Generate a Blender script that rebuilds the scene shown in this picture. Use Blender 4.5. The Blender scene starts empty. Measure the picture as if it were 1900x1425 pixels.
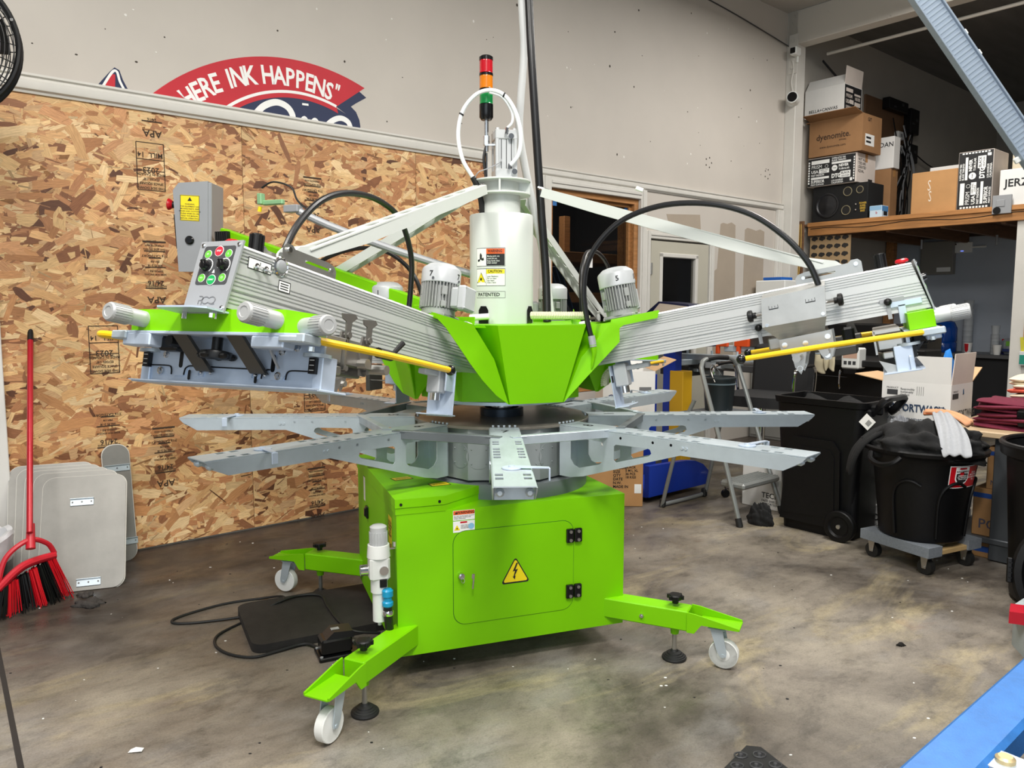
import bpy, bmesh, random
from math import *
from mathutils import Vector, Matrix, geometry
SC = bpy.context.scene
COL = SC.collection
# ---------------------------------------------------------------- camera
cd = bpy.data.cameras.new('camera'); cam = bpy.data.objects.new('camera', cd); COL.objects.link(cam)
cam.location = (0, 0, 1.3); cam.rotation_euler = (radians(90 - 5.69), 0, 0)
cd.sensor_width = 36; cd.lens = 1430 / 1900 * 36; cd.clip_start = 0.02; cd.clip_end = 60
SC.camera = cam
# ---------------------------------------------------------------- world, daylight, lamps, exposure
w = bpy.data.worlds.new('world'); SC.world = w; w.use_nodes = True
bg = w.node_tree.nodes['Background']; bg.inputs[0].default_value = (0.86, 0.93, 1, 1); bg.inputs[1].default_value = 0.24
SC.view_settings.view_transform = 'Standard'; SC.view_settings.look = 'None'
SC.view_settings.exposure = 0.0; SC.view_settings.gamma = 1.0; SC.view_settings.use_curve_mapping = False
RA = Matrix.Translation((-1.445, 4.484, 0)) @ Matrix.Rotation(radians(40), 4, 'Z')   # room frame: x along the left wall, -y into the room
def area_lamp(name, loc, size, power, rot=(0, 0, 0), col=(1, 0.97, 0.92), spread=180):
    l = bpy.data.lights.new(name, 'AREA'); l.shape = 'RECTANGLE'; l.size, l.size_y = size; l.energy = power; l.color = col
    l.spread = radians(spread)
    o = bpy.data.objects.new(name, l); COL.objects.link(o); o.location = loc; o.rotation_euler = rot
    return o
for i, (x, y, e) in enumerate([(-1.6, 1.2, 95), (0.3, 0.1, 150), (1.6, 3.3, 105), (2.9, 1.2, 40), (3.2, 6.0, 75), (0.5, -1.0, 75)]):  # unseen ceiling lamps; right, alcove and frontmost ones added to brighten
    area_lamp('ceiling_lamp_and_fill', (x, y, 3.95), (1.5, 0.3), e, (0, 0, radians(40)))
area_lamp('roller_door_daylight', (-.3, -3.0, 1.9), (4.5, 3.2), 70, (radians(84), 0, radians(-4)), (0.82, 0.92, 1))
# ---------------------------------------------------------------- helpers
def lin(h):
    h = h.lstrip('#'); o = []
    for i in (0, 2, 4):
        c = int(h[i:i+2], 16) / 255
        o.append(c / 12.92 if c <= .04045 else ((c + .055) / 1.055) ** 2.4)
    return (*o, 1)
def mat(name, col, rough=.5, metal=0.0, var=.0, vs=8.0, bump=0.0, bs=150.0, coat=0.0, stretch=(1, 1, 1), emit=0.0, trans=0.0, alpha=1.0, dirt=None, spec=.5, aniso=0):
    m = bpy.data.materials.new(name); m.use_nodes = True; nt = m.node_tree; N = nt.nodes; L = nt.links
    b = N['Principled BSDF']; c = lin(col)
    b.inputs['Base Color'].default_value = c; b.inputs['Roughness'].default_value = rough; b.inputs['Metallic'].default_value = metal
    b.inputs['Coat Weight'].default_value = coat; b.inputs['Coat Roughness'].default_value = .15
    b.inputs['Specular IOR Level'].default_value = spec
    b.inputs['Transmission Weight'].default_value = trans
    b.inputs['Alpha'].default_value = alpha
    if emit: b.inputs['Emission Color'].default_value = c; b.inputs['Emission Strength'].default_value = emit
    if var or bump or dirt:
        tc = N.new('ShaderNodeTexCoord'); mp = N.new('ShaderNodeMapping'); L.new(tc.outputs['Object'], mp.inputs[0]); mp.inputs['Scale'].default_value = stretch
    if var or dirt:
        n = N.new('ShaderNodeTexNoise'); n.inputs['Scale'].default_value = vs; n.inputs['Detail'].default_value = 6; n.inputs['Roughness'].default_value = .6
        L.new(mp.outputs[0], n.inputs['Vector'])
        r = N.new('ShaderNodeValToRGB'); L.new(n.outputs['Fac'], r.inputs[0])
        r.color_ramp.elements[0].position = .3; r.color_ramp.elements[1].position = .7
        if dirt:
            r.color_ramp.elements[0].color = lin(dirt[0]); r.color_ramp.elements[0].position = dirt[1]; r.color_ramp.elements[1].position = dirt[2]; r.color_ramp.elements[1].color = c
        else:
            r.color_ramp.elements[0].color = tuple(min(1, k * (1 - var)) for k in c[:3]) + (1,)
            r.color_ramp.elements[1].color = tuple(min(1, k * (1 + var)) for k in c[:3]) + (1,)
        L.new(r.outputs[0], b.inputs['Base Color'])
    if bump:
        n2 = N.new('ShaderNodeTexNoise'); n2.inputs['Scale'].default_value = bs; n2.inputs['Detail'].default_value = 4; L.new(mp.outputs[0], n2.inputs['Vector'])
        bp = N.new('ShaderNodeBump'); bp.inputs['Strength'].default_value = bump; bp.inputs['Distance'].default_value = .004
        L.new(n2.outputs['Fac'], bp.inputs['Height']); L.new(bp.outputs[0], b.inputs['Normal'])
    return m
I4 = Matrix.Identity(4)
def TR(x=0, y=0, z=0): return Matrix.Translation((x, y, z))
def RX(d): return Matrix.Rotation(radians(d), 4, 'X')
def RY(d): return Matrix.Rotation(radians(d), 4, 'Y')
def RZ(d): return Matrix.Rotation(radians(d), 4, 'Z')
def axis_mat(p0, d):
    return TR(*p0) @ Vector(d).to_track_quat('Z', 'Y').to_matrix().to_4x4()
class MB:
    def __init__(s): s.v = []; s.f = []; s.mi = []; s.k = 0
    def use(s, k): s.k = k; return s
    def add(s, vs, fs, M=None):
        o = len(s.v); s.v += [tuple(M @ Vector(p)) for p in vs] if M else [tuple(p) for p in vs]
        for f in fs: s.f.append([o + i for i in f]); s.mi.append(s.k)
        return s
    def box(s, c, d, M=None, b=0.0):
        h = [x / 2 for x in d]; b = min(b, .45 * min(d))
        if b <= 0:
            vs = [(c[0] + i * h[0], c[1] + j * h[1], c[2] + k * h[2]) for i in (-1, 1) for j in (-1, 1) for k in (-1, 1)]
            return s.add(vs, [(0, 1, 3, 2), (4, 6, 7, 5), (0, 4, 5, 1), (2, 3, 7, 6), (0, 2, 6, 4), (1, 5, 7, 3)], M)
        vs = []; ix = {}
        for i in (-1, 1):
            for j in (-1, 1):
                for k in (-1, 1):
                    sg = (i, j, k)
                    for a in range(3):
                        ix[(sg, a)] = len(vs); vs.append(tuple(c[q] + sg[q] * (h[q] if q == a else h[q] - b) for q in range(3)))
        fs = []
        for a in range(3):
            p, q = [x for x in range(3) if x != a]
            for sa in (-1, 1):
                f = []
                for (sp, sq) in ((-1, -1), (1, -1), (1, 1), (-1, 1)):
                    t = [0, 0, 0]; t[a] = sa; t[p] = sp; t[q] = sq; f.append(ix[(tuple(t), a)])
                fs.append(f)
            for sp in (-1, 1):
                for sq in (-1, 1):
                    t0 = [0, 0, 0]; t0[p] = sp; t0[q] = sq; t1 = t0[:]; t0[a] = -1; t1[a] = 1
                    fs.append((ix[(tuple(t0), p)], ix[(tuple(t1), p)], ix[(tuple(t1), q)], ix[(tuple(t0), q)]))
        for i in (-1, 1):
            for j in (-1, 1):
                for k in (-1, 1): fs.append([ix[((i, j, k), a)] for a in range(3)])
        return s.add(vs, fs, M)
    def cyl(s, p0, p1, r0, r1=None, seg=16, M=None, caps=True):
        r1 = r0 if r1 is None else r1; p0 = Vector(p0); d = Vector(p1) - p0; A = axis_mat(p0, d); h = d.length
        vs = [A @ Vector((r * cos(2 * pi * i / seg), r * sin(2 * pi * i / seg), z)) for r, z in ((r0, 0), (r1, h)) for i in range(seg)]
        fs = [(i, (i + 1) % seg, seg + (i + 1) % seg, seg + i) for i in range(seg)]
        if caps: fs += [list(range(seg))[::-1], list(range(seg, 2 * seg))]
        return s.add(vs, fs, M)
    def lathe(s, prof, p0=(0, 0, 0), d=(0, 0, 1), seg=24, M=None):
        A = axis_mat(p0, d); n = len(prof)
        vs = [A @ Vector((max(r, 1e-5) * cos(2 * pi * i / seg), max(r, 1e-5) * sin(2 * pi * i / seg), z)) for r, z in prof for i in range(seg)]
        fs = [(k * seg + i, k * seg + (i + 1) % seg, (k + 1) * seg + (i + 1) % seg, (k + 1) * seg + i) for k in range(n - 1) for i in range(seg)]
        fs += [list(range(seg))[::-1], list(range((n - 1) * seg, n * seg))]
        return s.add(vs, fs, M)
    def tube(s, pts, r, seg=8, closed=False, sub=6, M=None, flat=1.0):
        P = [Vector(p) for p in pts]
        if sub > 1:
            Q = []; n = len(P); rng = n if closed else n - 1
            for i in range(rng):
                a = P[(i - 1) % n] if closed or i > 0 else P[0]; b = P[i]; c = P[(i + 1) % n]; d = P[(i + 2) % n] if closed or i + 2 < n else P[-1]
                for k in range(sub):
                    t = k / sub
                    Q.append(.5 * ((2 * b) + (c - a) * t + (2 * a - 5 * b + 4 * c - d) * t * t + (3 * b - a - 3 * c + d) * t ** 3))
            if not closed: Q.append(P[-1])
            P = Q
        n = len(P); up = None; rings = []
        for i in range(n):
            t = (P[(i + 1) % n] - P[i - 1]) if closed else (P[min(i + 1, n - 1)] - P[max(i - 1, 0)])
            t.normalize()
            if up is None: up = t.orthogonal().normalized()
            up = (up - t * up.dot(t)).normalized(); sd = t.cross(up)
            rr = r[i] if isinstance(r, (list, tuple)) else r
            rings.append([P[i] + (up * cos(2 * pi * k / seg) + sd * sin(2 * pi * k / seg) * flat) * rr for k in range(seg)])
        vs = [v for q in rings for v in q]; fs = []
        for i in range(n if closed else n - 1):
            j = (i + 1) % n
            fs += [(i * seg + k, i * seg + (k + 1) % seg, j * seg + (k + 1) % seg, j * seg + k) for k in range(seg)]
        if not closed: fs += [list(range(seg))[::-1], list(range((n - 1) * seg, n * seg))]
        return s.add(vs, fs, M)
    def prism(s, poly, t, M=None, holes=(), z0=0.0):
        loops = [list(poly)] + [list(h) for h in holes]; flat = [p for l in loops for p in l]; n = len(flat)
        tr = geometry.tessellate_polygon([[Vector((p[0], p[1], 0)) for p in l] for l in loops]) if (holes or len(poly) > 4) else None
        vs = [(p[0], p[1], z0) for p in flat] + [(p[0], p[1], z0 + t) for p in flat]
        cap = [tuple(q) for q in tr] if tr else [tuple(range(n))]
        fs = [tuple(reversed(q)) for q in cap] + [tuple(n + i for i in q) for q in cap]; o = 0
        for l in loops:
            k = len(l); fs += [(o + i, o + (i + 1) % k, n + o + (i + 1) % k, n + o + i) for i in range(k)]; o += k
        return s.add(vs, fs, M)
    def sphere(s, c, r, seg=12, rings=8, M=None, sc=(1, 1, 1)):
        prof = [(r * sin(pi * k / rings), -r * cos(pi * k / rings)) for k in range(rings + 1)]
        A = TR(*c) @ Matrix.Diagonal((*sc, 1)); return s.lathe(prof, seg=seg, M=(M @ A) if M else A)
    def quad(s, a, b, c, d, M=None): return s.add([a, b, c, d], [(0, 1, 2, 3)], M)
    def text(s, txt, size, M, align='CENTER', ext=.0, bold=.0, shear=0.0, sx=1.0, lh=1.0):
        cu = bpy.data.curves.new('t', 'FONT'); cu.body = txt; cu.size = size; cu.align_x = align; cu.align_y = 'CENTER'; cu.extrude = ext; cu.offset = bold * size; cu.shear = shear; cu.space_line = lh; cu.resolution_u = 2
        ob = bpy.data.objects.new('t', cu); me = bpy.data.meshes.new_from_object(ob)
        s.add([(v.co.x * sx, v.co.y, v.co.z) for v in me.vertices], [list(p.vertices) for p in me.polygons], M)
        bpy.data.objects.remove(ob); bpy.data.curves.remove(cu); bpy.data.meshes.remove(me); return s
    def mesh(s, name, mats, smooth=35, recalc=True):
        me = bpy.data.meshes.new(name); me.from_pydata(s.v, [], s.f)
        for m in mats: me.materials.append(m)
        me.polygons.foreach_set('material_index', s.mi)
        if recalc:
            bm = bmesh.new(); bm.from_mesh(me); bmesh.ops.recalc_face_normals(bm, faces=bm.faces); bm.to_mesh(me); bm.free()
        if smooth:
            me.polygons.foreach_set('use_smooth', [True] * len(me.polygons)); me.set_sharp_from_angle(angle=radians(smooth))
        me.update(); return me
    def build(s, name, mats, parent=None, M=None, label=None, smooth=35, kind=None, recalc=True):
        if not isinstance(mats, (list, tuple)): mats = [mats]
        o = bpy.data.objects.new(name, s.mesh(name, mats, smooth, recalc)); COL.objects.link(o)
        if parent: o.parent = parent
        if M is not None: o.matrix_local = M
        if label: o['label'] = label
        if kind: o['kind'] = kind
        return o
def thing(name, label, cat, M=None, group=None):
    o = bpy.data.objects.new(name, None); COL.objects.link(o); o.empty_display_size = .1
    if M is not None: o.matrix_world = M
    o['label'] = label; o['category'] = cat
    if group: o['group'] = group
    return o
def tag(o, label, cat, group=None):
    o['label'] = label; o['category'] = cat
    if group: o['group'] = group
    return o
def structure(o): o['kind'] = 'structure'; return o
def rrect(x0, y0, x1, y1, r, n=4):
    p = []
    for cx, cy, a in ((x1 - r, y1 - r, 0), (x0 + r, y1 - r, 90), (x0 + r, y0 + r, 180), (x1 - r, y0 + r, 270)):
        p += [(cx + r * cos(radians(a + 90 * k / n)), cy + r * sin(radians(a + 90 * k / n))) for k in range(n + 1)]
    return p
def circ(cx, cy, r, n=20, ry=None): return [(cx + r * cos(2 * pi * k / n), cy + (ry or r) * sin(2 * pi * k / n)) for k in range(n)]
def frame_xz(o=(0, 0, 0)): return TR(*o) @ RX(90)      # local x,y -> x,z ; extrusion goes to -y
def room(u, w, z, rz=0): return RA @ TR(u, -w, z) @ RZ(rz)
def world_at(x, y, z=0, rz=0): return TR(x, y, z) @ RZ(rz)
def copy_thing(r, M, label, group=None):
    c = r.copy(); COL.objects.link(c); c.matrix_world = M; c['label'] = label
    if group: c['group'] = group
    for ch in r.children:
        d = ch.copy(); COL.objects.link(d); d.parent = c
        for g in ch.children:
            e = g.copy(); COL.objects.link(e); e.parent = d
    return c
random.seed(7)
# ---------------------------------------------------------------- materials
GREEN = mat('lime_green_powder_coat', '#79c400', .45, 0, .04, 3, .06, 900, spec=.25)
ALU = mat('anodised_aluminium', '#cccdcc', .38, .35, .03, 2)
ALUB = mat('brushed_aluminium', '#c3c3c0', .36, .7, .08, 12, stretch=(1, 14, 1))
GALV = mat('galvanised_steel', '#bcc7ce', .42, .45, .12, 6, stretch=(1, 3, 1))
GALVL = mat('zinc_plated_steel', '#c6d3e4', .36, .3, .08, 10)
GALVD = mat('dark_grey_steel', '#767d80', .45, .45, .1, 6)
PLATD = mat('worn_dark_table_steel', '#6a6763', .38, .5, 0, 5, dirt=('#8b857b', .45, .62))
WHITEP = mat('white_enamel', '#d0d4cf', .3, 0, .02, 3, coat=.25)
MOTOR = mat('light_grey_motor_paint', '#bcbfc1', .42, .1, .05, 10)
MOTORD = mat('mid_grey_motor_paint', '#9a9c9a', .5, .1)  # motor body and fins, a darker grey than the cap
STEEL = mat('stainless_steel', '#b5b3ae', .28, .85, .05, 20)
STEELD = mat('gunmetal', '#5f5d59', .35, .7)
CHROME = mat('chrome', '#d8d8d8', .12, 1)
BLACK = mat('black_plastic', '#0e0e0f', .42, spec=.35)
BLACKG = mat('gloss_black_plastic', '#0c0c0e', .2)
BLACKR = mat('black_rubber', '#191919', .6)
RUBHOSE = mat('black_hose', '#141416', .35)
DGREY = mat('dark_grey_plastic', '#3d3e40', .5)
GREYP = mat('grey_panel_paint', '#9b9da0', .4, .15, .03, 10)
YELLOW = mat('yellow_coated_rod', '#f2c313', .38, 0, .04, 20)
YELST = mat('yellow_sticker', '#f3dc1c', .4)
ORANGE = mat('orange_sticker', '#e8632a', .4)
RED = mat('red_plastic', '#c31320', .35)
WHITE = mat('white_print', '#f2f2ef', .5)
NYLON = mat('white_nylon', '#e9eae6', .4, 0, .02)
INK = mat('black_print', '#17171a', .6)
GREYINK = mat('grey_print', '#6a6b6d', .6)
BLUEFIT = mat('blue_fitting', '#1496c4', .3)
RED_L = mat('red_lens', '#d01024', .2, 0, trans=.3, coat=.5); AMB_L = mat('amber_lens', '#f08a12', .2, 0, trans=.3, coat=.5); GRN_L = mat('green_lens', '#0b9c4c', .2, 0, trans=.3, coat=.5)
KEYG = mat('key_green', '#63b83a', .45); KEYD = mat('key_dark_green', '#0e9a4e', .45); KEYR = mat('key_red', '#e02438', .45)
TUBEW = mat('white_air_tube', '#e6e9ea', .3); TUBEY = mat('cream_spiral_tube', '#d9d8b8', .4)
CARD = mat('brown_cardboard', '#b98a58', .75, 0, .1, 4, .1, 60)
CARDD = mat('darker_cardboard', '#9a724c', .8, 0, .1, 4, .1, 60)
CARDW = mat('white_cardboard', '#e3e2df', .7, 0, .04, 4, .06, 60)
CARDI = mat('kraft_inner_card', '#c8a37a', .8, 0, .06, 6)
CARDG = mat('greyed_white_cardboard', '#d6cbc2', .75, 0, .05, 5, .08, 60)
TAPE = mat('clear_brown_tape', '#b3834f', .25)
BLKPR = mat('black_carton_print', '#1d1d1f', .6)
BINM = mat('black_bin_plastic', '#08080a', .46, 0, .15, 30, .15, 400, spec=.28)
WOOD = mat('fir_lumber', '#a87545', .6, 0, .3, 5, .15, 40, stretch=(1, 12, 12))
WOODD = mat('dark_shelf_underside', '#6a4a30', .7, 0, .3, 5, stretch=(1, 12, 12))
NAVY = mat('navy_paint', '#1e2a4d', .6); LOGORED = mat('red_wall_paint', '#c3202f', .6, 0, .05, 8)
WALLP = mat('off_white_wall_paint', '#c6bfb6', .62, 0, .045, 1.3, .06, 25)
WALLP2 = mat('alcove_wall_paint', '#b9b3a9', .65, 0, .05, 2)
TRIMP = mat('white_trim_paint', '#d4d1ca', .45, 0, .04, 6)
DOORP = mat('greige_door_paint', '#b9b5a6', .5, 0, .03, 3)
TAUPE = mat('bare_drywall_patch', '#a79a8a', .75, 0, .05, 4)
GREYWALL = mat('slate_grey_wall_paint', '#aab2bd', .65, 0, .05, 2)
DARKROOM = mat('painted_interior_dark', '#17181a', .8)  # near-black colour stands in for the darkness of the back room
GLASSD = mat('dark_glass', '#0c0d0f', .04, 0, alpha=.3)
BLUEM = mat('blue_enamel', '#2a66a8', .5, 0, .14, 30, .1, 300)
def concrete():
    m = bpy.data.materials.new('stained_concrete'); m.use_nodes = True; nt = m.node_tree; N = nt.nodes; L = nt.links; b = N['Principled BSDF']
    tc = N.new('ShaderNodeTexCoord')
    def noise(s, d=6, r=.6, st=(1, 1, 1), dist=0):
        mp = N.new('ShaderNodeMapping'); mp.inputs['Scale'].default_value = st; mp.inputs['Rotation'].default_value = (0, 0, .5); mp.inputs['Location'].default_value = (5.3, 2.1, 0); L.new(tc.outputs['Object'], mp.inputs[0])
        n = N.new('ShaderNodeTexNoise'); n.inputs['Scale'].default_value = s; n.inputs['Detail'].default_value = d; n.inputs['Roughness'].default_value = r; n.inputs['Distortion'].default_value = dist
        L.new(mp.outputs[0], n.inputs['Vector']); return n.outputs['Fac']
    def ramp(f, stops):
        r = N.new('ShaderNodeValToRGB'); L.new(f, r.inputs[0]); e = r.color_ramp.elements
        while len(e) < len(stops): e.new(.5)
        for k, (p, c) in enumerate(stops): e[k].position = p; e[k].color = lin(c) if isinstance(c, str) else (c, c, c, 1)
        return r.outputs[0]
    def mix(a, bb, f, mode='MIX'):
        x = N.new('ShaderNodeMix'); x.data_type = 'RGBA'; x.blend_type = mode
        L.new(a, x.inputs[6]); L.new(bb, x.inputs[7])
        if isinstance(f, float): x.inputs[0].default_value = f
        else: L.new(f, x.inputs[0])
        return x.outputs[2]
    base = ramp(noise(1.1, 8, .62, dist=.6), [(.28, '#453f38'), (.40, '#696158'), (.54, '#8d8478'), (.74, '#b0a695')])
    tan = ramp(noise(.9, 7, .62, (1, 2.6, 1), .9), [(.54, 0.0), (.68, .85)])
    base = mix(base, ramp(noise(14, 4), [(.3, '#ab9d7c'), (.7, '#c4b591')]), tan)
    grey = ramp(noise(1.7, 6, .6, (1, 1.4, 1)), [(.52, 0.0), (.66, .6)])
    base = mix(base, ramp(noise(9, 4), [(.3, '#85817d'), (.7, '#9f9b97')]), grey)
    rust = ramp(noise(2.3, 5, .5), [(.66, 0.0), (.76, .5)])
    base = mix(base, ramp(noise(20, 3), [(.3, '#7c5238'), (.7, '#8e6a4a')]), rust)
    # oil and dirt trodden in along the flake board wall
    sp = N.new('ShaderNodeSeparateXYZ'); L.new(tc.outputs['Object'], sp.inputs[0])
    md = N.new('ShaderNodeMath'); md.operation = 'MULTIPLY_ADD'; L.new(sp.outputs['Y'], md.inputs[0]); md.inputs[1].default_value = -.27; L.new(noise(.8, 4), md.inputs[2])
    oil = ramp(md.outputs[0], [(.69, .9), (1.0, 0.0)])
    base = mix(base, ramp(noise(5, 6), [(.3, '#2d2723'), (.7, '#4a4039')]), oil)
    blot = ramp(noise(3.2, 12, .72, (1, 1.5, 1), .25), [(.34, .42), (.47, .86), (.6, 1.0)])
    base = mix(base, blot, .85, 'MULTIPLY')
    scr = ramp(noise(11, 9, .8, (1, 2.2, 1)), [(.36, .55), (.5, 1.0)])
    base = mix(base, scr, .6, 'MULTIPLY')
    fine = ramp(noise(150, 4, .8), [(.32, .5), (.55, 1.0)])
    base = mix(base, fine, .6, 'MULTIPLY')
    vo = N.new('ShaderNodeTexVoronoi'); vo.inputs['Scale'].default_value = 13; L.new(tc.outputs['Object'], vo.inputs['Vector'])
    dot = ramp(vo.outputs['Distance'], [(.035, 1.0), (.05, 0.0)])
    wc = ramp(noise(5.3, 2), [(.56, 0.0), (.6, 1.0)])
    base = mix(base, ramp(noise(3, 1), [(.45, '#2a2623'), (.55, '#d8d6d0')]), mix(dot, wc, 1.0, 'MULTIPLY'))
    L.new(base, b.inputs['Base Color'])
    rr = ramp(noise(2.4, 7, .65, (1, 1.6, 1), .8), [(.34, .22), (.62, .58)]); L.new(rr, b.inputs['Roughness'])
    bp = N.new('ShaderNodeBump'); bp.inputs['Strength'].default_value = .25; bp.inputs['Distance'].default_value = .004
    L.new(noise(35, 8, .7), bp.inputs['Height']); L.new(bp.outputs[0], b.inputs['Normal'])
    b.inputs['Specular IOR Level'].default_value = .45
    return m
FLOORM = concrete()
def osb_mat():
    m = bpy.data.materials.new('osb_wood_flakes'); m.use_nodes = True; nt = m.node_tree; N = nt.nodes; L = nt.links; b = N['Principled BSDF']
    at = N.new('ShaderNodeAttribute'); at.attribute_name = 'Col'
    uv = N.new('ShaderNodeUVMap'); uv.uv_map = 'UVMap'
    mp = N.new('ShaderNodeMapping'); mp.inputs['Scale'].default_value = (18, 330, 1); L.new(uv.outputs[0], mp.inputs[0])
    n = N.new('ShaderNodeTexNoise'); n.inputs['Scale'].default_value = 1; n.inputs['Detail'].default_value = 5; n.inputs['Roughness'].default_value = .65; L.new(mp.outputs[0], n.inputs['Vector'])
    r = N.new('ShaderNodeValToRGB'); L.new(n.outputs['Fac'], r.inputs[0])
    r.color_ramp.elements[0].position = .3; r.color_ramp.elements[0].color = (.5, .43, .36, 1); r.color_ramp.elements[1].position = .62; r.color_ramp.elements[1].color = (1.08, 1.06, 1.03, 1)
    x = N.new('ShaderNodeMix'); x.data_type = 'RGBA'; x.blend_type = 'MULTIPLY'; x.inputs[0].default_value = .85; L.new(at.outputs['Color'], x.inputs[6]); L.new(r.outputs[0], x.inputs[7])
    L.new(x.outputs[2], b.inputs['Base Color']); b.inputs['Roughness'].default_value = .55
    bp = N.new('ShaderNodeBump'); bp.inputs['Strength'].default_value = .2; bp.inputs['Distance'].default_value = .002; L.new(n.outputs['Fac'], bp.inputs['Height']); L.new(bp.outputs[0], b.inputs['Normal'])
    return m
OSB = osb_mat(); OSBBASE = mat('osb_core', '#8a5f38', .7, 0, .3, 30)
# ================================================================ setting
def rbox(mb, u0, u1, w0, w1, z0, z1, b=0): return mb.box(((u0 + u1) / 2, -(w0 + w1) / 2, (z0 + z1) / 2), (u1 - u0, abs(w1 - w0), z1 - z0), None, b)
def rstruct(name, mb, m, smooth=35): return structure(mb.build(name, m, None, RA, smooth=smooth))
rstruct('floor', rbox(MB(), -7, 12, -1.5, 9.5, -.1, 0), FLOORM)
wl = MB().prism([(-7, 0), (3.42, 0), (3.42, 1.885), (4.262, 1.885), (4.262, 0), (5.6, 0), (5.6, 4.3), (-7, 4.3)], .13, frame_xz((0, .145, 0)),
                holes=[[(2.262, .62), (3.287, .62), (3.287, 2.2), (2.262, 2.2)]])
wall_left = rstruct('wall_left', wl, WALLP)
rstruct('wall_left', rbox(MB(), 5.6, 11.4, -.145, -.015, 0, 4.3), WALLP2)
rstruct('wall_back', rbox(MB(), 7.95, 8.05, -.015, 3.2, 0, 2.1), GREYWALL)
rstruct('wall_back', rbox(MB(), 11.3, 11.4, -.145, 7, 0, 4.3), WALLP2)
CEILM = mat('warehouse_ceiling', '#b5b0a9', .8); CEILD = mat('alcove_insulation', '#7d7c7a', .85, 0, .12, 1.2, stretch=(1, 6, 1))
rstruct('ceiling', rbox(MB(), -7, 5.5, -1.5, 7, 4.22, 4.3), CEILM)
rstruct('ceiling', rbox(MB(), 5.65, 11.4, -.15, 7, 4.27, 4.33), CEILD)
rstruct('wall_right', rbox(MB(), 5.5, 11.4, 6.9, 7, 0, 4.3), WALLP2)
# pillar and beam of the alcove
pm = MB(); rbox(pm, 5.5, 5.66, -.015, .1, 0, 4.22, .004); pil = rstruct('trim_1', pm, TRIMP)
pm = MB(); rbox(pm, 5.5, 5.66, -.01, 6.9, 3.9, 4.22, .006); beam = rstruct('trim_2', pm, mat('scuffed_beam_paint', '#cfcac1', .6, 0, 0, 9, dirt=('#6f685f', .22, .34)))
pm = MB(); rbox(pm, 5.492, 5.5, .01, .11, 3.62, 4.0, .002)
for z in (3.68, 3.76, 3.86, 3.94): pm.cyl((5.492, -.06, z), (5.482, -.06, z), .016, seg=10)
structure(pm.build('bolt_plate', TRIMP, beam))
# conduit under the beam, cable on wall
mb = MB().tube([(5.9, -.2, 3.86), (5.9, -4, 3.86)], .016, sub=1, seg=8)
tag(mb.build('ceiling_conduit', mat('painted_conduit', '#c9c3b8', .5), None, RA), 'long thin painted conduit running under the roof beam of the alcove', 'conduit')
mb = MB().tube([(3.9, .012, 4.05), (4.6, .008, 4.0), (5.5, -.004, 3.9)], .006, seg=6)
tag(mb.build('wall_cable', DGREY, None, RA), 'thin grey cable stapled high along the white wall up to the pillar', 'cable')
tag(MB().tube([(6.2, .008, 3.9), (6.7, .008, 3.72), (6.85, .008, 3.66)], .012, seg=6).build('wall_cable', DGREY, None, RA), 'short dark cable slanting down the alcove wall behind the top white carton', 'cable')
# wainscot moulding, window header, casings
def moulding(name, u0, u1, z0, z1, y=0.0, d=.03):
    h = z1 - z0
    pr = [(0, z0), (-d * .35, z0), (-d * .5, z0 + h * .12), (-d * .9, z0 + h * .2), (-d, z0 + h * .3), (-d, z0 + h * .62), (-d * .72, z0 + h * .68), (-d * .72, z0 + h * .8), (-d * 1.1, z0 + h * .88), (-d * 1.1, z1), (0, z1)]
    mb = MB().prism([(p[0], p[1]) for p in pr], u1 - u0, TR(u0, y, 0) @ Matrix(((0, 0, 1, 0), (1, 0, 0, 0), (0, 1, 0, 0), (0, 0, 0, 1))))
    return rstruct(name, mb, TRIMP, 20)
moulding('trim_4', -6, 1.645, 2.308, 2.397)
moulding('trim_5', 2.17, 5.495, 2.282, 2.347, .015, .028)
def casing(mb, u0, u1, z0, z1, d=.022):
    rbox(mb, u0, u1, -.015, d, z0, z1, .004)
    if u1 - u0 < z1 - z0: rbox(mb, u0 + (u1 - u0) * .25, u0 + (u1 - u0) * .5, d - .001, d + .008, z0, z1, .003)
    else: rbox(mb, u0, u1, d - .001, d + .008, z0 + (z1 - z0) * .4, z0 + (z1 - z0) * .7, .003)
mb = MB(); casing(mb, 3.286, 3.362, 0, 2.28); structure(mb.build('trim_6', TRIMP, None, RA))
mb = MB(); casing(mb, 2.165, 2.262, 0, 2.28); structure(mb.build('trim_7', TRIMP, None, RA))
mb = MB(); casing(mb, 2.262, 3.286, 2.2, 2.28); structure(mb.build('trim_8', TRIMP, None, RA))
mb = MB(); casing(mb, 5.395, 5.495, 0, 2.28); structure(mb.build('trim_9', TRIMP, None, RA))
mb = MB(); rbox(mb, 1.645, 1.70, -.015, .012, 0, 2.397, .003); structure(mb.build('trim_10', TRIMP, None, RA))
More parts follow.
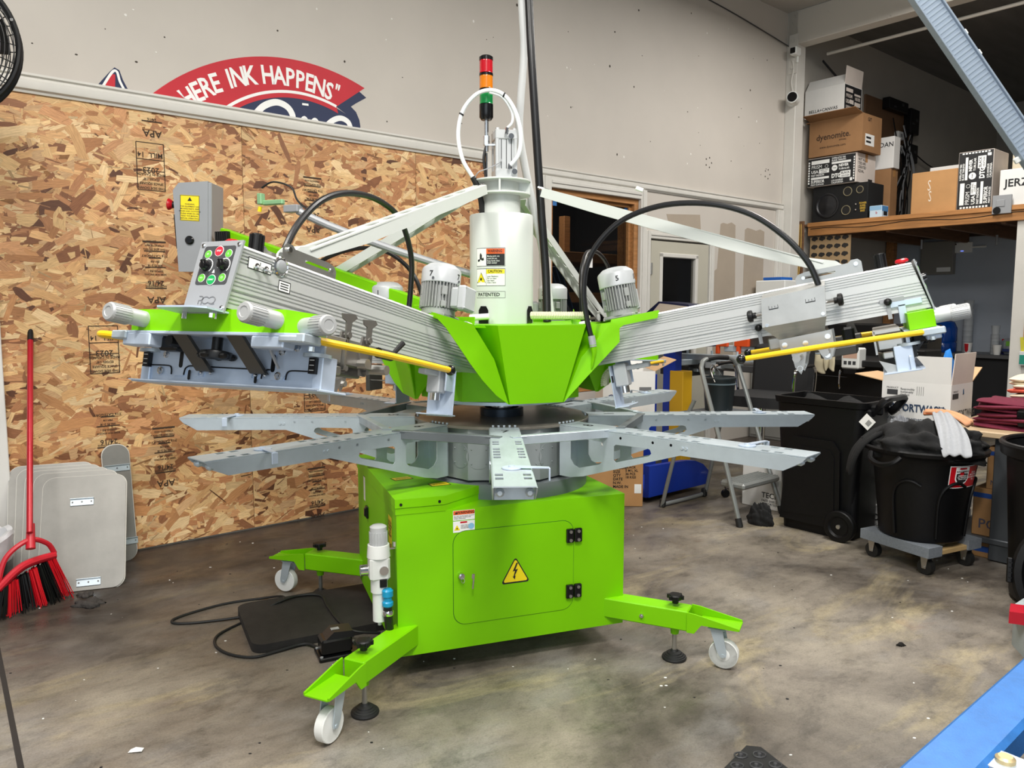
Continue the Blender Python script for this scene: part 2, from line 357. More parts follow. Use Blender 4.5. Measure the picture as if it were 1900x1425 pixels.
# window: lumber jambs, dark pane, near-black room behind with lumber shelves and an added fill light
wj = MB()
rbox(wj, 3.235, 3.286, -.2, -.01, .62, 2.2, .003); rbox(wj, 2.262, 2.30, -.2, -.01, .62, 2.2, .003); rbox(wj, 2.30, 3.235, -.2, -.01, 2.155, 2.2, .003); rbox(wj, 2.30, 3.235, -.2, -.01, .62, .66, .003)
win = rstruct('window_1', wj, WOOD)
mb = MB(); rbox(mb, 3.205, 3.235, -.09, -.045, .66, 2.155, .002); rbox(mb, 2.3, 3.235, -.09, -.045, 2.13, 2.155, .002)
structure(mb.build('window_stop', WOOD, win))
mb = MB(); rbox(mb, 2.3, 3.235, -.075, -.07, .66, 2.155); structure(mb.build('pane', GLASSD, win))
mb = MB(); rbox(mb, 2.72, 2.80, -.0705, -.069, 1.62, 1.71); structure(mb.build('paper_note', WHITE, win))
mb = MB()
for u, z in ((2.36, 2.11), (3.2, 2.1)): rbox(mb, u - .025, u + .03, -.07, -.062, z - .03, z + .03)
structure(mb.build('masking_tape', mat('blue_masking_tape', '#2f6fb0', .6), win))
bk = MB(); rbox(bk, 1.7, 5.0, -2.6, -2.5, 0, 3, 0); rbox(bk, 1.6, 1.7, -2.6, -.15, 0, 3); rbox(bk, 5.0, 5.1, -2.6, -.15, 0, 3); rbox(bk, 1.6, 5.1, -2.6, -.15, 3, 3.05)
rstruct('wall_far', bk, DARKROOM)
il = area_lamp('back_room_fill', RA @ Vector((3.6, 1.6, 2.9)), (.6, .3), 16)  # added fill light so the back room shows through the pane
mb = MB()
for z in (1.75, 1.35): rbox(mb, 2.2, 4.6, -1.9, -1.2, z, z + .1, .005)
for u in (2.7, 4.2): rbox(mb, u, u + .09, -1.95, -1.86, 0, 2.3, .005)
tag(mb.build('lumber_rack', WOOD, None, RA), 'rough lumber shelves in the dark room seen through the window', 'shelf')
sc = thing('screen_rack', 'dark rack of slanted blue screens behind the window glass', 'rack', room(2.25, -.7, 0))
for k in range(14):
    MB().box((0, 0, 0), (.012, .5, 1.3), None, .003).build('silk_screen', mat('dark_blue_mesh', '#123049', .5) if k == 0 else bpy.data.materials['dark_blue_mesh'], sc, TR(.1 + k * .055, 0, 1.05) @ RY(-24))
# door with glass
dw = MB().prism([(3.435, .01), (4.247, .01), (4.247, 1.87), (3.435, 1.87)], .04, frame_xz((0, .03, 0)), holes=[[(3.585, .85), (4.05, .85), (4.05, 1.735), (3.585, 1.735)]])
door = rstruct('door_1', dw, DOORP)
fr = MB()
for a in ((3.55, 3.587, .815, 1.77), (4.048, 4.087, .815, 1.77)): rbox(fr, *a[:2], -.015, .022, *a[2:], .006)
rbox(fr, 3.55, 4.087, -.015, .022, 1.733, 1.772, .006); rbox(fr, 3.55, 4.087, -.015, .022, .813, .852, .006)
structure(fr.build('glazing_frame', TRIMP, door))
mb = MB(); rbox(mb, 3.58, 4.055, -.012, -.006, .85, 1.735); structure(mb.build('pane', GLASSD, door))
for z in (1.63, .95, .25):
    mb = MB(); rbox(mb, 3.427, 3.445, .008, .018, z - .05, z + .05, .002); mb.cyl((3.436, -.02, z - .05), (3.436, -.02, z + .05), .006, seg=8)
    structure(mb.build('hinge', STEEL, door))
dc = MB(); casing(dc, 3.362, 3.42, 0, 1.95); structure(dc.build('trim_11', TRIMP, None, RA))
dc = MB(); casing(dc, 4.262, 4.332, 0, 1.95); structure(dc.build('trim_12', TRIMP, None, RA))
dc = MB(); casing(dc, 3.42, 4.262, 1.885, 1.95); structure(dc.build('trim_13', TRIMP, None, RA))
# bare drywall patches right of the door (unpainted board)
def patch(pts): return structure(MB().prism(pts, .0012, frame_xz((0, .0148, 0))).build('drywall_patch', TAUPE, wall_left, I4))
wj2 = lambda a, b, n, s: [(a + (b - a) * k / n, s + random.uniform(-.02, .02)) for k in range(n + 1)]
patch([(4.14, 2.14)] + [(3.66, 2.11), (3.72, 1.97), (4.16, 1.97)])
patch([(4.335, .8), (4.335, 1.62), (4.42, 1.66), (4.46, 2.08)] + wj2(4.5, 4.7, 3, 2.1) + [(4.72, 1.5), (4.72, .8)])
patch([(4.85, .8), (4.86, 2.05)] + wj2(4.9, 5.2, 4, 2.07) + [(5.2, 1.5), (5.12, .8)])
# chalky holes and scuffs of the wall
mb = MB(); mw = MB()
for _ in range(90):
    u = random.uniform(-1.5, 5.3); z = random.uniform(2.45, 3.9); r = random.uniform(.003, .009)
    (mb if random.random() < .7 else mw).prism(circ(u, z, r, 7, r * random.uniform(.5, 1.4)), .001, frame_xz((0, .0149, 0)))
for cu, cz in ((4.25, 2.62), (5.22, 2.62)):
    for a in range(5): mb.prism(circ(cu + .045 * cos(a * 1.26), cz + .045 * sin(a * 1.26), .008, 7), .001, frame_xz((0, .0149, 0)))
structure(mb.build('nail_hole', mat('dark_hole', '#4b443d', .9), wall_left, I4))
structure(mw.build('filler_spot', mat('wall_filler', '#e9e6e0', .8), wall_left, I4))
# left white jamb at the picture edge
mb = MB(); rbox(mb, -1.42, -1.285, -.015, .05, 0, 1.35, .004); structure(mb.build('trim_3', mat('door_jamb_white', '#dcdad5', .4), None, RA))
# ---------------------------------------------------------------- OSB sheets, built from their flakes
PAL = ['#d6a974', '#e6bf88', '#c79160', '#b27d50', '#efd0a0', '#8e5c3a', '#cf9a6c', '#dfb17c', '#643d26', '#bd855a', '#d8b082', '#e8c692', '#9a6846']
PALW = [10, 10, 9, 7, 6, 4, 9, 10, 2, 8, 8, 8, 5]
def osb_sheet(u0, u1, z0, z1, seed):
    R = random.Random(seed)
    sl = MB(); rbox(sl, u0 + .0012, u1 - .0012, -.012, -.0005, z0, z1)
    sheet = sl.build('osb_sheet', OSBBASE, wall_left, I4); sheet['kind'] = 'structure'
    vs = []; fs = []; cols = []; uvs = []
    A = (u1 - u0) * (z1 - z0); N = int(A * 2000)
    cols_l = [lin(c) for c in PAL]
    for i in range(N):
        sliver = R.random() < .22; chip = R.random() < .38
        L = R.uniform(.04, .13) if sliver else R.triangular(.05, .2, .1); W = R.uniform(.003, .013) if sliver else R.triangular(.015, .07, .028)
        if chip and not sliver: L *= .42; W *= .5
        a = R.gauss(0, .42) if R.random() < .8 else R.uniform(-1.5, 1.5)
        cu, cz = R.uniform(u0, u1), R.uniform(z0, z1)
        ca, sa = cos(a), sin(a); n = 8
        sk = R.uniform(-.35, .35) * W
        P = [(-L / 2, -W / 2 + sk), (-L * R.uniform(.1, .25), -W / 2 * R.uniform(.8, 1.1)), (L * R.uniform(.1, .3), -W / 2 * R.uniform(.8, 1.1)), (L / 2 - R.uniform(0, .3) * W, -W / 2 * R.uniform(.5, 1)),
             (L / 2 + R.uniform(0, .25) * W, W / 2 * R.uniform(.2, 1)), (L * R.uniform(.1, .3), W / 2 * R.uniform(.85, 1.1)), (-L * R.uniform(.1, .25), W / 2 * R.uniform(.85, 1.1)), (-L / 2 - R.uniform(-.3, .25) * W, W / 2 * R.uniform(.3, 1))]
        c = R.choices(cols_l, PALW)[0]; k = R.uniform(.82, 1.12)
        if sliver and R.random() < .4: k *= .62
        y = .0004 - .0014 * i / N; o = len(vs); ou, ov = R.uniform(0, 50), R.uniform(0, 50); tl = R.gauss(0, .008)
        for (x, q) in P:
            vs.append((min(max(cu + x * ca - q * sa, u0 + .001), u1 - .001), y + tl * .02 * x / L, min(max(cz + x * sa + q * ca, z0), z1)))
            uvs.append((ou + x, ov + q))
        fs.append(list(range(o, o + 8))); cols.append((c[0] * k, c[1] * k, c[2] * k, 1))
    me = bpy.data.meshes.new('wood_flakes'); me.from_pydata(vs, [], fs)
    ca_ = me.color_attributes.new('Col', 'FLOAT_COLOR', 'CORNER'); uvl = me.uv_layers.new(name='UVMap')
    cc = []; uu = []
    for p, c in zip(fs, cols):
        for v in p: cc += c; uu += uvs[v]
    ca_.data.foreach_set('color', cc); uvl.data.foreach_set('uv', uu); me.materials.append(OSB)
    o = bpy.data.objects.new('wood_flakes', me); COL.objects.link(o); o.parent = sheet; o['kind'] = 'stuff'
    return sheet
for k, (a, b) in enumerate(((-1.285, -.09), (-.09, 1.062), (1.062, 1.645))): osb_sheet(a, b, .012, 2.308, 11 + k)
# printed mill stamps on the sheets, upside down as on the wall
def stamp(u, z, lines, wdt, box=None, tilt=0):
    mb = MB(); M = TR(u, -.0022, z) @ RX(90) @ RZ(180 + tilt); y = 0
    for txt, sz in lines:
        if txt.startswith('='): mb.box((0, y, 0), (wdt * float(txt[1:] or 1), sz, .0003), M)
        else: mb.text(txt, sz, M @ TR(0, y, 0), ext=.0002, bold=.012, sx=1.0)
        y -= sz * 1.12 + .004
    if box:
        hw = wdt / 2
        for yy in box: mb.box((0, yy, 0), (wdt, .004, .0003), M)
        for xx in (-hw, hw): mb.box((xx, (box[0] + box[-1]) / 2, 0), (.004, abs(box[-1] - box[0]), .0003), M)
    mb.build('mill_stamp', mat('stamp_ink', '#3a2a1c', .8) if 'stamp_ink' not in bpy.data.materials else bpy.data.materials['stamp_ink'], wall_left, I4)
big = [('APA', .05), ('=1', .006), ('RATED SHEATHING', .012), ('24/16', .036), ('SIZED FOR SPACING', .012), ('EXPOSURE 1', .014), ('=1', .005), ('000 PS 2-18', .015), ('PRP-108', .013), ('=.6', .006), ('7/16 CATEGORY', .018), ('=1', .006), ('THIS SIDE DOWN', .014), ('STRENGTH AXIS', .013), ('=1.1', .009)]
boxl = [('THIS SIDE DOWN', .017), ('SPACE SQUARE', .017), ('EDGES 1/8"', .017), ('MADE IN CANADA', .017), ('2023', .042), ('', .02), ('MILL  14', .035)]
for (u, z) in ((-.575, 1.34), (.33, 1.765), (.31, .01), (-.57, .35), (1.32, 1.1)): stamp(u, z, big, .105)
for (u, z) in ((-.575, 1.92), (-.84, .975), (.31, .68), (1.34, .45)): stamp(u, z, boxl, .135, box=(.012, -.088, -.145, -.23))
stamp(-.84, .52, big[:11], .11); stamp(-.56, 2.2, [('APA', .05), ('=1', .006), ('24/16', .02)], .1)
# ---------------------------------------------------------------- painted mural above the moulding
def arc(r, a0, a1, n=28, cx=.03, cz=1.70): return [(cx + r * cos(radians(a0 + (a1 - a0) * k / n)), cz + r * sin(radians(a0 + (a1 - a0) * k / n))) for k in range(n + 1)]
mural = thing('wall_mural', 'hand painted red and navy shop sign on the white wall above the moulding', 'mural', RA)
FR = lambda e: frame_xz((0, .0148 - e, 0))
def clipz(P, z=2.398): return [(x, max(q, z)) for x, q in P]
MB().prism(clipz(arc(.70, 143, 64, 28, .276, 1.842) + [(.507, 2.511), (.66, 2.63), (.713, 2.598), (.64, 2.552), (.605, 2.527), (.64, 2.50), (.662, 2.455), (.668, 2.42), (.667, 2.39)]), .001, FR(0)).build('navy_disc', NAVY, mural)
MB().prism(clipz(arc(1.187, 134.3, 68.8, 32, .273, 1.547) + [(.507, 2.511)] + arc(.675, 69, 134, 24, .276, 1.842)), .0016, FR(0)).build('red_banner', LOGORED, mural)
MB().prism(clipz(arc(.716, 131, 71, 28, .276, 1.842) + arc(.700, 71, 131, 28, .276, 1.842)), .001, FR(.0012)).build('white_line', WHITE, mural)
let = MB(); txt = 'WHERE INK HAPPENS"'
wid = {'W': 1.25, 'I': .55, ' ': .6, '"': .7, 'N': 1.08, 'H': 1.05, 'E': .85, 'R': .95, 'K': 1.0, 'A': 1.05, 'P': .92, 'S': .9}
tot = sum(wid[c] for c in txt); ang = 137.5; step = (137.5 - 69.5) / tot; rm = .903
for c in txt:
    a = ang - step * wid[c] / 2; ang -= step * wid[c]
    px, pz = .215 + rm * cos(radians(a)), 1.72 + rm * sin(radians(a))
    if pz > 2.375 and c != ' ':
        o0 = len(let.v); let.text(c, .142 if c != '"' else .12, FR(.0018) @ TR(px, pz + (.02 if c == '"' else 0), 0) @ RZ((a - 90) * .8), bold=.022, sx=.78, ext=.0003)
        for i in range(o0, len(let.v)): let.v[i] = (let.v[i][0], let.v[i][1], max(let.v[i][2], 2.398))
let.build('slogan_lettering', WHITE, mural)
let = MB()
def stroke(pts, r=.013): let.tube([(x, -.0005 + .0148, z) for x, z in pts], r, seg=8, M=Matrix.Diagonal((1, 1, 1, 1)))
sw = MB()
def ribbon(pts, wd):
    P = []
    for i in range(len(pts) - 1):
        for k in range(6):
            t = k / 6; a = pts[max(i - 1, 0)]; b = pts[i]; c = pts[i + 1]; d = pts[min(i + 2, len(pts) - 1)]
            P.append(tuple(.5 * (2 * b[q] + (c[q] - a[q]) * t + (2 * a[q] - 5 * b[q] + 4 * c[q] - d[q]) * t * t + (3 * b[q] - a[q] - 3 * c[q] + d[q]) * t ** 3) for q in (0, 1)))
    P.append(pts[-1]); Lf, Rt = [], []
    for i, p in enumerate(P):
        a = P[max(i - 1, 0)]; b = P[min(i + 1, len(P) - 1)]; dx, dz = b[0] - a[0], b[1] - a[1]; l = hypot(dx, dz) or 1
        Lf.append((p[0] - dz / l * wd / 2, p[1] + dx / l * wd / 2)); Rt.append((p[0] + dz / l * wd / 2, p[1] - dx / l * wd / 2))
    for i in range(len(P) - 1):
        q = [Lf[i], Rt[i], Rt[i + 1], Lf[i + 1]]; sw.add([(x, 0, max(z, 2.397)) for x, z in q], [(0, 1, 2, 3)], TR(0, .0128, 0))
ribbon([(-.005, 2.38), (.05, 2.44), (.125, 2.474), (.19, 2.46), (.222, 2.42), (.222, 2.38)], .036)
sw.build('script_lettering', WHITE, mural, recalc=False); sw = MB()
ribbon([(.27, 2.38), (.298, 2.412), (.318, 2.38)], .024); sw.build('script_lettering', WHITE, mural, recalc=False); sw = MB(); ribbon([(.335, 2.38), (.365, 2.412), (.39, 2.38)], .024)
sw.build('script_lettering', WHITE, mural, recalc=False); sw = MB(); ribbon([(.43, 2.38), (.48, 2.425), (.535, 2.447), (.585, 2.43), (.602, 2.385)], .032); sw.build('script_lettering', WHITE, mural, recalc=False); sw = MB(); ribbon([(.285, 2.49), (.325, 2.492)], .012)
sw.build('script_lettering', WHITE, mural, recalc=False)
MB().prism([(-.815, 2.39), (-.745, 2.48), (-.722, 2.505), (-.70, 2.495), (-.685, 2.45), (-.655, 2.39)], .001, FR(0)).build('navy_peak', NAVY, mural)
MB().prism([(-.79, 2.39), (-.735, 2.47), (-.72, 2.47), (-.725, 2.39)], .0015, FR(0)).build('red_peak', LOGORED, mural)
sw = MB(); ribbon([(-.787, 2.39), (-.735, 2.478), (-.712, 2.485), (-.70, 2.44), (-.675, 2.39)], .012); sw.build('white_outline', WHITE, mural, recalc=False)
# ================================================================ the screen printing press
MC = (-.042, 3.10, 0)
press = thing('screen_printing_press', 'lime green and white rotary garment printing press on a square base in the middle', 'printing press', world_at(*MC))
BM = RZ(20)                                                  # base frame: x along the front face, -y = front
# ---- base cabinet
mb = MB(); mb.prism([(-.515, -.39), (.355, -.39), (.355, .45), (-.515, .45)], .505, None, z0=.095)
base = mb.build('base_cabinet', GREEN, press, BM)
lid = MB()
lp = [(-.52, -.395), (-.345, -.395), (-.155, -.265), (-.155, .30), (-.345, .455), (-.52, .455)]
lid.prism([(x * .995 - .001, y * .992) for x, y in lp], .05, None, z0=.598); lid.prism([(x, y) for x, y in lp], .03, None, z0=.622)
for x in (-.5, -.365): lid.use(1).cyl((x, -.394, .634), (x, -.3975, .634), .005, seg=10)
lid.build('cabinet_lid', [GREEN, BLACK], base)
# front door: rounded panel with dark joint, two notches, lock and hinges
FX = lambda e=0: TR(0, -.39 - e, 0) @ RX(90)
dp = rrect(-.316, .182, .144, .519, .045, 6)
MB().prism([(x * 1.008 + .0007, (z - .35) * 1.01 + .35) for x, z in dp], .0012, FX()).build('door_joint', mat('deep_green_gap', '#2f6a06', .6), base)
dr = MB().prism(dp, .0026, FX()).build('cabinet_door', GREEN, base)
for z in (.462, .250):
    h = MB()
    for x in (.128, .161): h.use(0).box((x, -.397, z), (.029, .014, .052), None, .003)
    for dx in (-.016, .016):
        for dz in (-.016, .016): h.use(1).cyl((.1445 + dx, -.403, z + dz), (.1445 + dx, -.407, z + dz), .0062, seg=10)
    h.build('door_hinge', [BLACKG, STEEL], base)
lk = MB().cyl((-.291, -.392, .362), (-.291, -.41, .362), .011, seg=14); lk.cyl((-.291, -.41, .362), (-.291, -.416, .362), .008, seg=14)
lk.tube([(-.291, -.417, .362), (-.284, -.42, .352), (-.289, -.42, .342), (-.296, -.42, .35), (-.291, -.417, .362)], .0012, seg=5)
lk.box((-.288, -.418, .333), (.011, .003, .018), RY(6), .002); lk.box((-.286, -.418, .308), (.005, .002, .04), RY(6))
lk.build('lock_with_key', CHROME, base)
# stickers (flat print)
def sticker(name, M, items, mats, parent=base):
    mb = MB()
    for k, it in items:
        mb.use(k)
        if it[0] == 'r': mb.box(((it[1] + it[3]) / 2, (it[2] + it[4]) / 2, it[5]), (it[3] - it[1], it[4] - it[2], .0004), M)
        elif it[0] == 't': mb.text(it[1], it[4], M @ TR(it[2], it[3], it[5]), it[6] if len(it) > 6 else 'CENTER', bold=.02, sx=it[7] if len(it) > 7 else 1)
        elif it[0] == 'p': mb.prism(it[1], .0004, M @ TR(0, 0, it[2]))
    return mb.build(name, mats, parent, smooth=0)
def tri(cx, cy, s): return [(cx - s / 2, cy - s * .42), (cx + s / 2, cy - s * .42), (cx, cy + s * .45)]
def rtri(cx, cy, s, r):
    p = []
    for (x, y), a in zip(tri(cx, cy, s), (210, 330, 90)):
        k = s / 2 - r; ox, oy = (cx + (x - cx) * .88, cy + (y - cy) * .88)
        p += [(ox + r * cos(radians(a + d)), oy + r * sin(radians(a + d))) for d in (-55, -25, 0, 25, 55)]
    return p
sticker('voltage_sign', FX(.0028), [(1, ('p', rtri(-.085, .352, .1, .007), .0002)), (0, ('p', rtri(-.085, .352, .09, .005), .0008)),
        (1, ('p', [(-.082, .383), (-.096, .352), (-.087, .354), (-.093, .333), (-.097, .334), (-.088, .322), (-.085, .336), (-.0885, .335), (-.076, .360), (-.086, .358), (-.076, .383)], .0014))], [YELST, INK])
sticker('warning_sticker', FX(), [(0, ('r', -.316, .516, -.237, .556, .0005)), (0, ('r', -.316, .559, -.237, .594, .0005)), (1, ('r', -.315, .579, -.238, .593, .001)), (2, ('t', '▲ WARNING' if False else 'WARNING', -.270, .586, .0135, .0016)), (2, ('p', tri(-.305, .586, .01), .0013)),
        (2, ('t', 'DO NOT PLACE HANDS OR BODY\nPARTS INSIDE THE MACHINE\nWHEN OPERATING', -.313, .569, .0048, .001, 'LEFT')), (3, ('p', tri(-.302, .533, .022), .001)), (2, ('p', tri(-.302, .531, .007), .0014)), (4, ('r', -.29, .548, -.265, .554, .001)),
        (2, ('t', 'HIGH VOLTAGE\nDISCONNECT\nPOWER FIRST', -.288, .535, .0052, .001, 'LEFT')), (5, ('p', circ(-.250, .535, .011), .001))], [WHITE, ORANGE, INK, YELST, RED, mat('pale_blue_print', '#8cc4e4', .5)])
for (x, y, r) in ((-.43, -.08, 12), (-.32, -.22, 6)):
    sticker('lid_sticker', TR(x, y, .6525) @ RZ(r), [(1, ('r', -.038, -.024, .038, .024, 0)), (0, ('r', -.034, -.02, .034, .02, .0006)), (1, ('t', 'AVISO  NOTICE\nKEEP COVER CLOSED\nBEFORE OPERATING', 0, 0, .006, .001))], [YELST, INK])
LX = TR(-.515, 0, 0) @ RZ(-90) @ RX(90)                      # left face: local x runs towards the front... (negative = back)
sticker('left_label', LX @ TR(-.28, .56, 0), [(0, ('r', -.02, -.07, .02, .03, 0)), (1, ('r', -.02, .03, .02, .05, 0))], [WHITE, DGREY])
sticker('left_caution', LX @ TR(.275, .52, 0), [(0, ('r', -.03, -.055, .03, .045, 0)), (1, ('t', 'CAUTION\nDISCHARGE\nAIR FIRST\nHIGH\nPRESSURE', 0, 0, .012, .001))], [YELST, INK])
sw = MB().box((-.519, .2, .46), (.012, .035, .05), None, .003); sw.box((-.526, .2, .46), (.01, .02, .035), None, .003); sw.build('rocker_switch', BLACKG, base)
# red and grey power inlet on the right
pi_ = MB(); pi_.use(0).lathe([(.052, 0), (.052, .02), (.048, .022), (.05, .045), (.044, .05)], (.355, .06, .235), (1, 0, -.1), 22)
pi_.use(1).lathe([(.056, .046), (.062, .05), (.062, .074), (.056, .078), (.045, .072), (.045, .05)], (.355, .06, .235), (1, 0, -.1), 22)
pi_.build('power_inlet', [RED, mat('inlet_grey', '#8d9294', .45)], base)
# air filter regulator at the left front corner
rg = MB(); RX0, RY0 = -.572, -.36; RS = TR(-.572, -.36, .31) @ Matrix.Diagonal((1.12, 1.12, 1.12, 1)) @ TR(.572, .36, -.245)
rg.use(0).cyl((RX0, RY0, .262), (RX0, RY0, .305), .026, seg=20); rg.box((RX0, RY0, .338), (.062, .056, .075), None, .008); rg.cyl((RX0, RY0, .372), (RX0, RY0, .41), .036, .033, seg=20)
rg.cyl((RX0, RY0, .17), (RX0, RY0, .265), .021, seg=18); rg.cyl((RX0, RY0, .155), (RX0, RY0, .17), .006, seg=8)
rg.use(1).lathe([(.026, 0), (.027, .03), (.0255, .04), (.026, .055), (.018, .06)], (RX0, RY0, .41), seg=20)
for k in range(20): rg.box((.0265, 0, .432), (.003, .003, .036), TR(RX0, RY0, 0) @ RZ(18 * k))
rg.use(2).cyl((RX0 - .03, RY0 + .01, .33), (RX0 - .055, RY0 + .01, .33), .017, seg=16); rg.cyl((RX0 + .01, RY0 - .028, .335), (RX0 + .01, RY0 - .034, .335), .014, seg=14)
rg.box((RX0 + .035, RY0 + .01, .395), (.05, .04, .005)); rg.box((RX0 + .058, RY0 + .01, .41), (.005, .04, .04)); rg.cyl((RX0 + .05, RY0 - .005, .40), (RX0 + .05, RY0 - .005, .415), .008, seg=8)
rg.use(3).box((RX0 + .008, RY0 - .029, .295), (.022, .004, .026), None, .002)
rg.build('air_regulator', [NYLON, mat('regulator_cap_grey', '#b4b6b6', .5), CHROME, BLACK], base, RS)
MB().lathe([(.014, 0), (.017, .004), (.017, .014), (.013, .018), (.013, .03), (.017, .033), (.017, .05), (.012, .055)], (RX0 + .02, RY0 - .03, .222), seg=18).build('blue_air_fitting', BLUEFIT, base, RS)
MB().tube([(RX0 + .02, RY0 - .03, .224), (RX0 + .021, RY0 - .03, .19), (RX0 + .026, RY0 - .025, .14), (RX0 + .036, RY0 - .005, .09), (RX0 + .06, RY0 + .03, .05)], .0135, seg=10).build('air_supply_hose', RUBHOSE, base, RS)
MB().lathe([(.016, 0), (.018, .003), (.018, .013), (.016, .016)], (RX0 + .021, RY0 - .03, .195), seg=16).build('hose_clamp', CHROME, base, RS)
# ---- outrigger legs with casters and levelling feet
def outrigger(ax, ay, az):
    M = BM @ TR(ax, ay, 0) @ RZ(az)                          # local x points outward
    l = MB(); l.box((.14, 0, .165), (.36, .078, .075), None, .004)
    y0 = .038
    for s in (-1, 1): l.prism([(.318, .202), (.318, .128), (.345, .128), (.37, .163), (.50, .163), (.50, .172), (.345, .2)], .006, TR(0, s * y0 + (-.003 if s < 0 else .009), 0) @ RX(90))
    l.box((.43, 0, .164), (.145, .084, .006), None, .001); l.cyl((.265, 0, .128), (.265, 0, .098), .018, .015, seg=14)
    leg = l.build('outrigger_leg', GREEN, press, M)
    f = MB(); f.use(0).cyl((.265, 0, .02), (.265, 0, .1), .009, seg=10); f.use(2).lathe([(.044, 0), (.046, .006), (.044, .011), (.04, .012), (.039, .015), (.034, .017), (.033, .02), (.027, .022), (.026, .026), (.015, .03), (.012, .036)], (.265, 0, 0), seg=24)
    f.build('levelling_foot', [STEEL, STEEL, BLACKR], leg)
    kn = MB().lathe([(.012, 0), (.012, .014), (.024, .016), (.026, .02), (.026, .03), (.022, .034), (.009, .035)], (.265, 0, .213), seg=18)
    for k in range(6): kn.cyl((.265 + .025 * cos(k * pi / 3), .025 * sin(k * pi / 3), .231), (.265 + .025 * cos(k * pi / 3), .025 * sin(k * pi / 3), .244), .007, seg=8)
    kn.build('clamp_knob', BLACK, leg)
    MB().cyl((.15, -.039, .16), (.15, -.046, .16), .008, seg=6).cyl((.15, -.046, .16), (.15, -.05, .16), .004, seg=8).build('leg_bolt', CHROME, leg)
    cw = MB(); cx = .42
    cw.use(0).lathe([(.05, -.016), (.052, -.014), (.052, .014), (.05, .016), (.04, .016), (.036, .011), (.016, .011), (.014, .02), (.014, -.02), (.016, -.011), (.036, -.011), (.04, -.016)][:5] + [(.012, .02)], (cx + .025, 0, .056), (0, 1, 0), 28)
    cw.lathe([(.05, -.016), (.04, -.016), (.036, -.011), (.012, -.02)], (cx + .025, 0, .056), (0, 1, 0), 28)
    for s in (-1, 1): cw.use(1).prism([(cx - .022, .150), (cx + .022, .150), (cx + .038, .066), (cx + .036, .052), (cx + .016, .050), (cx + .004, .07)], .004, TR(0, s * .024 + (.004 if s > 0 else 0), 0) @ RX(90))
    cw.box((cx, 0, .150), (.06, .056, .006), None, .002); cw.cyl((cx, 0, .152), (cx, 0, .162), .022, seg=16); cw.cyl((cx + .025, -.03, .056), (cx + .025, .03, .056), .007, seg=10)
    cw.build('caster', [NYLON, GALV], leg, RZ(0))
for a in ((.30, -.36, -45), (-.47, -.36, -135), (-.47, .38, 142), (.30, .40, 45)): outrigger(*a)
# ---- turntable: fixed ring, drum, disc
tb = MB(); tb.lathe([(.345, .595), (.345, .655), (.33, .66)], seg=48)
tb.build('ring_base', mat('ring_grey_paint', '#7d8487', .4, .3, .04, 4), press)
dm = MB(); n = 8; R8 = .345
poly = [(R8 * cos(radians(22.5 + 45 * k + 2.25 - 90)), R8 * sin(radians(22.5 + 45 * k + 2.25 - 90))) for k in range(8)]
dm.prism(poly, .19, None, z0=.668)
drum = dm.build('turntable_drum', mat('drum_grey_paint', '#8d9394', .42, .3, .05, 4), press)
for k in range(8):
    a = radians(2.25 - 90 + 45 * k); mm = RZ(2.25 + 45 * k)
    for s in (-1,): pass
for k in range(8):
    mm = RZ(2.25 + 22.5 + 45 * k); q = MB(); d = .345 * cos(radians(22.5)) if False else .3445
    # inspection cover on the wall between two arms
for k in range(8):
    mm = RZ(2.25 + 45 * k) @ TR(0, -.345 * cos(radians(22.5)), .755) @ RX(90)
    for s in (-.092, .092):
        q = MB().prism(circ(s, 0, .046, 26), .0016, mm); 
        for t in range(4): q.sphere((s + .038 * cos(radians(45 + 90 * t)), .038 * sin(radians(45 + 90 * t)), .002), .0028, 8, 5, mm)
        q.build('inspection_cover', drum.data.materials[0], drum)
dk = MB().lathe([(.345, .857), (.352, .859), (.352, .866), (.35, .868)], seg=56); dk.build('turntable_disc', PLATD, press)
bo = MB()
for k in range(8):
    for t in range(5):
        a = radians(2.25 + 45 * k - 90 + (t - 2) * 3.4); bo.cyl((.338 * cos(a), .338 * sin(a), .868), (.338 * cos(a), .338 * sin(a), .8745), .0045, seg=7)
bo.build('disc_bolts', GALV, press, kind='stuff')
mb = MB(); mb.use(1).lathe([(.088, .868), (.088, .897), (.084, .899), (.07, .899), (.07, .875)], seg=36); mb.use(0).lathe([(.05, .87), (.05, .935), (.058, .935), (.058, .96)], seg=28)
mb.build('bearing', [CHROME, mat('blued_bearing_steel', '#39434f', .3, .7)], press)
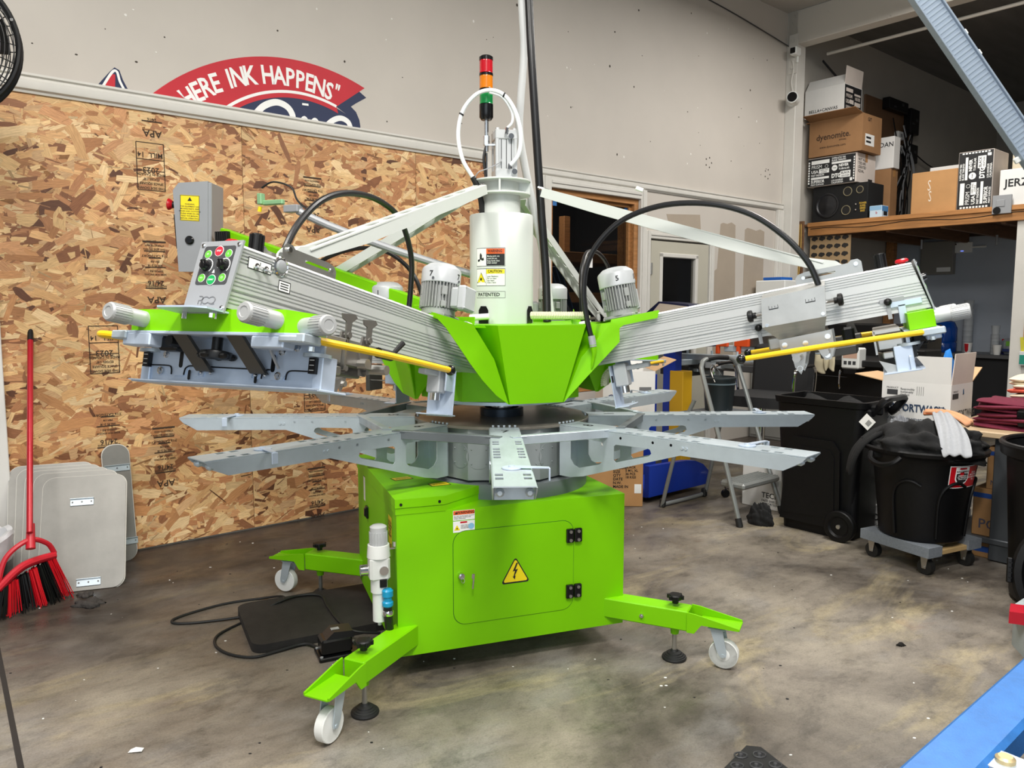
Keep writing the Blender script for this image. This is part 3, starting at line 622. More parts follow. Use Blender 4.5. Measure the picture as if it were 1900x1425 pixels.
# ---- pallet arms
def arm_mesh():
    a = MB(); hw = .052; R0, R1 = .335, 1.268
    holes = []
    for x in (.645, .683, .77, .815, .857, .90, 1.135, 1.178):
        for s in (-1, 1): holes.append([(x - .013, s * .026), (x + .013, s * .026), (x + .013, s * .047), (x - .013, s * .047)][::s])
    a.prism([(R0, -hw), (R1, -hw), (R1, hw), (R0, hw)], .003, TR(0, 0, -.003), holes=holes)
    side = [(R0 + .01, -.004), (R0 + .01, -.19), (.40, -.19), (.46, -.178), (.855, -.05), (1.20, -.05), (1.255, -.018), (R1, -.004)]
    hs = [rrect(.395, -.128, .555, -.042, .02), rrect(.60, -.098, .74, -.042, .016)]
    hs[0] = [(.41, -.042), (.40, -.05), (.40, -.12), (.415, -.142), (.44, -.15), (.53, -.125), (.545, -.112), (.545, -.05), (.538, -.042)][::-1]
    hs[1] = [(.60, -.045), (.592, -.052), (.592, -.1), (.60, -.108), (.66, -.09), (.735, -.068), (.745, -.058), (.74, -.046), (.73, -.042)][::-1]
    for s in (-1, 1):
        a.prism(side, .003, TR(0, s * hw + (.003 if s > 0 else 0), 0) @ RX(90), holes=[h_ for h_ in hs])
        for x in (.5, .62, .75, .82): a.cyl((x, s * hw, -.02), (x, s * (hw + .003), -.02), .005, seg=8)
        a.cyl((.862, s * hw, -.025), (.862, s * (hw + .006), -.025), .0055, seg=6); a.cyl((.876, s * hw, -.025), (.876, s * (hw + .006), -.025), .0055, seg=6)
        a.box((R0 + .012, s * .03, -.1), (.003, .05, .18))
    a.box((R1 - .07, 0, -.03), (.003, .1, .04))
    for s in (-1, 1): a.lathe([(.011, 0), (.012, .01), (.006, .018)], (R1 - .03, s * .037, -.02), (1, 0, 0), 10)
    return a.mesh('pallet_arm', [GALV])
AM = arm_mesh()
lv = MB(); lv.lathe([(.027, 0), (.027, .003), (.01, .0035), (.009, .008)], (1.06, 0, .001), seg=20); lv.prism([(0, -.012), (.1, -.006), (.1, .006), (0, .012)], .003, TR(1.06, 0, .004) @ RZ(80)); lv.box((1.077, .1, -.012), (.02, .004, .034), RZ(0), .001)
LV = lv.mesh('pallet_lock_lever', [GALVL])
for k in range(8):
    o = bpy.data.objects.new('pallet_arm', AM); COL.objects.link(o); o.parent = press; az = 2.25 + 45 * k
    o.matrix_local = TR(0, 0, .868) @ RZ(az - 90)
    l = bpy.data.objects.new('pallet_lock_lever', LV); COL.objects.link(l); l.parent = o
    num = str((7 + k - 1) % 8 + 1)
    MB().text(num, .06, TR(.44, 0, .0006) @ RZ(90), bold=.012).build('arm_number', INK, o, smooth=0)
    b = MB(); r_ = .575; p0 = Vector((r_ * cos(radians(az - 90)), r_ * sin(radians(az - 90)), .858)); p1 = Vector((r_ * cos(radians(az - 45)), r_ * sin(radians(az - 45)), .858)); d = (p1 - p0).normalized()
    q = (p0 + p1) / 2; ang = degrees(atan2(d.y, d.x)); ln = (p1 - p0).length - .096
    b.box((0, 0, 0), (ln, .026, .03), TR(*q) @ RZ(ang), .0015)
    for s in (-1, 1): b.box((s * (ln / 2 + .004), 0, .012), (.05, .03, .003), TR(*q) @ RZ(ang))
    b.build('cross_brace', GALVD if k % 2 else GALV, press)
# ---- green hub
hub = MB(); hub.prism([(.33 * cos(radians(20 + 45 * k)), .33 * sin(radians(20 + 45 * k))) for k in range(8)], .26, None, z0=.955)
hubo = hub.build('hub_body', GREEN, press)
MB().lathe([(.30, .94), (.30, .952)], seg=40).build('hub_ring', GALVL, hubo)
dp_ = []
for k in range(4):
    M = RZ(20 + 90 * k)
    def hp(s, lat, z): # head frame (az = -25) point -> panel frame; panel az 20 => rotate by -45
        a = radians(-45); ux, uy = sin(a), -cos(a); lx, ly = cos(a), sin(a)
        return (s * ux + lat * lx, s * uy + lat * ly, z)
    p = MB(); t_, b_ = .166, .102
    P = [(-t_, -.436, 1.238), (t_, -.436, 1.238), (b_, -.381, .957), (-b_, -.381, .957)]
    p.add(P + [(x, y + .004, z) for x, y, z in P], [(0, 1, 2, 3), (7, 6, 5, 4), (0, 4, 5, 1), (1, 5, 6, 2), (2, 6, 7, 3), (3, 7, 4, 0)])
    p.build('hub_panel', GREEN, press, M)
    # wings: left one curved (counter clockwise head), right one notched
    def wing(sgn, outline, name):
        pts = []
        for s, z in outline:
            f = min(1, max(0, (.66 - s) / .32)); lat = .062 + .135 * f
            q = hp(s, lat, z); pts.append((q[0] * sgn, q[1], q[2]))
        inner = [hp(.50, .135, 1.243), hp(.40, .165, 1.12)]; inner = [(x * sgn, y, z) for x, y, z in inner]
        W = MB(); loop = pts + inner[::-1]; n = len(loop)
        Pn = [Vector(q) for q in loop]; cen = sum(Pn, Vector()) / n; off = Vector((0, .004, 0))
        tr = geometry.tessellate_polygon([[Vector((q.x, q.z, 0)) for q in Pn]])
        vs = [tuple(q) for q in Pn] + [tuple(q + off) for q in Pn]
        W.add(vs, [tuple(t) for t in tr] + [tuple(n + i for i in reversed(t)) for t in tr] + [(i, (i + 1) % n, n + (i + 1) % n, n + i) for i in range(n)])
        # fold back to the panel edge
        a_, e_, b2 = inner[0], inner[1], pts[-1]
        d_, c_ = (P[0], P[3]) if sgn > 0 else (P[1], P[2])
        m1 = ((a_[0] + d_[0]) / 2 - .01 * sgn, (a_[1] + d_[1]) / 2 + .15, 1.238); m2 = ((e_[0] + (d_[0] + c_[0]) / 2) / 2, (e_[1] + c_[1]) / 2 + .10, 1.10); m3 = ((b2[0] + c_[0]) / 2, b2[1] + .012, .957)
        rows = [(a_, m1, d_), (e_, m2, tuple((d_[q] + c_[q]) / 2 for q in range(3))), (b2, m3, c_)]; V = [q for r_ in rows for q in r_]
        W.add(V, [(0, 1, 4, 3), (1, 2, 5, 4), (3, 4, 7, 6), (4, 5, 8, 7)])
        W.build(name, GREEN, press, M, smooth=30)
    wing(1, [(.655, 1.286), (.60, 1.235), (.55, 1.17), (.505, 1.11), (.455, 1.05), (.40, .995), (.345, .957)], 'hub_wing')
    wing(-1, [(.5, 1.256), (.656, 1.29), (.651, 1.262), (.54, 1.236), (.527, 1.225), (.528, 1.176), (.43, 1.06), (.345, .957)], 'hub_wing')
tp = MB(); tp.prism([(.43 * cos(radians(20 + 45 * k + 22.5)), .43 * sin(radians(20 + 45 * k + 22.5))) for k in range(8)], .008, None, z0=1.228); tp.build('hub_deck', GREEN, press)
# ---- tower
tw = MB().lathe([(.126, 1.236), (.126, 1.655), (.123, 1.66), (.075, 1.66), (.075, 1.735)], seg=56); tower = tw.build('tower_column', WHITEP, press)
fl = MB(); fl.lathe([(.113, 1.735), (.115, 1.737), (.115, 1.741), (.113, 1.743)], seg=40); fl.lathe([(.113, 1.786), (.115, 1.788), (.115, 1.792), (.113, 1.794)], seg=40)
fl.cyl((0, 0, 1.74), (0, 0, 1.79), .07, seg=32)
for k in range(8): fl.box((.09, 0, 1.764), (.045, .005, .044), RZ(20 + 22 * (1 if k % 2 else -1) + 45 * k))
fl.build('strut_flange', WHITEP, tower)
for az in (40, -5):
    for zz in (1.246,):
        MB().prism([(-.022, 0), (.022, 0), (.022, .05), (.012, .066), (-.012, .066), (-.022, .05)], .002, RZ(20 + (az - 20) * 2.1) @ TR(0, -.1262, zz - .008) @ RX(90)).build('cable_port', BLACKG, tower)
# curved stickers on the column
def on_col(mb, pts, e): return [(sin(a) * (.126 + e), -cos(a) * (.126 + e), z) for a, z in pts]
def cpatch(mb, a0, a1, z0, z1, e, k):
    mb.use(k); n = 6
    for i in range(n):
        A, B = a0 + (a1 - a0) * i / n, a0 + (a1 - a0) * (i + 1) / n
        mb.add(on_col(mb, [(A, z0), (B, z0), (B, z1), (A, z1)], e), [(0, 1, 2, 3)])
def ctext(mb, t, size, a0, z, e, k, bold=.02, sx=1):
    o = len(mb.v); mb.use(k).text(t, size, None, 'LEFT', bold=bold, sx=sx)
    for i in range(o, len(mb.v)):
        x, y, _ = mb.v[i]; a = a0 + x / .126; mb.v[i] = (sin(a) * (.126 + e), -cos(a) * (.126 + e), z + y)
st = MB()
A0, A1, AM_ = -.83, .12, -.46
cpatch(st, A0 - .01, A1 + .01, 1.456, 1.526, .0004, 1); cpatch(st, A0, A1, 1.458, 1.524, .0008, 0); cpatch(st, AM_, A1 - .01, 1.459, 1.523, .0012, 1); cpatch(st, AM_, A1 - .01, 1.503, 1.523, .0016, 2)
ctext(st, 'WARNING', .0145, AM_ + .05, 1.513, .002, 1, .02, .8); ctext(st, 'Moving parts can\ncrush and cut.\nKeep hands clear.\nSTAY AWAY', .0088, AM_ + .03, 1.481, .002, 0, .01, .8)
st.use(1).add(on_col(st, [(-.78, 1.474), (-.54, 1.48), (-.56, 1.49), (-.62, 1.486), (-.62, 1.5), (-.67, 1.508), (-.70, 1.5), (-.70, 1.484), (-.78, 1.482)], .0014), [tuple(range(9))])
cpatch(st, A0 - .01, A1 + .01, 1.381, 1.448, .0004, 1); cpatch(st, A0, A1, 1.383, 1.446, .0008, 0); cpatch(st, AM_, A1 - .01, 1.428, 1.445, .0012, 3); cpatch(st, AM_ - .008, AM_, 1.383, 1.446, .0014, 1)
ctext(st, 'CAUTION', .0145, AM_ + .05, 1.4365, .002, 1, .02, .85); ctext(st, 'Laser Radiation\nDo not stare\ninto beam.\nClass 2 laser', .0078, AM_ + .03, 1.406, .002, 1, .01, .9)
for s_, k_, e_ in ((.043, 1, .0012), (.036, 3, .0018)):
    c0, z0 = -.65, 1.412; st.use(k_).add(on_col(st, [(c0 - s_ / 2 / .126, z0 - s_ * .45), (c0 + s_ / 2 / .126, z0 - s_ * .45), (c0, z0 + s_ * .5)], e_), [(0, 1, 2)])
st.use(1).add(on_col(st, [(-.65 + .06 * (1 if k % 2 else .45) * cos(k * pi / 8), 1.408 + .0075 * (1 if k % 2 else .45) * sin(k * pi / 8)) for k in range(16)], .0022), [tuple(range(16))])
cpatch(st, A0 - .01, A1 + .01, 1.335, 1.361, .0004, 1); cpatch(st, A0, A1, 1.3365, 1.3595, .0008, 4); ctext(st, 'PATENTED', .0185, A0 + .06, 1.348, .0014, 1, .02, 1.02)
st.build('warning_labels', [WHITE, INK, ORANGE, YELST, WHITEP], tower, smooth=0, recalc=False)
# lifting cylinder on top, air loop and stack light
cy = MB(); CM = TR(.012, 0, 0) @ RZ(12)
cy.use(0).box((0, 0, 1.815), (.088, .088, .04), CM, .003); cy.box((0, 0, 1.965), (.088, .088, .036), CM, .003)
cy.box((0, 0, 1.89), (.078, .078, .14), CM, .002)
for s in (-1, 1):
    for t in (-1, 1): cy.box((s * .036, t * .036, 1.89), (.014, .014, .15), CM, .002); cy.cyl(CM @ Vector((s * .033, t * .033, 1.98)), CM @ Vector((s * .033, t * .033, 1.99)), .008, seg=6)
for s in (-.02, 0, .02): cy.use(1).box((s, -.0395, 1.89), (.003, .002, .12), CM)
cy.use(2).cyl(CM @ Vector((.015, -.04, 1.955)), CM @ Vector((.015, -.062, 1.955)), .011, seg=10); cy.cyl(CM @ Vector((.028, -.04, 1.822)), CM @ Vector((.028, -.062, 1.822)), .011, seg=10); cy.cyl((.03, -.058, 1.83), (.034, -.058, 1.85), .007, seg=8); cy.cyl((.02, -.058, 1.962), (.024, -.058, 1.985), .007, seg=8)
cyl_o = cy.build('lift_cylinder', [mat('cylinder_aluminium', '#c4c6c6', .4, .4), DGREY, CHROME], tower)
lt = MB(); lx = -.058
lt.use(0).cyl((lx, -.01, 1.905), (lx, -.01, 2.05), .0085, seg=12); lt.cyl((lx, -.01, 1.93), (lx, -.01, 1.965), .013, seg=6); lt.cyl((lx, -.01, 1.81), (lx, -.01, 1.9), .005, seg=8); lt.box((lx + .02, -.01, 1.93), (.05, .02, .006))
sl_ = lt.build('stack_light', [CHROME], tower)
MB().lathe([(.02, 2.025), (.027, 2.035), (.027, 2.083)], (lx, -.01, 0), seg=24).build('light_base', BLACKG, sl_)
for z0, m_ in ((2.083, GRN_L), (2.141, AMB_L), (2.199, RED_L)):
    q = MB(); q.lathe([(.0262, z0 + .002)] + [(.0262 if k % 2 else .0252, z0 + .004 + .046 * k / 12) for k in range(13)], (lx, -.01, 0), seg=24); q.build('light_lens', m_, sl_)
    MB().lathe([(.027, z0 + .05), (.027, z0 + .058)] if z0 < 2.19 else [(.027, z0 + .05), (.027, z0 + .062), (.02, z0 + .067)], (lx, -.01, 0), seg=24).build('light_collar', BLACKG, sl_)
at_ = MB(); at_.tube([(-.11, -.06, 1.80), (-.15, -.06, 1.87), (-.165, -.06, 1.96), (-.148, -.06, 2.045), (-.10, -.06, 2.105), (-.045, -.06, 2.125), (.01, -.06, 2.108), (.05, -.06, 2.055), (.072, -.06, 1.985), (.075, -.06, 1.93), (.065, -.06, 1.88), (.036, -.06, 1.845)], .008, seg=8)
at_.build('air_tube_loop', TUBEW, tower)
at_ = MB(); at_.tube([(-.045, -.058, 2.118), (.005, -.055, 2.10), (.04, -.05, 2.05), (.043, -.05, 2.01), (.024, -.058, 1.985)], .0055, seg=8); at_.build('air_tube_short', TUBEW, tower)
at_ = MB()
for p, a in (((-.152, -.06, 2.035), 60), ((.012, -.06, 2.107), -25)): at_.cyl(Vector(p) - Vector((cos(radians(a)), 0, sin(radians(a)))) * .003, Vector(p) + Vector((cos(radians(a)), 0, sin(radians(a)))) * .003, .0095, seg=10)
at_.build('zip_ties', BLACK, tower)
MB().tube([(-.11, -.06, 1.80), (-.095, -.055, 1.77), (-.08, -.04, 1.72), (-.074, -.03, 1.66)], .011, seg=8).build('air_tube_sleeve', BLACKR, tower)
MB().tube([(lx, -.012, 1.93), (lx - .01, -.02, 1.88), (lx - .004, -.02, 1.82), (lx, -.02, 1.79)], .006, seg=6).build('light_cable', BLACKR, tower)
wi = MB(); wi.use(0).tube([(.0, -.05, 1.87), (-.005, -.06, 1.855), (-.05, -.075, 1.83), (-.085, -.085, 1.815), (-.1, -.08, 1.795)], .002, seg=5); wi.build('sensor_wire', [GREYP], tower); MB().box((-.1, -.085, 1.826), (.03, .014, .014), RY(20), .002).build('wire_connector', NYLON, tower)
# spiral tubes lying on the deck
def spiral(a, b, r, turns, wr):
    a, b = Vector(a), Vector(b); d = b - a; A = axis_mat(a, d); L = d.length; n = turns * 8
    return [tuple(A @ Vector((r * cos(2 * pi * k / 8), r * sin(2 * pi * k / 8), L * k / n))) for k in range(n + 1)]
mb = MB().tube(spiral((.115, -.13, 1.268), (.33, -.2, 1.268), .0125, 34, 0), .0035, seg=5, sub=1); mb.build('spiral_tube', TUBEY, press)
mb = MB().cyl((-.12, -.14, 1.26), (-.045, -.145, 1.265), .012, seg=12); mb.build('deck_tube', TUBEW, press)
mb = MB(); P = [(.33 + .03 * cos(t), -.02 + .0, 1.03 + .045 * sin(t)) for t in [pi * .1 + k * .12 for k in range(26)]]
sp_ = []
for i in range(len(P) * 6):
    k = min(i // 6, len(P) - 1); t = i * 2 * pi / 6; c = Vector(P[k]); rad = Vector((c.x - .33, 0, c.z - 1.03)).normalized(); sp_.append(tuple(c + rad * .013 * cos(t) + Vector((0, .013 * sin(t), 0))))
mb.tube(sp_, .004, seg=5, sub=1); mb.build('spiral_tube', TUBEY, press, TR(.10, -.12, -.02))
# ---- print heads (local frame: x outward along the tilted beam, z up from the beam's underside, y sideways)
HEADS = [(-25, '7'), (65, '5'), (155, '3'), (-115, '1')]
HP = {}                                                      # sub-part name -> (list of (mesh builder result))
def hpart(name, mb, mats, M=I4, label=None, smooth=35, recalc=True): HP.setdefault(name, []).append((mb.mesh(name, mats, smooth, recalc), M, label))
def beam_mesh():
    b = MB(); hw, H = .05, .15
    gro = [(.012, .003), (.021, .003), (.030, .003), (.042, .006), (.054, .003), (.063, .003), (.072, .003), (.081, .003), (.110, .003), (.118, .003), (.126, .003), (.134, .003), (.142, .003)]
    side = [(hw, 0)]
    for z, d in gro: q = .0022 if d < .005 else .0035; side += [(hw, z - q), (hw - d, z - q * .6), (hw - d, z + q * .6), (hw, z + q)]
    side += [(hw - .003, H), ]
    prof = side + [(-y, z) for y, z in side[::-1]]
    n = len(prof); vs = [(.20, y, z) for y, z in prof] + [(1.543 - .035 * z / H, y, z) for y, z in prof]
    fs = [(i, (i + 1) % n, n + (i + 1) % n, n + i) for i in range(n)]
    b.add(vs, fs); tr = geometry.tessellate_polygon([[Vector((y, z, 0)) for y, z in prof]])
    b.add(vs, [tuple(t) for t in tr] + [tuple(n + i for i in reversed(t)) for t in tr])
    return b.mesh('print_head', [ALU], 20)
BEAM = beam_mesh()
# motor
MT = TR(.545, 0, .158)
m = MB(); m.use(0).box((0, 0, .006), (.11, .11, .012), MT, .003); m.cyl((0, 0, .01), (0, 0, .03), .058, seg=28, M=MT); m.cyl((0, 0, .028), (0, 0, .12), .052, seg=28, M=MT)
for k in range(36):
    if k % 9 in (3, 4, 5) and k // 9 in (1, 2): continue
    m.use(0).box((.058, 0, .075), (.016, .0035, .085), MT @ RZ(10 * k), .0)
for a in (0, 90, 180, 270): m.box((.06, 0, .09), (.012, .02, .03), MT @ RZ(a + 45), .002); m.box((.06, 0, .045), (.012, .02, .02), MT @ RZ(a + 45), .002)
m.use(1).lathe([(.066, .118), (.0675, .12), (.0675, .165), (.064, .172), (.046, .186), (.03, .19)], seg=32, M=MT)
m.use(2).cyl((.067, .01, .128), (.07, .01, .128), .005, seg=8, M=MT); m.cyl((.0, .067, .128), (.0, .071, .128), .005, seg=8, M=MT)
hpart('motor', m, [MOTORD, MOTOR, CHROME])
m = MB().box((0, .078, .068), (.07, .035, .07), MT, .006); m.box((0, .105, .068), (.082, .03, .082), MT, .006)
for s in (-1, 1):
    for t in (-1, 1): m.cyl((s * .034, .119, .068 + t * .034), (s * .034, .122, .068 + t * .034), .003, seg=6, M=MT)
hpart('terminal_box', m, [MOTOR])
m = MB().box((.47, 0, .1535), (.36, .122, .007), None, .001); m.box((.36, 0, .175), (.006, .09, .05), None, .001)
for s in (-1, 1):
    m.box((.5, s * .059, .148), (.34, .004, .018), None, .001)
hpart('motor_deck', m, [GREEN])
m = MB().cyl((.40, .03, .166), (.33, .03, .166), .012, seg=12); m.cyl((.42, -.03, .166), (.42, -.03, .172), .01, seg=6); hpart('cable_gland', m, [NYLON])
# support strut: channel with a slotted web
def chan(p0, p1, w0, w1, d0, d1, t=.004):
    p0, p1 = Vector(p0), Vector(p1); L = (p1 - p0).length; s = MB()
    A = TR(*p0) @ Matrix.Rotation(-atan2(p1.z - p0.z, p1.x - p0.x), 4, 'Y')
    hol = []
    for k in range(7):
        x = L * (.14 + k * .085); hol.append(circ(x, 0, .03, 16, .014))
    hol.append([(L * .74, -.013), (L * .93, -.012), (L * .93, .012), (L * .74, .013)])
    web = [(0, -w0 / 2), (L * .95, -w1 / 2), (L * .95, w1 / 2), (0, w0 / 2)]
    s.prism(web, t, A, holes=hol)
    for sg in (-1, 1):
        sd = [(0, .003), (0, -d0), (L * .2, -.036), (L * .72, -.038), (L - .02, -.022), (L, -.012), (L + .008, 0), (L, .012), (L - .02, .018), (L * .9, .004)]
        s.prism(sd, .004, A @ TR(0, sg * w0 / 2 + (.004 if sg > 0 else 0), 0) @ RX(90))
        s.cyl(A @ Vector((L - .006, sg * w0 / 2, 0)), A @ Vector((L - .006, sg * (w0 / 2 + .008), 0)), .010, seg=12)
    return s
hpart('support_strut', chan((.33, 0, .70), (1.305, 0, .178), .05, .066, .03, .02), [WHITEP])
m = MB().cyl((.305, 0, .715), (.345, 0, .692), .006, seg=8); hpart('strut_rod', m, [CHROME])
m = MB()
for s in (-1, 1):
    q = [(1.165, .15), (1.37, .15), (1.37, .185), (1.36, .195), (1.34, .195), (1.33, .187), (1.20, .187), (1.175, .182), (1.165, .17)]
    m.use(0).prism(q, .004, TR(0, s * .044 + .002, 0) @ RX(90), holes=[rrect(1.185, .164, 1.29, .172, .0039, 3)])
    m.use(1).cyl((1.353, s * .044, .18), (1.353, s * .052, .18), .007, seg=8); m.cyl((1.19, s * .044, .168), (1.19, s * .052, .168), .006, seg=8)
m.use(0).box((1.268, 0, .154), (.205, .07, .005)); hpart('strut_bracket', m, [STEEL, CHROME])
# knobs on top
m = MB().lathe([(.016, 0), (.016, .046), (.013, .05)], (1.425, .01, .15), seg=14)
for k in range(10): m.box((.0165, 0, .025), (.003, .004, .045), TR(1.425, .01, .15) @ RZ(36 * k))
hpart('cap_valve', m, [BLACK])
hpart('red_stop_button', MB().cyl((1.485, 0, .148), (1.485, 0, .156), .01, seg=16).lathe([(.017, .156), (.02, .158), (.02, .164), (.015, .168)], (1.485, 0, 0), seg=20), [RED])
m = MB(); m.use(0).lathe([(.024, 0), (.025, .004), (.022, .006), (.02, .004)], (1.38, .049, .131), (0, 1, 0), 24); m.use(1).lathe([(.019, 0), (.015, .008), (.007, .011)], (1.38, .049, .131), (0, 1, 0), 18); hpart('pressure_regulator', m, [CHROME, GREYP])
m = MB(); m.use(0)
for x in (1.462, 1.432): m.cyl((x, .05, .111), (x, .057, .111), .008, seg=12); m.cyl((x, .057, .111), (x - .004, .072, .104), .0035, .0045, seg=8)
m.use(1).box((1.448, .0502, .116), (.072, .0006, .026)); m.box((1.36, .0502, .086), (.04, .0006, .026))
m.use(2)
for x0, x1, z in ((1.41, 1.486, .1285), (1.41, 1.486, .1035), (1.339, 1.381, .0985), (1.339, 1.381, .0735)): m.box(((x0 + x1) / 2, .0507, z), (x1 - x0, .0004, .002))
for x, z0, z1 in ((1.411, .103, .129), (1.485, .103, .129), (1.34, .073, .099), (1.38, .073, .099), (1.447, .108, .124)): m.box((x, .0507, (z0 + z1) / 2), (.002, .0004, z1 - z0))
for z in (.080, .086, .092): m.box((1.36, .0507, z), (.028, .0004, .0025))
hpart('toggle_switches', m, [CHROME, WHITE, INK])
# control panel on the sloped end
A = TR(1.549, 0, -.016) @ RY(-11.5) @ RZ(90) @ RX(90)        # local: x sideways (+y), y up the plate, z outward
m = MB(); m.use(0).prism([(-.062, 0), (.062, 0), (.064, .176), (-.064, .176)], .005, A)
m.use(1)
for x in (-.054, .054):
    for y in (.012, .166): m.lathe([(.005, .005), (.005, .007), (.003, .009)], seg=10, M=A @ TR(x, y, 0))
hpart('control_panel', m, [GREYP, CHROME])
m = MB(); m.use(0).prism(rrect(-.047, .068, .047, .163, .006, 3), .001, A @ TR(0, 0, .005))
E_ = A @ TR(0, 0, .006)
for x, y, r, k in ((0, .150, .0115, 3), (-.031, .143, .0092, 1), (.031, .143, .0092, 1), (-.031, .084, .0092, 1), (.031, .084, .0092, 1), (0, .079, .0115, 2)):
    m.use(5).prism(circ(x, y, r * 1.12, 18), .0006, E_); m.use(k).prism(circ(x, y, r, 18), .0014, E_)
for x in (-.026, .026):
    for t in range(9): a, b = radians(-50 + t * 28), radians(-50 + (t + 1) * 28 - 3); m.use(5).prism([(x + .0165 * cos(a), .114 + .0165 * sin(a)), (x + .0185 * cos(a), .114 + .0185 * sin(a)), (x + .0185 * cos(b), .114 + .0185 * sin(b)), (x + .0165 * cos(b), .114 + .0165 * sin(b))], .0005, E_)
for x, y, t in ((0, .150, 'STOP'), (0, .079, 'START')): m.use(5).text(t, .0055, E_ @ TR(x, y, .0018), bold=.02)
for x, y, t in ((-.031, .143, 'H'), (.031, .143, 'L'), (-.031, .084, '<>'), (.031, .084, 'O')): m.use(5).text(t, .008, E_ @ TR(x, y, .0018))
m.use(5).prism([(-.004, .096), (.004, .096), (.0, .105)], .0006, E_)
hpart('keypad', m, [DGREY, KEYG, KEYD, KEYR, BLACK, WHITE])
for x in (-.026, .026): m = MB(); m.lathe([(.013, 0), (.0125, .004), (.011, .012), (.008, .013)], seg=16, M=E_ @ TR(x, .114, 0)); m.box((0, 0, .012), (.006, .023, .007), E_ @ TR(x, .114, 0) @ RZ(35), .001); hpart('dial_knob', m, [BLACKG])
L_ = A @ TR(0, .03, .0056)                                    # maker's lettering drawn with bars and rings
m = MB()
def ringseg(cx, cy, r, a0, a1, wd=.0022, n=14):
    P = [(cx + rr * cos(radians(a0 + (a1 - a0) * k / n)), cy + rr * .8 * sin(radians(a0 + (a1 - a0) * k / n))) for rr, rev in ((r, 0), (r - wd, 1)) for k in (range(n + 1) if not rev else range(n, -1, -1))]
    m.prism(P, .0004, L_)
ringseg(-.014, .0045, .0065, -90, 90); m.box((-.0175, .0095, 0), (.008, .002, .0004), L_); m.box((-.0165, -.0005, 0), (.009, .002, .0004), L_); m.box((-.010, -.005, 0), (.0022, .01, .0004), L_ @ TR(-.001, -.0007, 0)); m.box((-.0205, -.005, 0), (.0022, .008, .0004), L_)
ringseg(.0, 0, .0115, 35, 325); ringseg(.018, 0, .0115, -145, 145) ; m.box((.024, -.009, 0), (.009, .0022, .0004), L_)
hpart('lettering', m, [GREYINK], smooth=0)
m = MB(); m.use(0).prism([(1.50, -.085), (1.60, -.085), (1.615, -.07), (1.615, .03), (1.60, .062), (1.50, .062)], .004, TR(0, 0, -.014)); m.use(1)
for y in (-.045, .045): m.cyl((1.56, y, -.03), (1.56, y, -.014), .006, seg=8)
m.cyl((1.575, .052, -.02), (1.575, .052, -.03), .007, seg=6)
hpart('panel_tray', m, [GALVL, CHROME])
# carriage cover on the -y side
c = MB(); o = [(1.056, -.118, .125), (1.2536, -.118, .128), (1.2436, -.118, .030), (1.0435, -.118, .030), (1.056, -.052, .142), (1.2536, -.052, .145), (1.227, -.066, -.018), (1.0824, -.066, -.018), (1.227, -.052, -.018), (1.0824, -.052, -.018)]
c.add(o, [(0, 1, 2, 3), (0, 4, 5, 1), (3, 2, 6, 7), (7, 6, 8, 9), (0, 3, 7, 9, 4), (1, 5, 8, 6, 2)])
hpart('carriage_cover', c, [ALUB], smooth=20)
m = MB()
for x0 in (1.075, 1.19):
    m.box((x0 + .014, -.1186, .085), (.03, .0006, .003))
    for t in range(4): m.box((x0 + t * .0095, -.1186, .091), (.0012, .0006, .006 if t % 3 else .011))
hpart('cover_scale', m, [INK], smooth=0)
m = MB(); m.use(1)
for x, y, z in ((1.06, -.118, .035), (1.235, -.118, .04)): m.cyl((x, y, z), (x, y - .004, z), .006, seg=8)
for s, x in ((-1, 1.05), (1, 1.25)):
    m.use(1).cyl((x, -.09, .075), (x + s * .03, -.09, .075), .005, seg=8); m.use(0).lathe([(.01, 0), (.01, .01), (.019, .012), (.02, .016), (.02, .024), (.016, .028)], (x + s * .022, -.09, .075), (s, 0, 0), 12)
hpart('stroke_knobs', m, [BLACK, CHROME])
for x, z in ((1.024, .032), (1.425, .040)): m = MB(); m.use(0).sphere((x, -.06, z), .012, 12, 8); m.use(1).box((x + .012, -.053, z + .004), (.07, .004, .012)); m.box((x + .0, -.053, z - .03), (.012, .004, .05)); hpart('stop_sensor', m, [BLACK, GREYP])
m = MB(); m.box((1.475, -.054, .028), (.09, .005, .018), None, .001); m.box((1.462, -.054, -.005), (.022, .005, .06), None, .001); hpart('side_clip', m, [GALVL])
# squeegee linkage under the beam
m = MB(); m.use(0).box((1.14, 0, -.03), (.19, .09, .04), None, .004)
for s in (-1, 1):
    y = s * .075
    q = [(1.085, -.02), (1.25, -.015), (1.25, -.075), (1.235, -.11), (1.215, -.11), (1.20, -.075), (1.165, -.068), (1.15, -.12), (1.135, -.145), (1.12, -.12), (1.115, -.07), (1.085, -.055)]
    m.use(0).prism(q, .006, TR(0, y + .003, 0) @ RX(90)); m.use(1)
    for x, z in ((1.235, -.035), (1.10, -.04), (1.225, -.095), (1.135, -.125), (1.165, -.045)): m.cyl((x, y - .009, z), (x, y + .009, z), .009, seg=10)
m.use(0).cyl((1.135, -.09, -.125), (1.135, .09, -.125), .008, seg=8); m.cyl((1.225, -.2, -.08), (1.225, .22, -.08), .013, seg=10); m.cyl((1.14, -.2, -.085), (1.14, .22, -.085), .013, seg=10)
hpart('squeegee_linkage', m, [STEEL, CHROME])
m = MB()
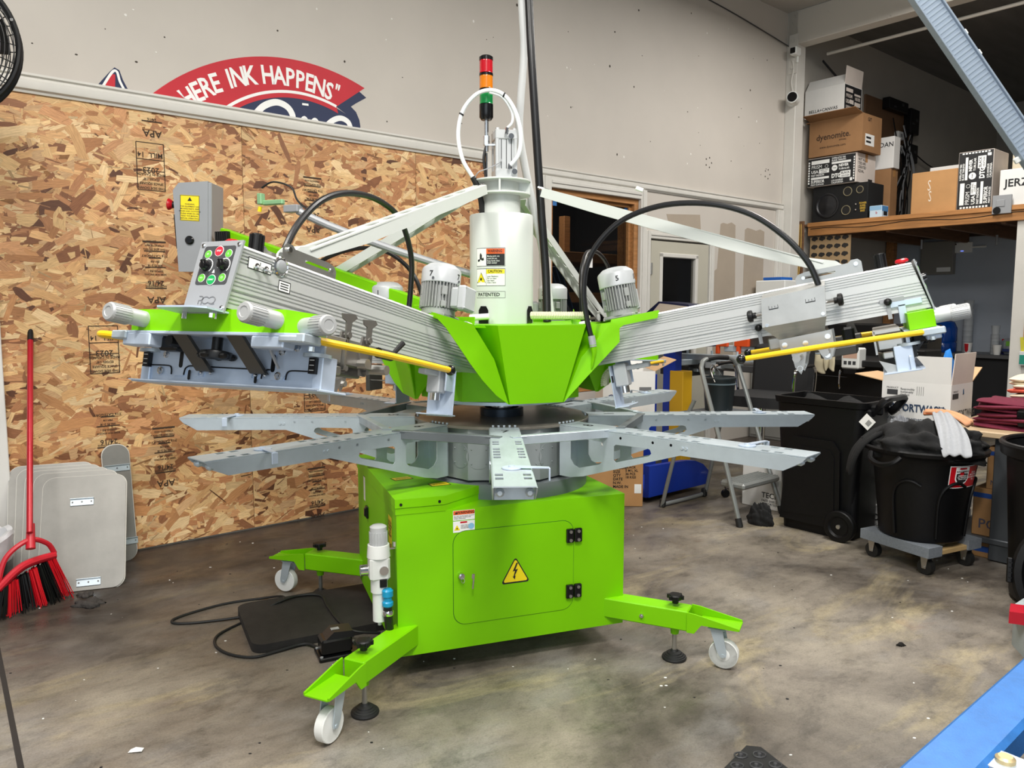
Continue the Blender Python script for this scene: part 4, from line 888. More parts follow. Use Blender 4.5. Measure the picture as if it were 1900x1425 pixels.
for x in (1.30, 1.215):
    yy = .20
    m.prism([(x - .012, -.11), (x + .012, -.11), (x + .02, -.05), (x + .012, -.012), (x - .012, -.012), (x - .02, -.05)], .006, TR(0, yy, 0) @ RX(90))
    m.prism([(x - .008, -.03), (x + .008, -.03), (x + .012, .012), (x + .026, .016), (x + .03, .028), (x - .02, .034), (x - .03, .026), (x - .01, .012)], .004, TR(0, yy + .01, 0) @ RX(90))
    m.cyl((x, yy - .01, -.02), (x, yy + .015, -.02), .008, seg=8); m.cyl((x - .002, yy - .01, -.1), (x - .002, yy + .012, -.1), .007, seg=8)
m.box((1.25, .18, -.07), (.16, .03, .045), None, .004); m.box((1.25, .15, -.1), (.12, .05, .03), None, .003)
hpart('squeegee_clamp', m, [mat('dull_dark_steel', '#6a6763', .4, .4)])
m = MB().cyl((1.18, .215, -.045), (1.12, .215, -.045), .014, seg=12); m.cyl((1.12, .215, -.045), (1.085, .225, -.005), .006, .008, seg=8); hpart('clamp_lever', m, [BLACK]); hpart('clamp_block', MB().box((1.29, .17, -.05), (.04, .05, .06), None, .008), [BLACK])
# yellow guard rods
for s in (-1, 1):
    y = s * .285
    m = MB(); m.use(0).tube([(1.0 if s < 0 else .935, y, -.056), (1.25, y, -.058), (1.50, y, -.064)], .0085, seg=10, sub=3)
    m.use(1).sphere((.985 if s < 0 else .925, y, -.056), .015, 14, 10)
    m.use(2).box((1.525, y * .985, -.066), (.06, .022, .02), None, .003); m.box((1.527, s * .255, -.068), (.05, .07, .014), None, .003); m.cyl((1.52, y, -.08), (1.52, y, -.09), .007, seg=6)
    hpart('guard_rod', m, [YELLOW, BLACKG, GALV])
# front registration bar, micro knobs
m = MB(); m.prism([(1.466, -.26), (1.466, .26), (1.475, .262), (1.536, .222), (1.537, .21), (1.537, -.232), (1.536, -.24), (1.50, -.26)], .050, TR(0, 0, -.054)); hpart('registration_bar', m, [GREEN])
KNOBM = mat('satin_aluminium_knob', '#b4b5b4', .45, .3)
def knob(p, d):
    m = MB(); m.lathe([(.0195, 0), (.0195, .045), (.0185, .046)], p, d, 20); q = Vector(p) + Vector(d).normalized() * .045
    m.lathe([(.021, 0), (.0215, .002), (.0215, .046), (.019, .05), (.012, .0505), (.011, .049)], q, d, 28)
    A_ = axis_mat(q, d)
    for k in range(24): m.box((.0217, 0, .024), (.0016, .0028, .042), A_ @ RZ(15 * k))
    hpart('micro_adjust_knob', m, [KNOBM])
knob((1.535, -.2, -.028), (1, -.05, .02)); knob((1.535, .2, -.028), (1, -.05, .02)); knob((1.495, .24, -.034), (.35, 1, 0))
m = MB(); m.box((1.50, 0, -.0585), (.088, .55, .007), None, .001); m.box((1.525, -.21, -.075), (.04, .09, .03), None, .003); m.box((1.525, .185, -.075), (.04, .09, .026), None, .003); hpart('bar_plate', m, [GALVL])
# screen holder
def yz(pts, x, t): return MB().prism([(y, z) for y, z in pts], t, TR(x, 0, 0) @ RZ(90) @ RX(90))
hl_ = [rrect(-.165 + d, -.115, -.155 + d, -.085, .004, 2) for d in (0, .24)]
hp_ = yz([(-.262, -.055), (.262, -.055), (.262, -.09), (.272, -.10), (.272, -.168), (-.285, -.168), (-.285, -.128), (-.262, -.118)], 1.455, .006) if False else MB().prism([(-.26, -.055), (.27, -.055), (.27, -.168), (-.285, -.168), (-.285, -.128), (-.26, -.12)], .006, TR(1.452, 0, 0) @ RZ(90) @ RX(90), holes=hl_)
ov = [(-.255, -.13), (-.175, -.13), (-.168, -.136), (-.168, -.15), (-.14, -.15), (-.132, -.145), (-.125, -.124), (-.1, -.124), (-.1, -.15), (-.075, -.15), (-.068, -.128), (.06, -.128), (.068, -.15), (.09, -.15), (.1, -.128), (.13, -.128), (.13, -.15), (.165, -.15), (.175, -.13), (.235, -.13), (.235, -.06), (-.255, -.06)]
hp_.prism(ov, .004, TR(1.458, 0, 0) @ RZ(90) @ RX(90), holes=[rrect(-.09, -.148, -.083, -.13, .003, 2), rrect(.075, -.148, .082, -.13, .003, 2), rrect(.138, -.115, .147, -.085, .004, 2)])
hp_.box((1.43, -.005, -.168), (.1, .57, .005), None, .001); hp_.box((1.482, -.005, -.166), (.012, .57, .003))
hpart('screen_holder', hp_, [GALVL], smooth=25)
for y, z in ((-.215, -.14), (.152, -.14), (.158, -.085), (.2, -.075), (-.2, -.1)): m = MB(); m.lathe([(.0095, 0), (.0095, .002), (.006, .003), (.005, .006)], (1.462, y, z), (1, 0, 0), 10); hpart('holder_bolt', m, [CHROME])
m = MB(); HX = TR(1.4624, 0, 0) @ RZ(90) @ RX(90)
for y, z, hy, hz in ((-.149, -.111, .006, .02), (.135, -.112, .006, .02), (-.118, -.147, .004, .012), (.088, -.147, .004, .012)): m.prism(rrect(y - hy, z - hz, y + hy, z + hz, hy * .9, 3), .0004, HX)
for P in ([(-.245, -.127), (-.19, -.127), (-.178, -.133), (-.176, -.148)], [(-.135, -.148), (-.132, -.133), (-.12, -.126), (-.105, -.126)], [(.105, -.148), (.108, -.133), (.12, -.127), (.128, -.127)], [(.175, -.148), (.178, -.133), (.19, -.127), (.235, -.127)], [(-.10, -.126), (.10, -.127)]): m.tube([(1.463, y, z) for y, z in P], .0018, seg=5, sub=4)
hpart('cutout_shade', m, [BLACK], smooth=0)  # black inlays and thin lines painted as shade in slots and along edges
for s in (-1, 1):
    m = MB(); y = s * .262; m.use(0).box((1.44, y, -.13), (.05, .026, .075), None, .002); m.use(1).cyl((1.457, y - s * .01, -.096), (1.457, y - s * .01, -.088), .031, seg=24); m.use(2).box((1.4695, y - s * .008, -.115), (.012, .018, .035)); m.use(0).cyl((1.457, y, -.1), (1.457, y, -.16), .008, seg=8)
    for t in range(3): m.use(3).box((1.4758, y - s * .008, -.103 - t * .011), (.0006, .012, .0012)); 
    hpart('height_adjuster', m, [GALVL, GALV, BLACK, WHITE])
m = MB(); m.prism([(1.372, -.128), (1.455, -.165), (1.39, -.168)], .52, TR(0, .26, 0) @ RX(90)); m.box((1.405, 0, -.045), (.075, .52, .012), None, .002); m.box((1.37, 0, -.075), (.006, .52, .07)); m.box((1.405, 0, -.095), (.06, .5, .01), None, .002)
for s in (-1, 1): m.box((1.41, s * .24, -.075), (.07, .03, .05), None, .004); m.box((1.40, s * .255, -.115), (.03, .02, .02), None, .003)
hpart('frame_tray', m, [STEEL])
for y in (-.085, .08):
    m = MB(); d = Vector((-.065, .012, -.082)); p = Vector((1.528, y, -.056)); B_ = TR(*p) @ d.to_track_quat('Z', 'X').to_matrix().to_4x4()
    m.use(0).box((0, 0, d.length / 2), (.01, .045, d.length), B_, .001) if False else m.use(0).add([(p.x + a * .012, p.y + b * .0225, p.z) for a in (0, 1) for b in (-1, 1)] + [(p.x + d.x + a * .012, p.y + d.y + b * .0225 + .012, p.z + d.z) for a in (0, 1) for b in (-1, 1)], [(0, 1, 3, 2), (4, 6, 7, 5), (0, 2, 6, 4), (1, 5, 7, 3), (2, 3, 7, 6), (0, 4, 5, 1)])
    for b in (-1, 1): m.use(1).sphere((p.x + d.x + .004, p.y + d.y + b * .015 + .012, p.z + d.z - .003), .004, 8, 6)
    hpart('frame_guide', m, [STEELD, CHROME])
m = MB().lathe([(.012, 0), (.012, -.03), (.034, -.034), (.036, -.04), (.034, -.05), (.012, -.052)][::-1], (1.50, .0, -.06), (0, 0, 1), 18)
for k in range(5): m.sphere((1.50 + .034 * cos(k * 1.257), .034 * sin(k * 1.257), -.104), .012, 8, 6, None, (1, 1, .7))
hpart('star_knob', m, [BLACK])
m = MB(); m.use(0).tube([(1.51, .155, -.06), (1.50, .16, -.09), (1.48, .168, -.125)], .004, seg=6); hpart('air_line', m, [GREYP]); m = MB(); m.use(1).box((1.49, -.15, -.078), (.04, .06, .035), None, .006); m.cyl((1.50, -.12, -.075), (1.53, -.12, -.075), .012, seg=10)
hpart('pneumatic_clamp', m, [GREYP, BLACK])
# rear holder hanging at the inner end
m = MB(); m.use(0).box((.474, 0, -.09), (.004, .105, .16), None, .001); m.box((.50, 0, -.166), (.055, .125, .004), None, .001); m.use(1).box((.505, -.005, -.05), (.05, .05, .085), None, .004); m.use(2).cyl((.505, -.005, -.09), (.505, -.005, -.118), .018, seg=16); m.use(0).box((.50, .045, -.04), (.06, .006, .09), None, .001); m.box((.47, .045, .02), (.05, .006, .04))
m.use(1).box((.57, .0, -.028), (.09, .03, .018), None, .003); m.use(3).box((.478, -.046, -.06), (.005, .01, .025))
m.use(2).cyl((.52, .05, -.02), (.52, .064, -.02), .007, seg=8)
hpart('rear_screen_holder', m, [GALVL, MOTOR, CHROME, BLACK])
# hose arc from hub to carriage
m = MB(); m.tube([(.47, -.172, .095), (.465, -.172, .17), (.47, -.168, .27), (.50, -.155, .37), (.565, -.142, .445), (.66, -.128, .495), (.80, -.125, .505), (.95, -.12, .47), (1.07, -.112, .405), (1.16, -.105, .31), (1.215, -.095, .215), (1.235, -.09, .135)], .0098, seg=10); hpart('guard_hose', m, [RUBHOSE])
m = MB(); m.use(0).cyl((.47, -.172, .11), (.47, -.172, .07), .013, seg=12); m.use(1).tube([(.47, -.172, .078), (.467, -.168, .045), (.445, -.158, -.005)], [.014, .013, .012, .011, .010, .009, .008, .007, .006, .006, .005, .004, .003], seg=10); hpart('hose_outlet', m, [GREYP, GREEN])
m = MB(); m.use(0).tube([(1.525, -.285, -.066), (1.533, -.335, -.064), (1.52, -.362, -.063), (1.47, -.352, -.062), (1.35, -.312, -.06), (1.22, -.29, -.058), (1.0, -.285, -.056)], .0085, seg=10, sub=5); m.use(1).sphere((.985, -.285, -.056), .015, 14, 10); m.use(2).box((1.535, -.265, -.066), (.03, .05, .02), None, .003)
BENT_ROD = m.mesh('guard_rod', [YELLOW, BLACKG, GALV])
FLAT_STRUT = chan((.19, 0, .685), (1.305, 0, .178), .046, .046, .03, .02).mesh('support_strut', [WHITEP])
for az, num in HEADS:
    h = bpy.data.objects.new('print_head', BEAM); COL.objects.link(h); h.parent = press
    flat = num in '31'
    h.matrix_local = (TR(0, 0, 1.06) @ RZ(az - 90)) if flat else (TR(0, 0, .998) @ RZ(az - 90) @ RY(-11.3))
    h['label'] = 'aluminium print head beam with motor numbered ' + num
    for nm, lst in HP.items():
        for me, M, lb in lst:
            if num == '7' and nm == 'guard_rod' and me is lst[0][0]: me = BENT_ROD
            if flat and nm in ('strut_rod', 'screen_holder', 'frame_tray', 'height_adjuster', 'holder_bolt', 'cutout_shade', 'air_line', 'frame_guide', 'star_knob', 'pneumatic_clamp'): continue
            o = bpy.data.objects.new(nm, FLAT_STRUT if flat and nm == 'support_strut' else me); COL.objects.link(o); o.parent = h; o.matrix_local = M
    if num == '1':
        m = MB(); m.use(0).box((.62, 0, -.065), (.02, .1, .11), None, .002); m.box((.40, .05, -.06), (.05, .02, .05), None, .002); m.use(1).cyl((.62, .03, -.04), (.40, .05, -.05), .003, seg=6); m.cyl((.62, .03, -.075), (.40, .05, -.07), .003, seg=6)
        m.use(2).cyl((.80, .285, -.056), (.935, .285, -.056), .011, seg=10); m.build('stroke_guide', [STEELD, STEEL, BLACKR], h)
    t = MB()
    for a in (0, 90, -70, 160):
        o0 = len(t.v); t.text(num, .026, None, bold=.025)
        for i in range(o0, len(t.v)):
            x, y, _ = t.v[i]; b = radians(a) + x / .0682; t.v[i] = tuple(MT @ Vector((cos(b) * .0682, sin(b) * .0682, .143 + y)))
    t.build('motor_number', INK, h, smooth=0, recalc=False)
# ---- main control box on its own green arm behind the left head
CA = RZ(-112 - 90)
s1, z1, s0, z0 = 1.40, 1.64, .30, 1.29
c = MB(); L = hypot(s1 - s0, z1 - z0); c.box((L / 2, 0, 0), (L, .05, .05), TR(s0, 0, z0) @ RY(-degrees(atan2(z1 - z0, s1 - s0))), .004); c.box((.32, 0, 1.27), (.1, .12, .08), None, .004)
ca = c.build('control_arm', GREEN, press, CA)
BX = TR(1.555, 0, 1.668) @ RY(-3) @ RZ(27)
b = MB(); b.use(0).prism([(-.08, -.20), (.05, -.205), (.075, .16), (.05, .195), (-.08, .21)], .20, BX @ TR(0, .10, 0) @ RX(90)); 
b.box((-.085, 0, .01), (.02, .19, .39), BX, .003)
bx = b.build('control_box', [GREYP], ca)
q = MB(); q.use(0).add([(.066, -.075, -.1), (.066, .075, -.1), (.0785, .075, .055), (.0785, -.075, .055)], [(0, 1, 2, 3)], BX @ TR(.002, 0, 0)); q.use(1).prism(rrect(-.088, -.195, .088, .16, .01, 2), .002, BX @ TR(.0575, 0, 0) @ RY(4.6) @ RZ(90) @ RX(90)) ; q.build('touch_screen', [BLACKG, mat('bronze_front_panel', '#8f8069', .4, .3)], bx, recalc=False)
q = MB(); D_ = BX @ Vector((1, 0, .05)) - BX @ Vector((0, 0, 0)); q.use(1).cyl(BX @ Vector((.08, .03, .10)), BX @ Vector((.10, .03, .102)), .016, seg=16); q.use(0).lathe([(.016, 0), (.02, .006), (.026, .014), (.027, .02), (.02, .024)], BX @ Vector((.098, .03, .102)), D_, 20); q.build('emergency_stop', [RED, BLACK], bx)
sy = BX @ TR(0, .1005, 0) @ RZ(180) @ RX(90)
q = MB(); q.use(0).box((.0, .085, 0), (.085, .115, .001), sy); q.use(1)
for yy, ww in ((.1375 + .003, .08), (.03, .08)): q.box((0, yy, .0006), (ww + .004, .002, .0006), sy)
for xx in (-.0415, .0415): q.box((xx, .085, .0006), (.002, .113, .0006), sy)
q.text('WARNING:\nTHIS EQUIPMENT HAS\nMOVING PARTS. KEEP\nHANDS AND CLOTHING\nCLEAR WHEN IN USE.\nREAD THE MANUAL\nBEFORE OPERATING.', .0085, sy @ TR(0, .07, .0008), bold=.02, lh=1.25); q.prism(tri(0, .125, .02), .0005, sy @ TR(0, 0, .0006)); q.build('warning_label', [YELST, INK], bx, smooth=0)
q = MB().lathe([(.02, 0), (.02, .006), (.014, .012)], sy @ Vector((.0, -.06, 0)), (sy.to_3x3() @ Vector((0, 0, 1))), 18); q.build('cable_plug', BLACKG, bx)
q = MB()
for k in range(6): q.box((1.40 - k * .012, 0, 1.60), (.008, .10, .09), None, .002)
q.box((1.37, 0, 1.60), (.07, .09, .08)); q.build('heat_sink', BLACK, ca)
# laser pointer boom behind
q = MB(); LBT = TR(-.42, -.06, .03)
lb = [LBT @ Vector(p) for p in [(.55, .05, 1.40), (.85, .15, 1.50), (1.10, .25, 1.60), (1.22, .29, 1.66)]]
q.use(0).tube(lb, .016, seg=10, sub=3); q.box((1.24, .295, 1.668), (.07, .04, .03), LBT, .003); q.use(1).box((1.32, .315, 1.695), (.10, .022, .02), LBT, .004); q.box((1.375, .325, 1.71), (.022, .028, .045), LBT, .003); q.use(2).tube([(1.375, .32, 1.755), (1.33, .30, 1.78), (1.25, .29, 1.755), (1.22, .29, 1.70), (1.16, .28, 1.65)], .004, seg=6, M=LBT); q.use(3).cyl((1.38, .325, 1.68), (1.385, .325, 1.66), .008, seg=8, M=LBT)
q.build('laser_boom', [GREYP, mat('pale_green_anodised', '#8cb98a', .45, .2), BLACK, YELST], ca)
# ================================================================ cables from the ceiling
t = thing('power_conduit', 'pale ribbed conduit hanging from the ceiling down behind the white press column', 'conduit', world_at(.07, 3.3, 0))
pts = [(-.07, .05, 4.2), (-.045, 0, 3.0), (-.03, -.02, 2.54), (-.021, -.02, 2.35), (-.034, -.02, 2.16), (-.039, -.02, 2.02), (-.014, -.02, 1.87), (.02, -.03, 1.71), (.06, -.05, 1.52), (.091, -.08, 1.27)]
MB().tube(pts, .0165, seg=12, sub=8).build('conduit_tube', mat('pale_ribbed_conduit', '#c3c5c4', .4), t)
rb = MB()
for k in range(46): z = 1.9 + k * .05; 
t2 = thing('black_power_cable', 'thick black power cable running from the ceiling down past the white press column', 'cable', world_at(.09, 3.25, 0))
MB().tube([(-.08, .05, 4.2), (-.045, .02, 3.0), (-.023, 0, 2.55), (-.012, -.02, 2.32), (.006, -.02, 2.04), (.029, -.02, 1.71), (.049, -.03, 1.45), (.055, -.06, 1.24)], .017, seg=12, sub=8).build('cable_sheath', RUBHOSE, t2)
# diagonal galvanised brace at the upper right
p0, p1 = Vector((-.0, 2.62, 4.03)), Vector((2.15, 2.6, 1.222))
t = thing('diagonal_brace', 'long pale grey ribbed metal brace crossing the upper right corner diagonally', 'brace', TR(*p1))
m = MB(); d = p0 - p1; A = Matrix.Rotation(-(pi / 2 - atan2(d.z, -d.x)), 4, 'Y'); L = d.length
m.box((0, 0, L / 2), (.072, .02, L), A, .003)
for s in (-1, 1): m.box((s * .036, -.004, L / 2), (.006, .03, L), A, .001)
m.build('brace_strip', mat('brace_galvanised', '#9aa8b8', .45, .35, .05, 5), t)
m = MB()
for k in range(int(L / .016)): m.box((0, -.0105, .01 + k * .016), (.06, .003, .006), A)
m.build('brace_ribs', mat('brace_rib', '#a4b2c1', .45, .35), t, kind='stuff')
m = MB()
for k, zz in enumerate((.62, .74, 1.1, 1.18, 1.32)): m.box((-.045 if k < 2 else .042, 0, zz), (.02, .014, .02), A, .003)
m.build('brace_clips', NYLON, t)
# ================================================================ wall fan at the top left
fx = thing('wall_fan', 'black caged shop fan cut off by the upper left corner of the picture', 'fan', world_at(-2.17, 3.0, 2.31) @ RZ(25) @ RX(90))
R_ = .275; m = MB(); m.tube([(R_ * cos(2 * pi * k / 28), R_ * sin(2 * pi * k / 28), 0) for k in range(28)], .011, closed=True, sub=2, seg=8); m.tube([(R_ * .995 * cos(2 * pi * k / 28), R_ * .995 * sin(2 * pi * k / 28), -.07) for k in range(28)], .009, closed=True, sub=2, seg=8); m.build('cage_rim', BLACK, fx)
m = MB()
for r, z in [(.262, .018), (.248, .026), (.234, .032), (.22, .037), (.206, .041), (.19, .045), (.172, .048), (.154, .05), (.134, .052), (.112, .053), (.09, .054)]:
    for zz in (z, -.07 - z * .8): m.tube([(r * cos(2 * pi * k / 24), r * sin(2 * pi * k / 24), zz) for k in range(24)], .0022, closed=True, sub=2, seg=5)
for k in range(24):
    a = k * pi / 12; m.tube([(R_ * cos(a), R_ * sin(a), 0), (.22 * cos(a), .22 * sin(a), .038), (.08 * cos(a), .08 * sin(a), .055)], .0022, seg=5, sub=3); m.tube([(R_ * cos(a), R_ * sin(a), -.07), (.22 * cos(a), .22 * sin(a), -.1), (.08 * cos(a), .08 * sin(a), -.112)], .0022, seg=5, sub=3)
m.build('wire_cage', BLACK, fx, kind='stuff')
m = MB().lathe([(.085, .05), (.085, .058), (.02, .062)], seg=24); m.lathe([(.07, -.03), (.075, -.12), (.06, -.22), (.03, -.24)], seg=24); m.build('motor_housing', BLACK, fx)
for k in range(3):
    b = MB(); A = RZ(120 * k)
    b.add([(.03, -.03, -.05), (.03, .03, -.02), (.23, .10, -.015), (.24, -.02, -.06), (.03, -.03, -.047), (.03, .03, -.017), (.23, .10, -.012), (.24, -.02, -.057)], [(0, 1, 2, 3), (7, 6, 5, 4), (0, 4, 5, 1), (1, 5, 6, 2), (2, 6, 7, 3), (3, 7, 4, 0)], A); b.build('fan_blade', BLACKG, fx)
m = MB()
for a in (-45, -100, 20, 60): m.cyl((R_ * cos(radians(a)), R_ * sin(radians(a)), .008), (R_ * cos(radians(a)), R_ * sin(radians(a)), .014), .006, seg=8)
m.build('cage_screw', CHROME, fx)
m = MB().tube([(0, 0, -.2), (-.05, -.05, -.45), (-.1, -.1, -.78)], .02, seg=10); m.build('wall_bracket', BLACK, fx)
# ================================================================ left wall things
BR = thing('broom', 'red angle broom with black and red bristles leaning on the flake board wall', 'broom', world_at(-2.07, 3.235, 0))
ax = Vector((-.13, -.16, 0)).normalized() if False else Vector((.14, .26, 0)).normalized()
m = MB(); m.cyl((0.005, -.015, .34), (-.252, .483, 1.14), .0125, .0125, 14); m.build('handle', mat('red_broom_handle', '#b01726', .3, .2), BR)
MB().cyl((-.252, .483, 1.14), (-.272, .522, 1.205), .0135, .012, 14).sphere((-.272, .522, 1.205), .012).build('handle_cap', BLACK, BR)
Xb = Vector((.62, .70, .35)).normalized(); 
TL_, TRr = Vector((-.08, -.115, .125)), Vector((.042, .09, .205))
m = MB(); m.tube([TL_, TL_ * .55 + TRr * .45 + Vector((0, 0, .035)), TRr], [.022] * 13, seg=10, flat=.8); m.tube([TL_ + Vector((0, 0, .01)), (-.06, -.08, .25), (-.005, -.01, .305), (.03, .06, .27), TRr + Vector((0, 0, .01))], .011, seg=8); m.cyl((0.008, -.02, .27), (-.016, .028, .365), .019, .016, 14)
m.build('broom_head', mat('red_broom_plastic', '#c4202f', .4), BR)
for k in range(6):
    br = MB(); R2 = random.Random(k)
    for q in range(46):
        f = (k + R2.random()) / 6; g = R2.uniform(-.018, .018); p = TL_.lerp(TRr, f) + Vector((-.7 * g, .5 * g, .0))
        e = Vector((-.095, -.15, 0)).lerp(Vector((.08, .14, 0)), f + R2.uniform(-.02, .02)) + Vector((-.8 * g * 2.2, .6 * g * 2.2, R2.uniform(0, .02)))
        br.cyl(tuple(p), tuple(e), .0028, .0018, 4, caps=False)
    br.build('bristles', RED if k % 2 else BLACK, BR, kind='stuff')
lt_ = MB(); lt_.text('O', .02, TR(.003, -.034, .312) @ RZ(-20) @ RX(80)); 
PLM = mat('worn_platen_aluminium', '#85837e', .45, .35, .14, 5, .05, 60)
def platen(name, w_, h_, M, label, brackets, group='platens leaning on the wall'):
    P = thing(name, label, 'platen', M, group)
    MB().prism(rrect(-w_ / 2, 0, w_ / 2, h_, .05 if w_ > .2 else .055, 6), .011, TR(0, .0055, 0) @ RX(90)).build('platen_board', PLM, P)
    MB().prism(rrect(-w_ / 2 - .004, -.003, w_ / 2 + .004, h_ + .004, .053 if w_ > .2 else .058, 6), .006, TR(0, .0085, 0) @ RX(90)).build('rubber_edge', mat('pale_platen_edge', '#d2cfc6', .6) if 'pale_platen_edge' not in bpy.data.materials else bpy.data.materials['pale_platen_edge'], P)
    for (bx_, bz, bw) in brackets:
        q = MB(); q.use(0).box((bx_, -.008, bz), (bw, .005, .034), None, .001); q.box((bx_, -.013, bz + .016), (bw, .012, .003))
        for s in (-1, 0, 1): q.use(1).cyl((bx_ + s * bw * .4, -.0105, bz), (bx_ + s * bw * .4, -.0135, bz), .004, seg=8)
        q.build('mounting_bracket', [GALV, CHROME], P)
    return P
FPL = platen('screen_platen', .355, .55, room(-1.085, .455, .0, -20) @ RX(-29), 'front aluminium platen of the leaning pack, with two steel brackets', [(-.01, .42, .1), (.03, .035, .1)])
for k, lb in enumerate(('second platen of the leaning pack, just behind the front one', 'third platen of the leaning pack, between the second and the fourth', 'fourth platen from the front of the leaning pack', 'rearmost platen of the leaning pack, nearest the flake board')):
    platen('screen_platen', .36, .572 + .006 * k, room(-1.118 - .02 * k, .43 - .04 * k, 0, -20 + 1.5 * k) @ RX(-29 + 1.2 * k), lb, [])
platen('sleeve_platen', .125, .60, room(-.825, .13, 0, -3) @ RX(-10), 'tall narrow sleeve platen standing right of the wide platens', [(0, .48, .12), (.01, .10, .12)])
# trash bag in a small bin at the left edge
tb_ = thing('waste_bin', 'black waste bin with a white liner cut off by the left picture edge', 'bin', world_at(-2.345, 3.235, 0))
MB().lathe([(.12, 0), (.15, .28), (.155, .285), (.14, .28), (.11, .01)], seg=24).build('bin_body', BINM, tb_)
m = MB(); P = []
for k in range(40):
    pass
m.lathe([(.158, .20), (.165, .215), (.163, .27), (.172, .31), (.165, .325), (.145, .318), (.13, .25)], seg=30); o_ = m.build('bin_liner', mat('white_bin_liner', '#d6d7da', .35, 0, .05, 8, .4, 30, trans=.1), tb_)
for v in o_.data.vertices: a = atan2(v.co.y, v.co.x); v.co *= 1 + .03 * sin(9 * a) + .02 * sin(17 * a + v.co.z * 30)
# clump of fluff and swept dust
def clump(name, label, loc, s, matl, seed, cat='debris', group=None):
    bm = bmesh.new(); bmesh.ops.create_icosphere(bm, subdivisions=3, radius=1); R3 = random.Random(seed)
    ph = [R3.uniform(0, 6) for _ in range(6)]
    for v in bm.verts:
        k = 1 + .25 * sin(4 * v.co.x + ph[0]) + .22 * sin(5 * v.co.y + ph[1]) + .2 * sin(7 * v.co.x + 6 * v.co.y + ph[2]) + R3.uniform(-.12, .12)
        v.co = Vector((v.co.x * s[0] * k, v.co.y * s[1] * k, max(0, v.co.z) * s[2] * k))
    me = bpy.data.meshes.new(name); bm.to_mesh(me); bm.free(); me.materials.append(matl); me.polygons.foreach_set('use_smooth', [True] * len(me.polygons))
    o = bpy.data.objects.new(name, me); COL.objects.link(o); o.location = loc; tag(o, label, cat, group); return o
DUST = mat('grey_lint', '#3f3b38', .95, 0, .3, 60, 1, 120)
clump('lint_pile', 'larger clump of grey swept lint beside the broom', (-1.86, 3.27, 0), (.07, .035, .022), DUST, 1, group='swept lint')
clump('lint_pile', 'smaller clump of grey swept lint nearer the platens', (-1.93, 3.37, 0), (.028, .02, .018), DUST, 2, group='swept lint')
clump('lint_pile', 'dark lump of lint on the open floor at the right', (1.5, 2.86, 0), (.018, .01, .01), mat('black_lint', '#16130f', .95), 3, group='swept lint')
clump('lint_pile', 'black lint on the floor against the blue rail', (.93, 1.92, 0), (.025, .015, .012), bpy.data.materials['black_lint'], 5, group='swept lint')
for k, (x, y, s, lb) in enumerate(((-1.105, 2.15, .02, 'white scrap of paper near the bottom left of the floor'), (.66, 2.02, .045, 'tan paper scrap at the bottom edge beside the rubber mat'))):
    m = MB().add([(-s, -s * .6, .001), (s, -s * .5, .004), (s * .8, s * .7, .001), (-s * .3, s * .5, .006), (-s, s * .3, .001)], [(0, 1, 3, 4), (1, 2, 3)]); o = m.build('paper_scrap', WHITE if k == 0 else CARDI, None, TR(x, y, .001)); tag(o, lb, 'paper', 'floor scraps')
m = MB(); R4 = random.Random(5)
for _ in range(150):
    x, y = R4.uniform(-2.2, 2.4), R4.uniform(1.9, 4.6); r = R4.uniform(.002, .006); m.use(0 if R4.random() < .5 else 1).prism(circ(x, y, r, 6, r * R4.uniform(.4, 1)), .0012)
m.build('floor_specks', [WHITE, INK], None, kind='stuff'); bpy.data.objects['floor_specks']['label'] = 'scattered white and black specks of paint and lint over the concrete'; bpy.data.objects['floor_specks']['category'] = 'specks'
# anti-fatigue mat, foot pedal, cable
am = MB().prism(rrect(0, 0, .78, .46, .05, 6), .035); o = am.build('anti_fatigue_mat', mat('dusty_black_rubber', '#24211f', .8, 0, .25, 20, .3, 200), None, TR(-.97, 2.775, 0) @ RZ(27)); tag(o, 'dusty black rubber mat lying half under the press', 'mat')
fp = thing('foot_pedal', 'small black foot pedal on the floor by the front press leg', 'pedal', world_at(-.655, 2.79, 0, 25))
m = MB().box((0, 0, .008), (.16, .11, .016), None, .004); m.box((-.01, .005, .045), (.115, .085, .06), None, .008); m.build('pedal_housing', BLACKG, fp)
m = MB().prism([(-.05, .075), (-.02, .10), (.05, .095), (.055, .07)], .075, TR(0, .043, 0) @ RX(90)); m.build('pedal_cover', mat('pedal_black', '#1c1c1e', .35), fp)
m = MB()
for x, y in ((-.07, -.045), (.07, -.045), (.07, .045), (-.07, .045)): m.cyl((x, y, .016), (x, y, .02), .006, seg=8)
m.box((-.01, .005, .099), (.03, .02, .002)); m.build('pedal_screws', GREYP, fp)
cb = MB().tube([(-.74, 2.82, .012), (-.80, 2.855, .01), (-.88, 2.80, .008), (-.96, 2.75, .006), (-1.06, 2.775, .006), (-1.14, 2.85, .006), (-1.165, 2.95, .006), (-1.10, 3.09, .006), (-1.0, 3.19, .03), (-1.01, 3.29, .03), (-1.12, 3.33, .006), (-1.27, 3.26, .006), (-1.40, 3.12, .006), (-1.39, 3.06, .006), (-1.28, 3.07, .006), (-1.10, 3.13, .012), (-1.0, 3.20, .041), (-.93, 3.27, .042), (-.84, 3.27, .042), (-.78, 3.15, .042), (-.70, 3.0, .042), (-.62, 2.9, .042), (-.52, 2.93, .02)], .0055, seg=8)
tag(cb.build('pedal_cable', BLACKR, None), 'black foot pedal cable looped over the mat and the floor', 'cable')
rm_ = thing('rubber_floor_mat', 'black ring-holed rubber mat at the bottom edge of the picture', 'mat', world_at(.70, 2.02, 0, 3))
m = MB(); hol = []
for i in range(4):
    for j in range(3): hol.append(circ(-.09 + i * .055 + (.027 if j % 2 else 0), .09 - j * .05, .018, 12, .014))
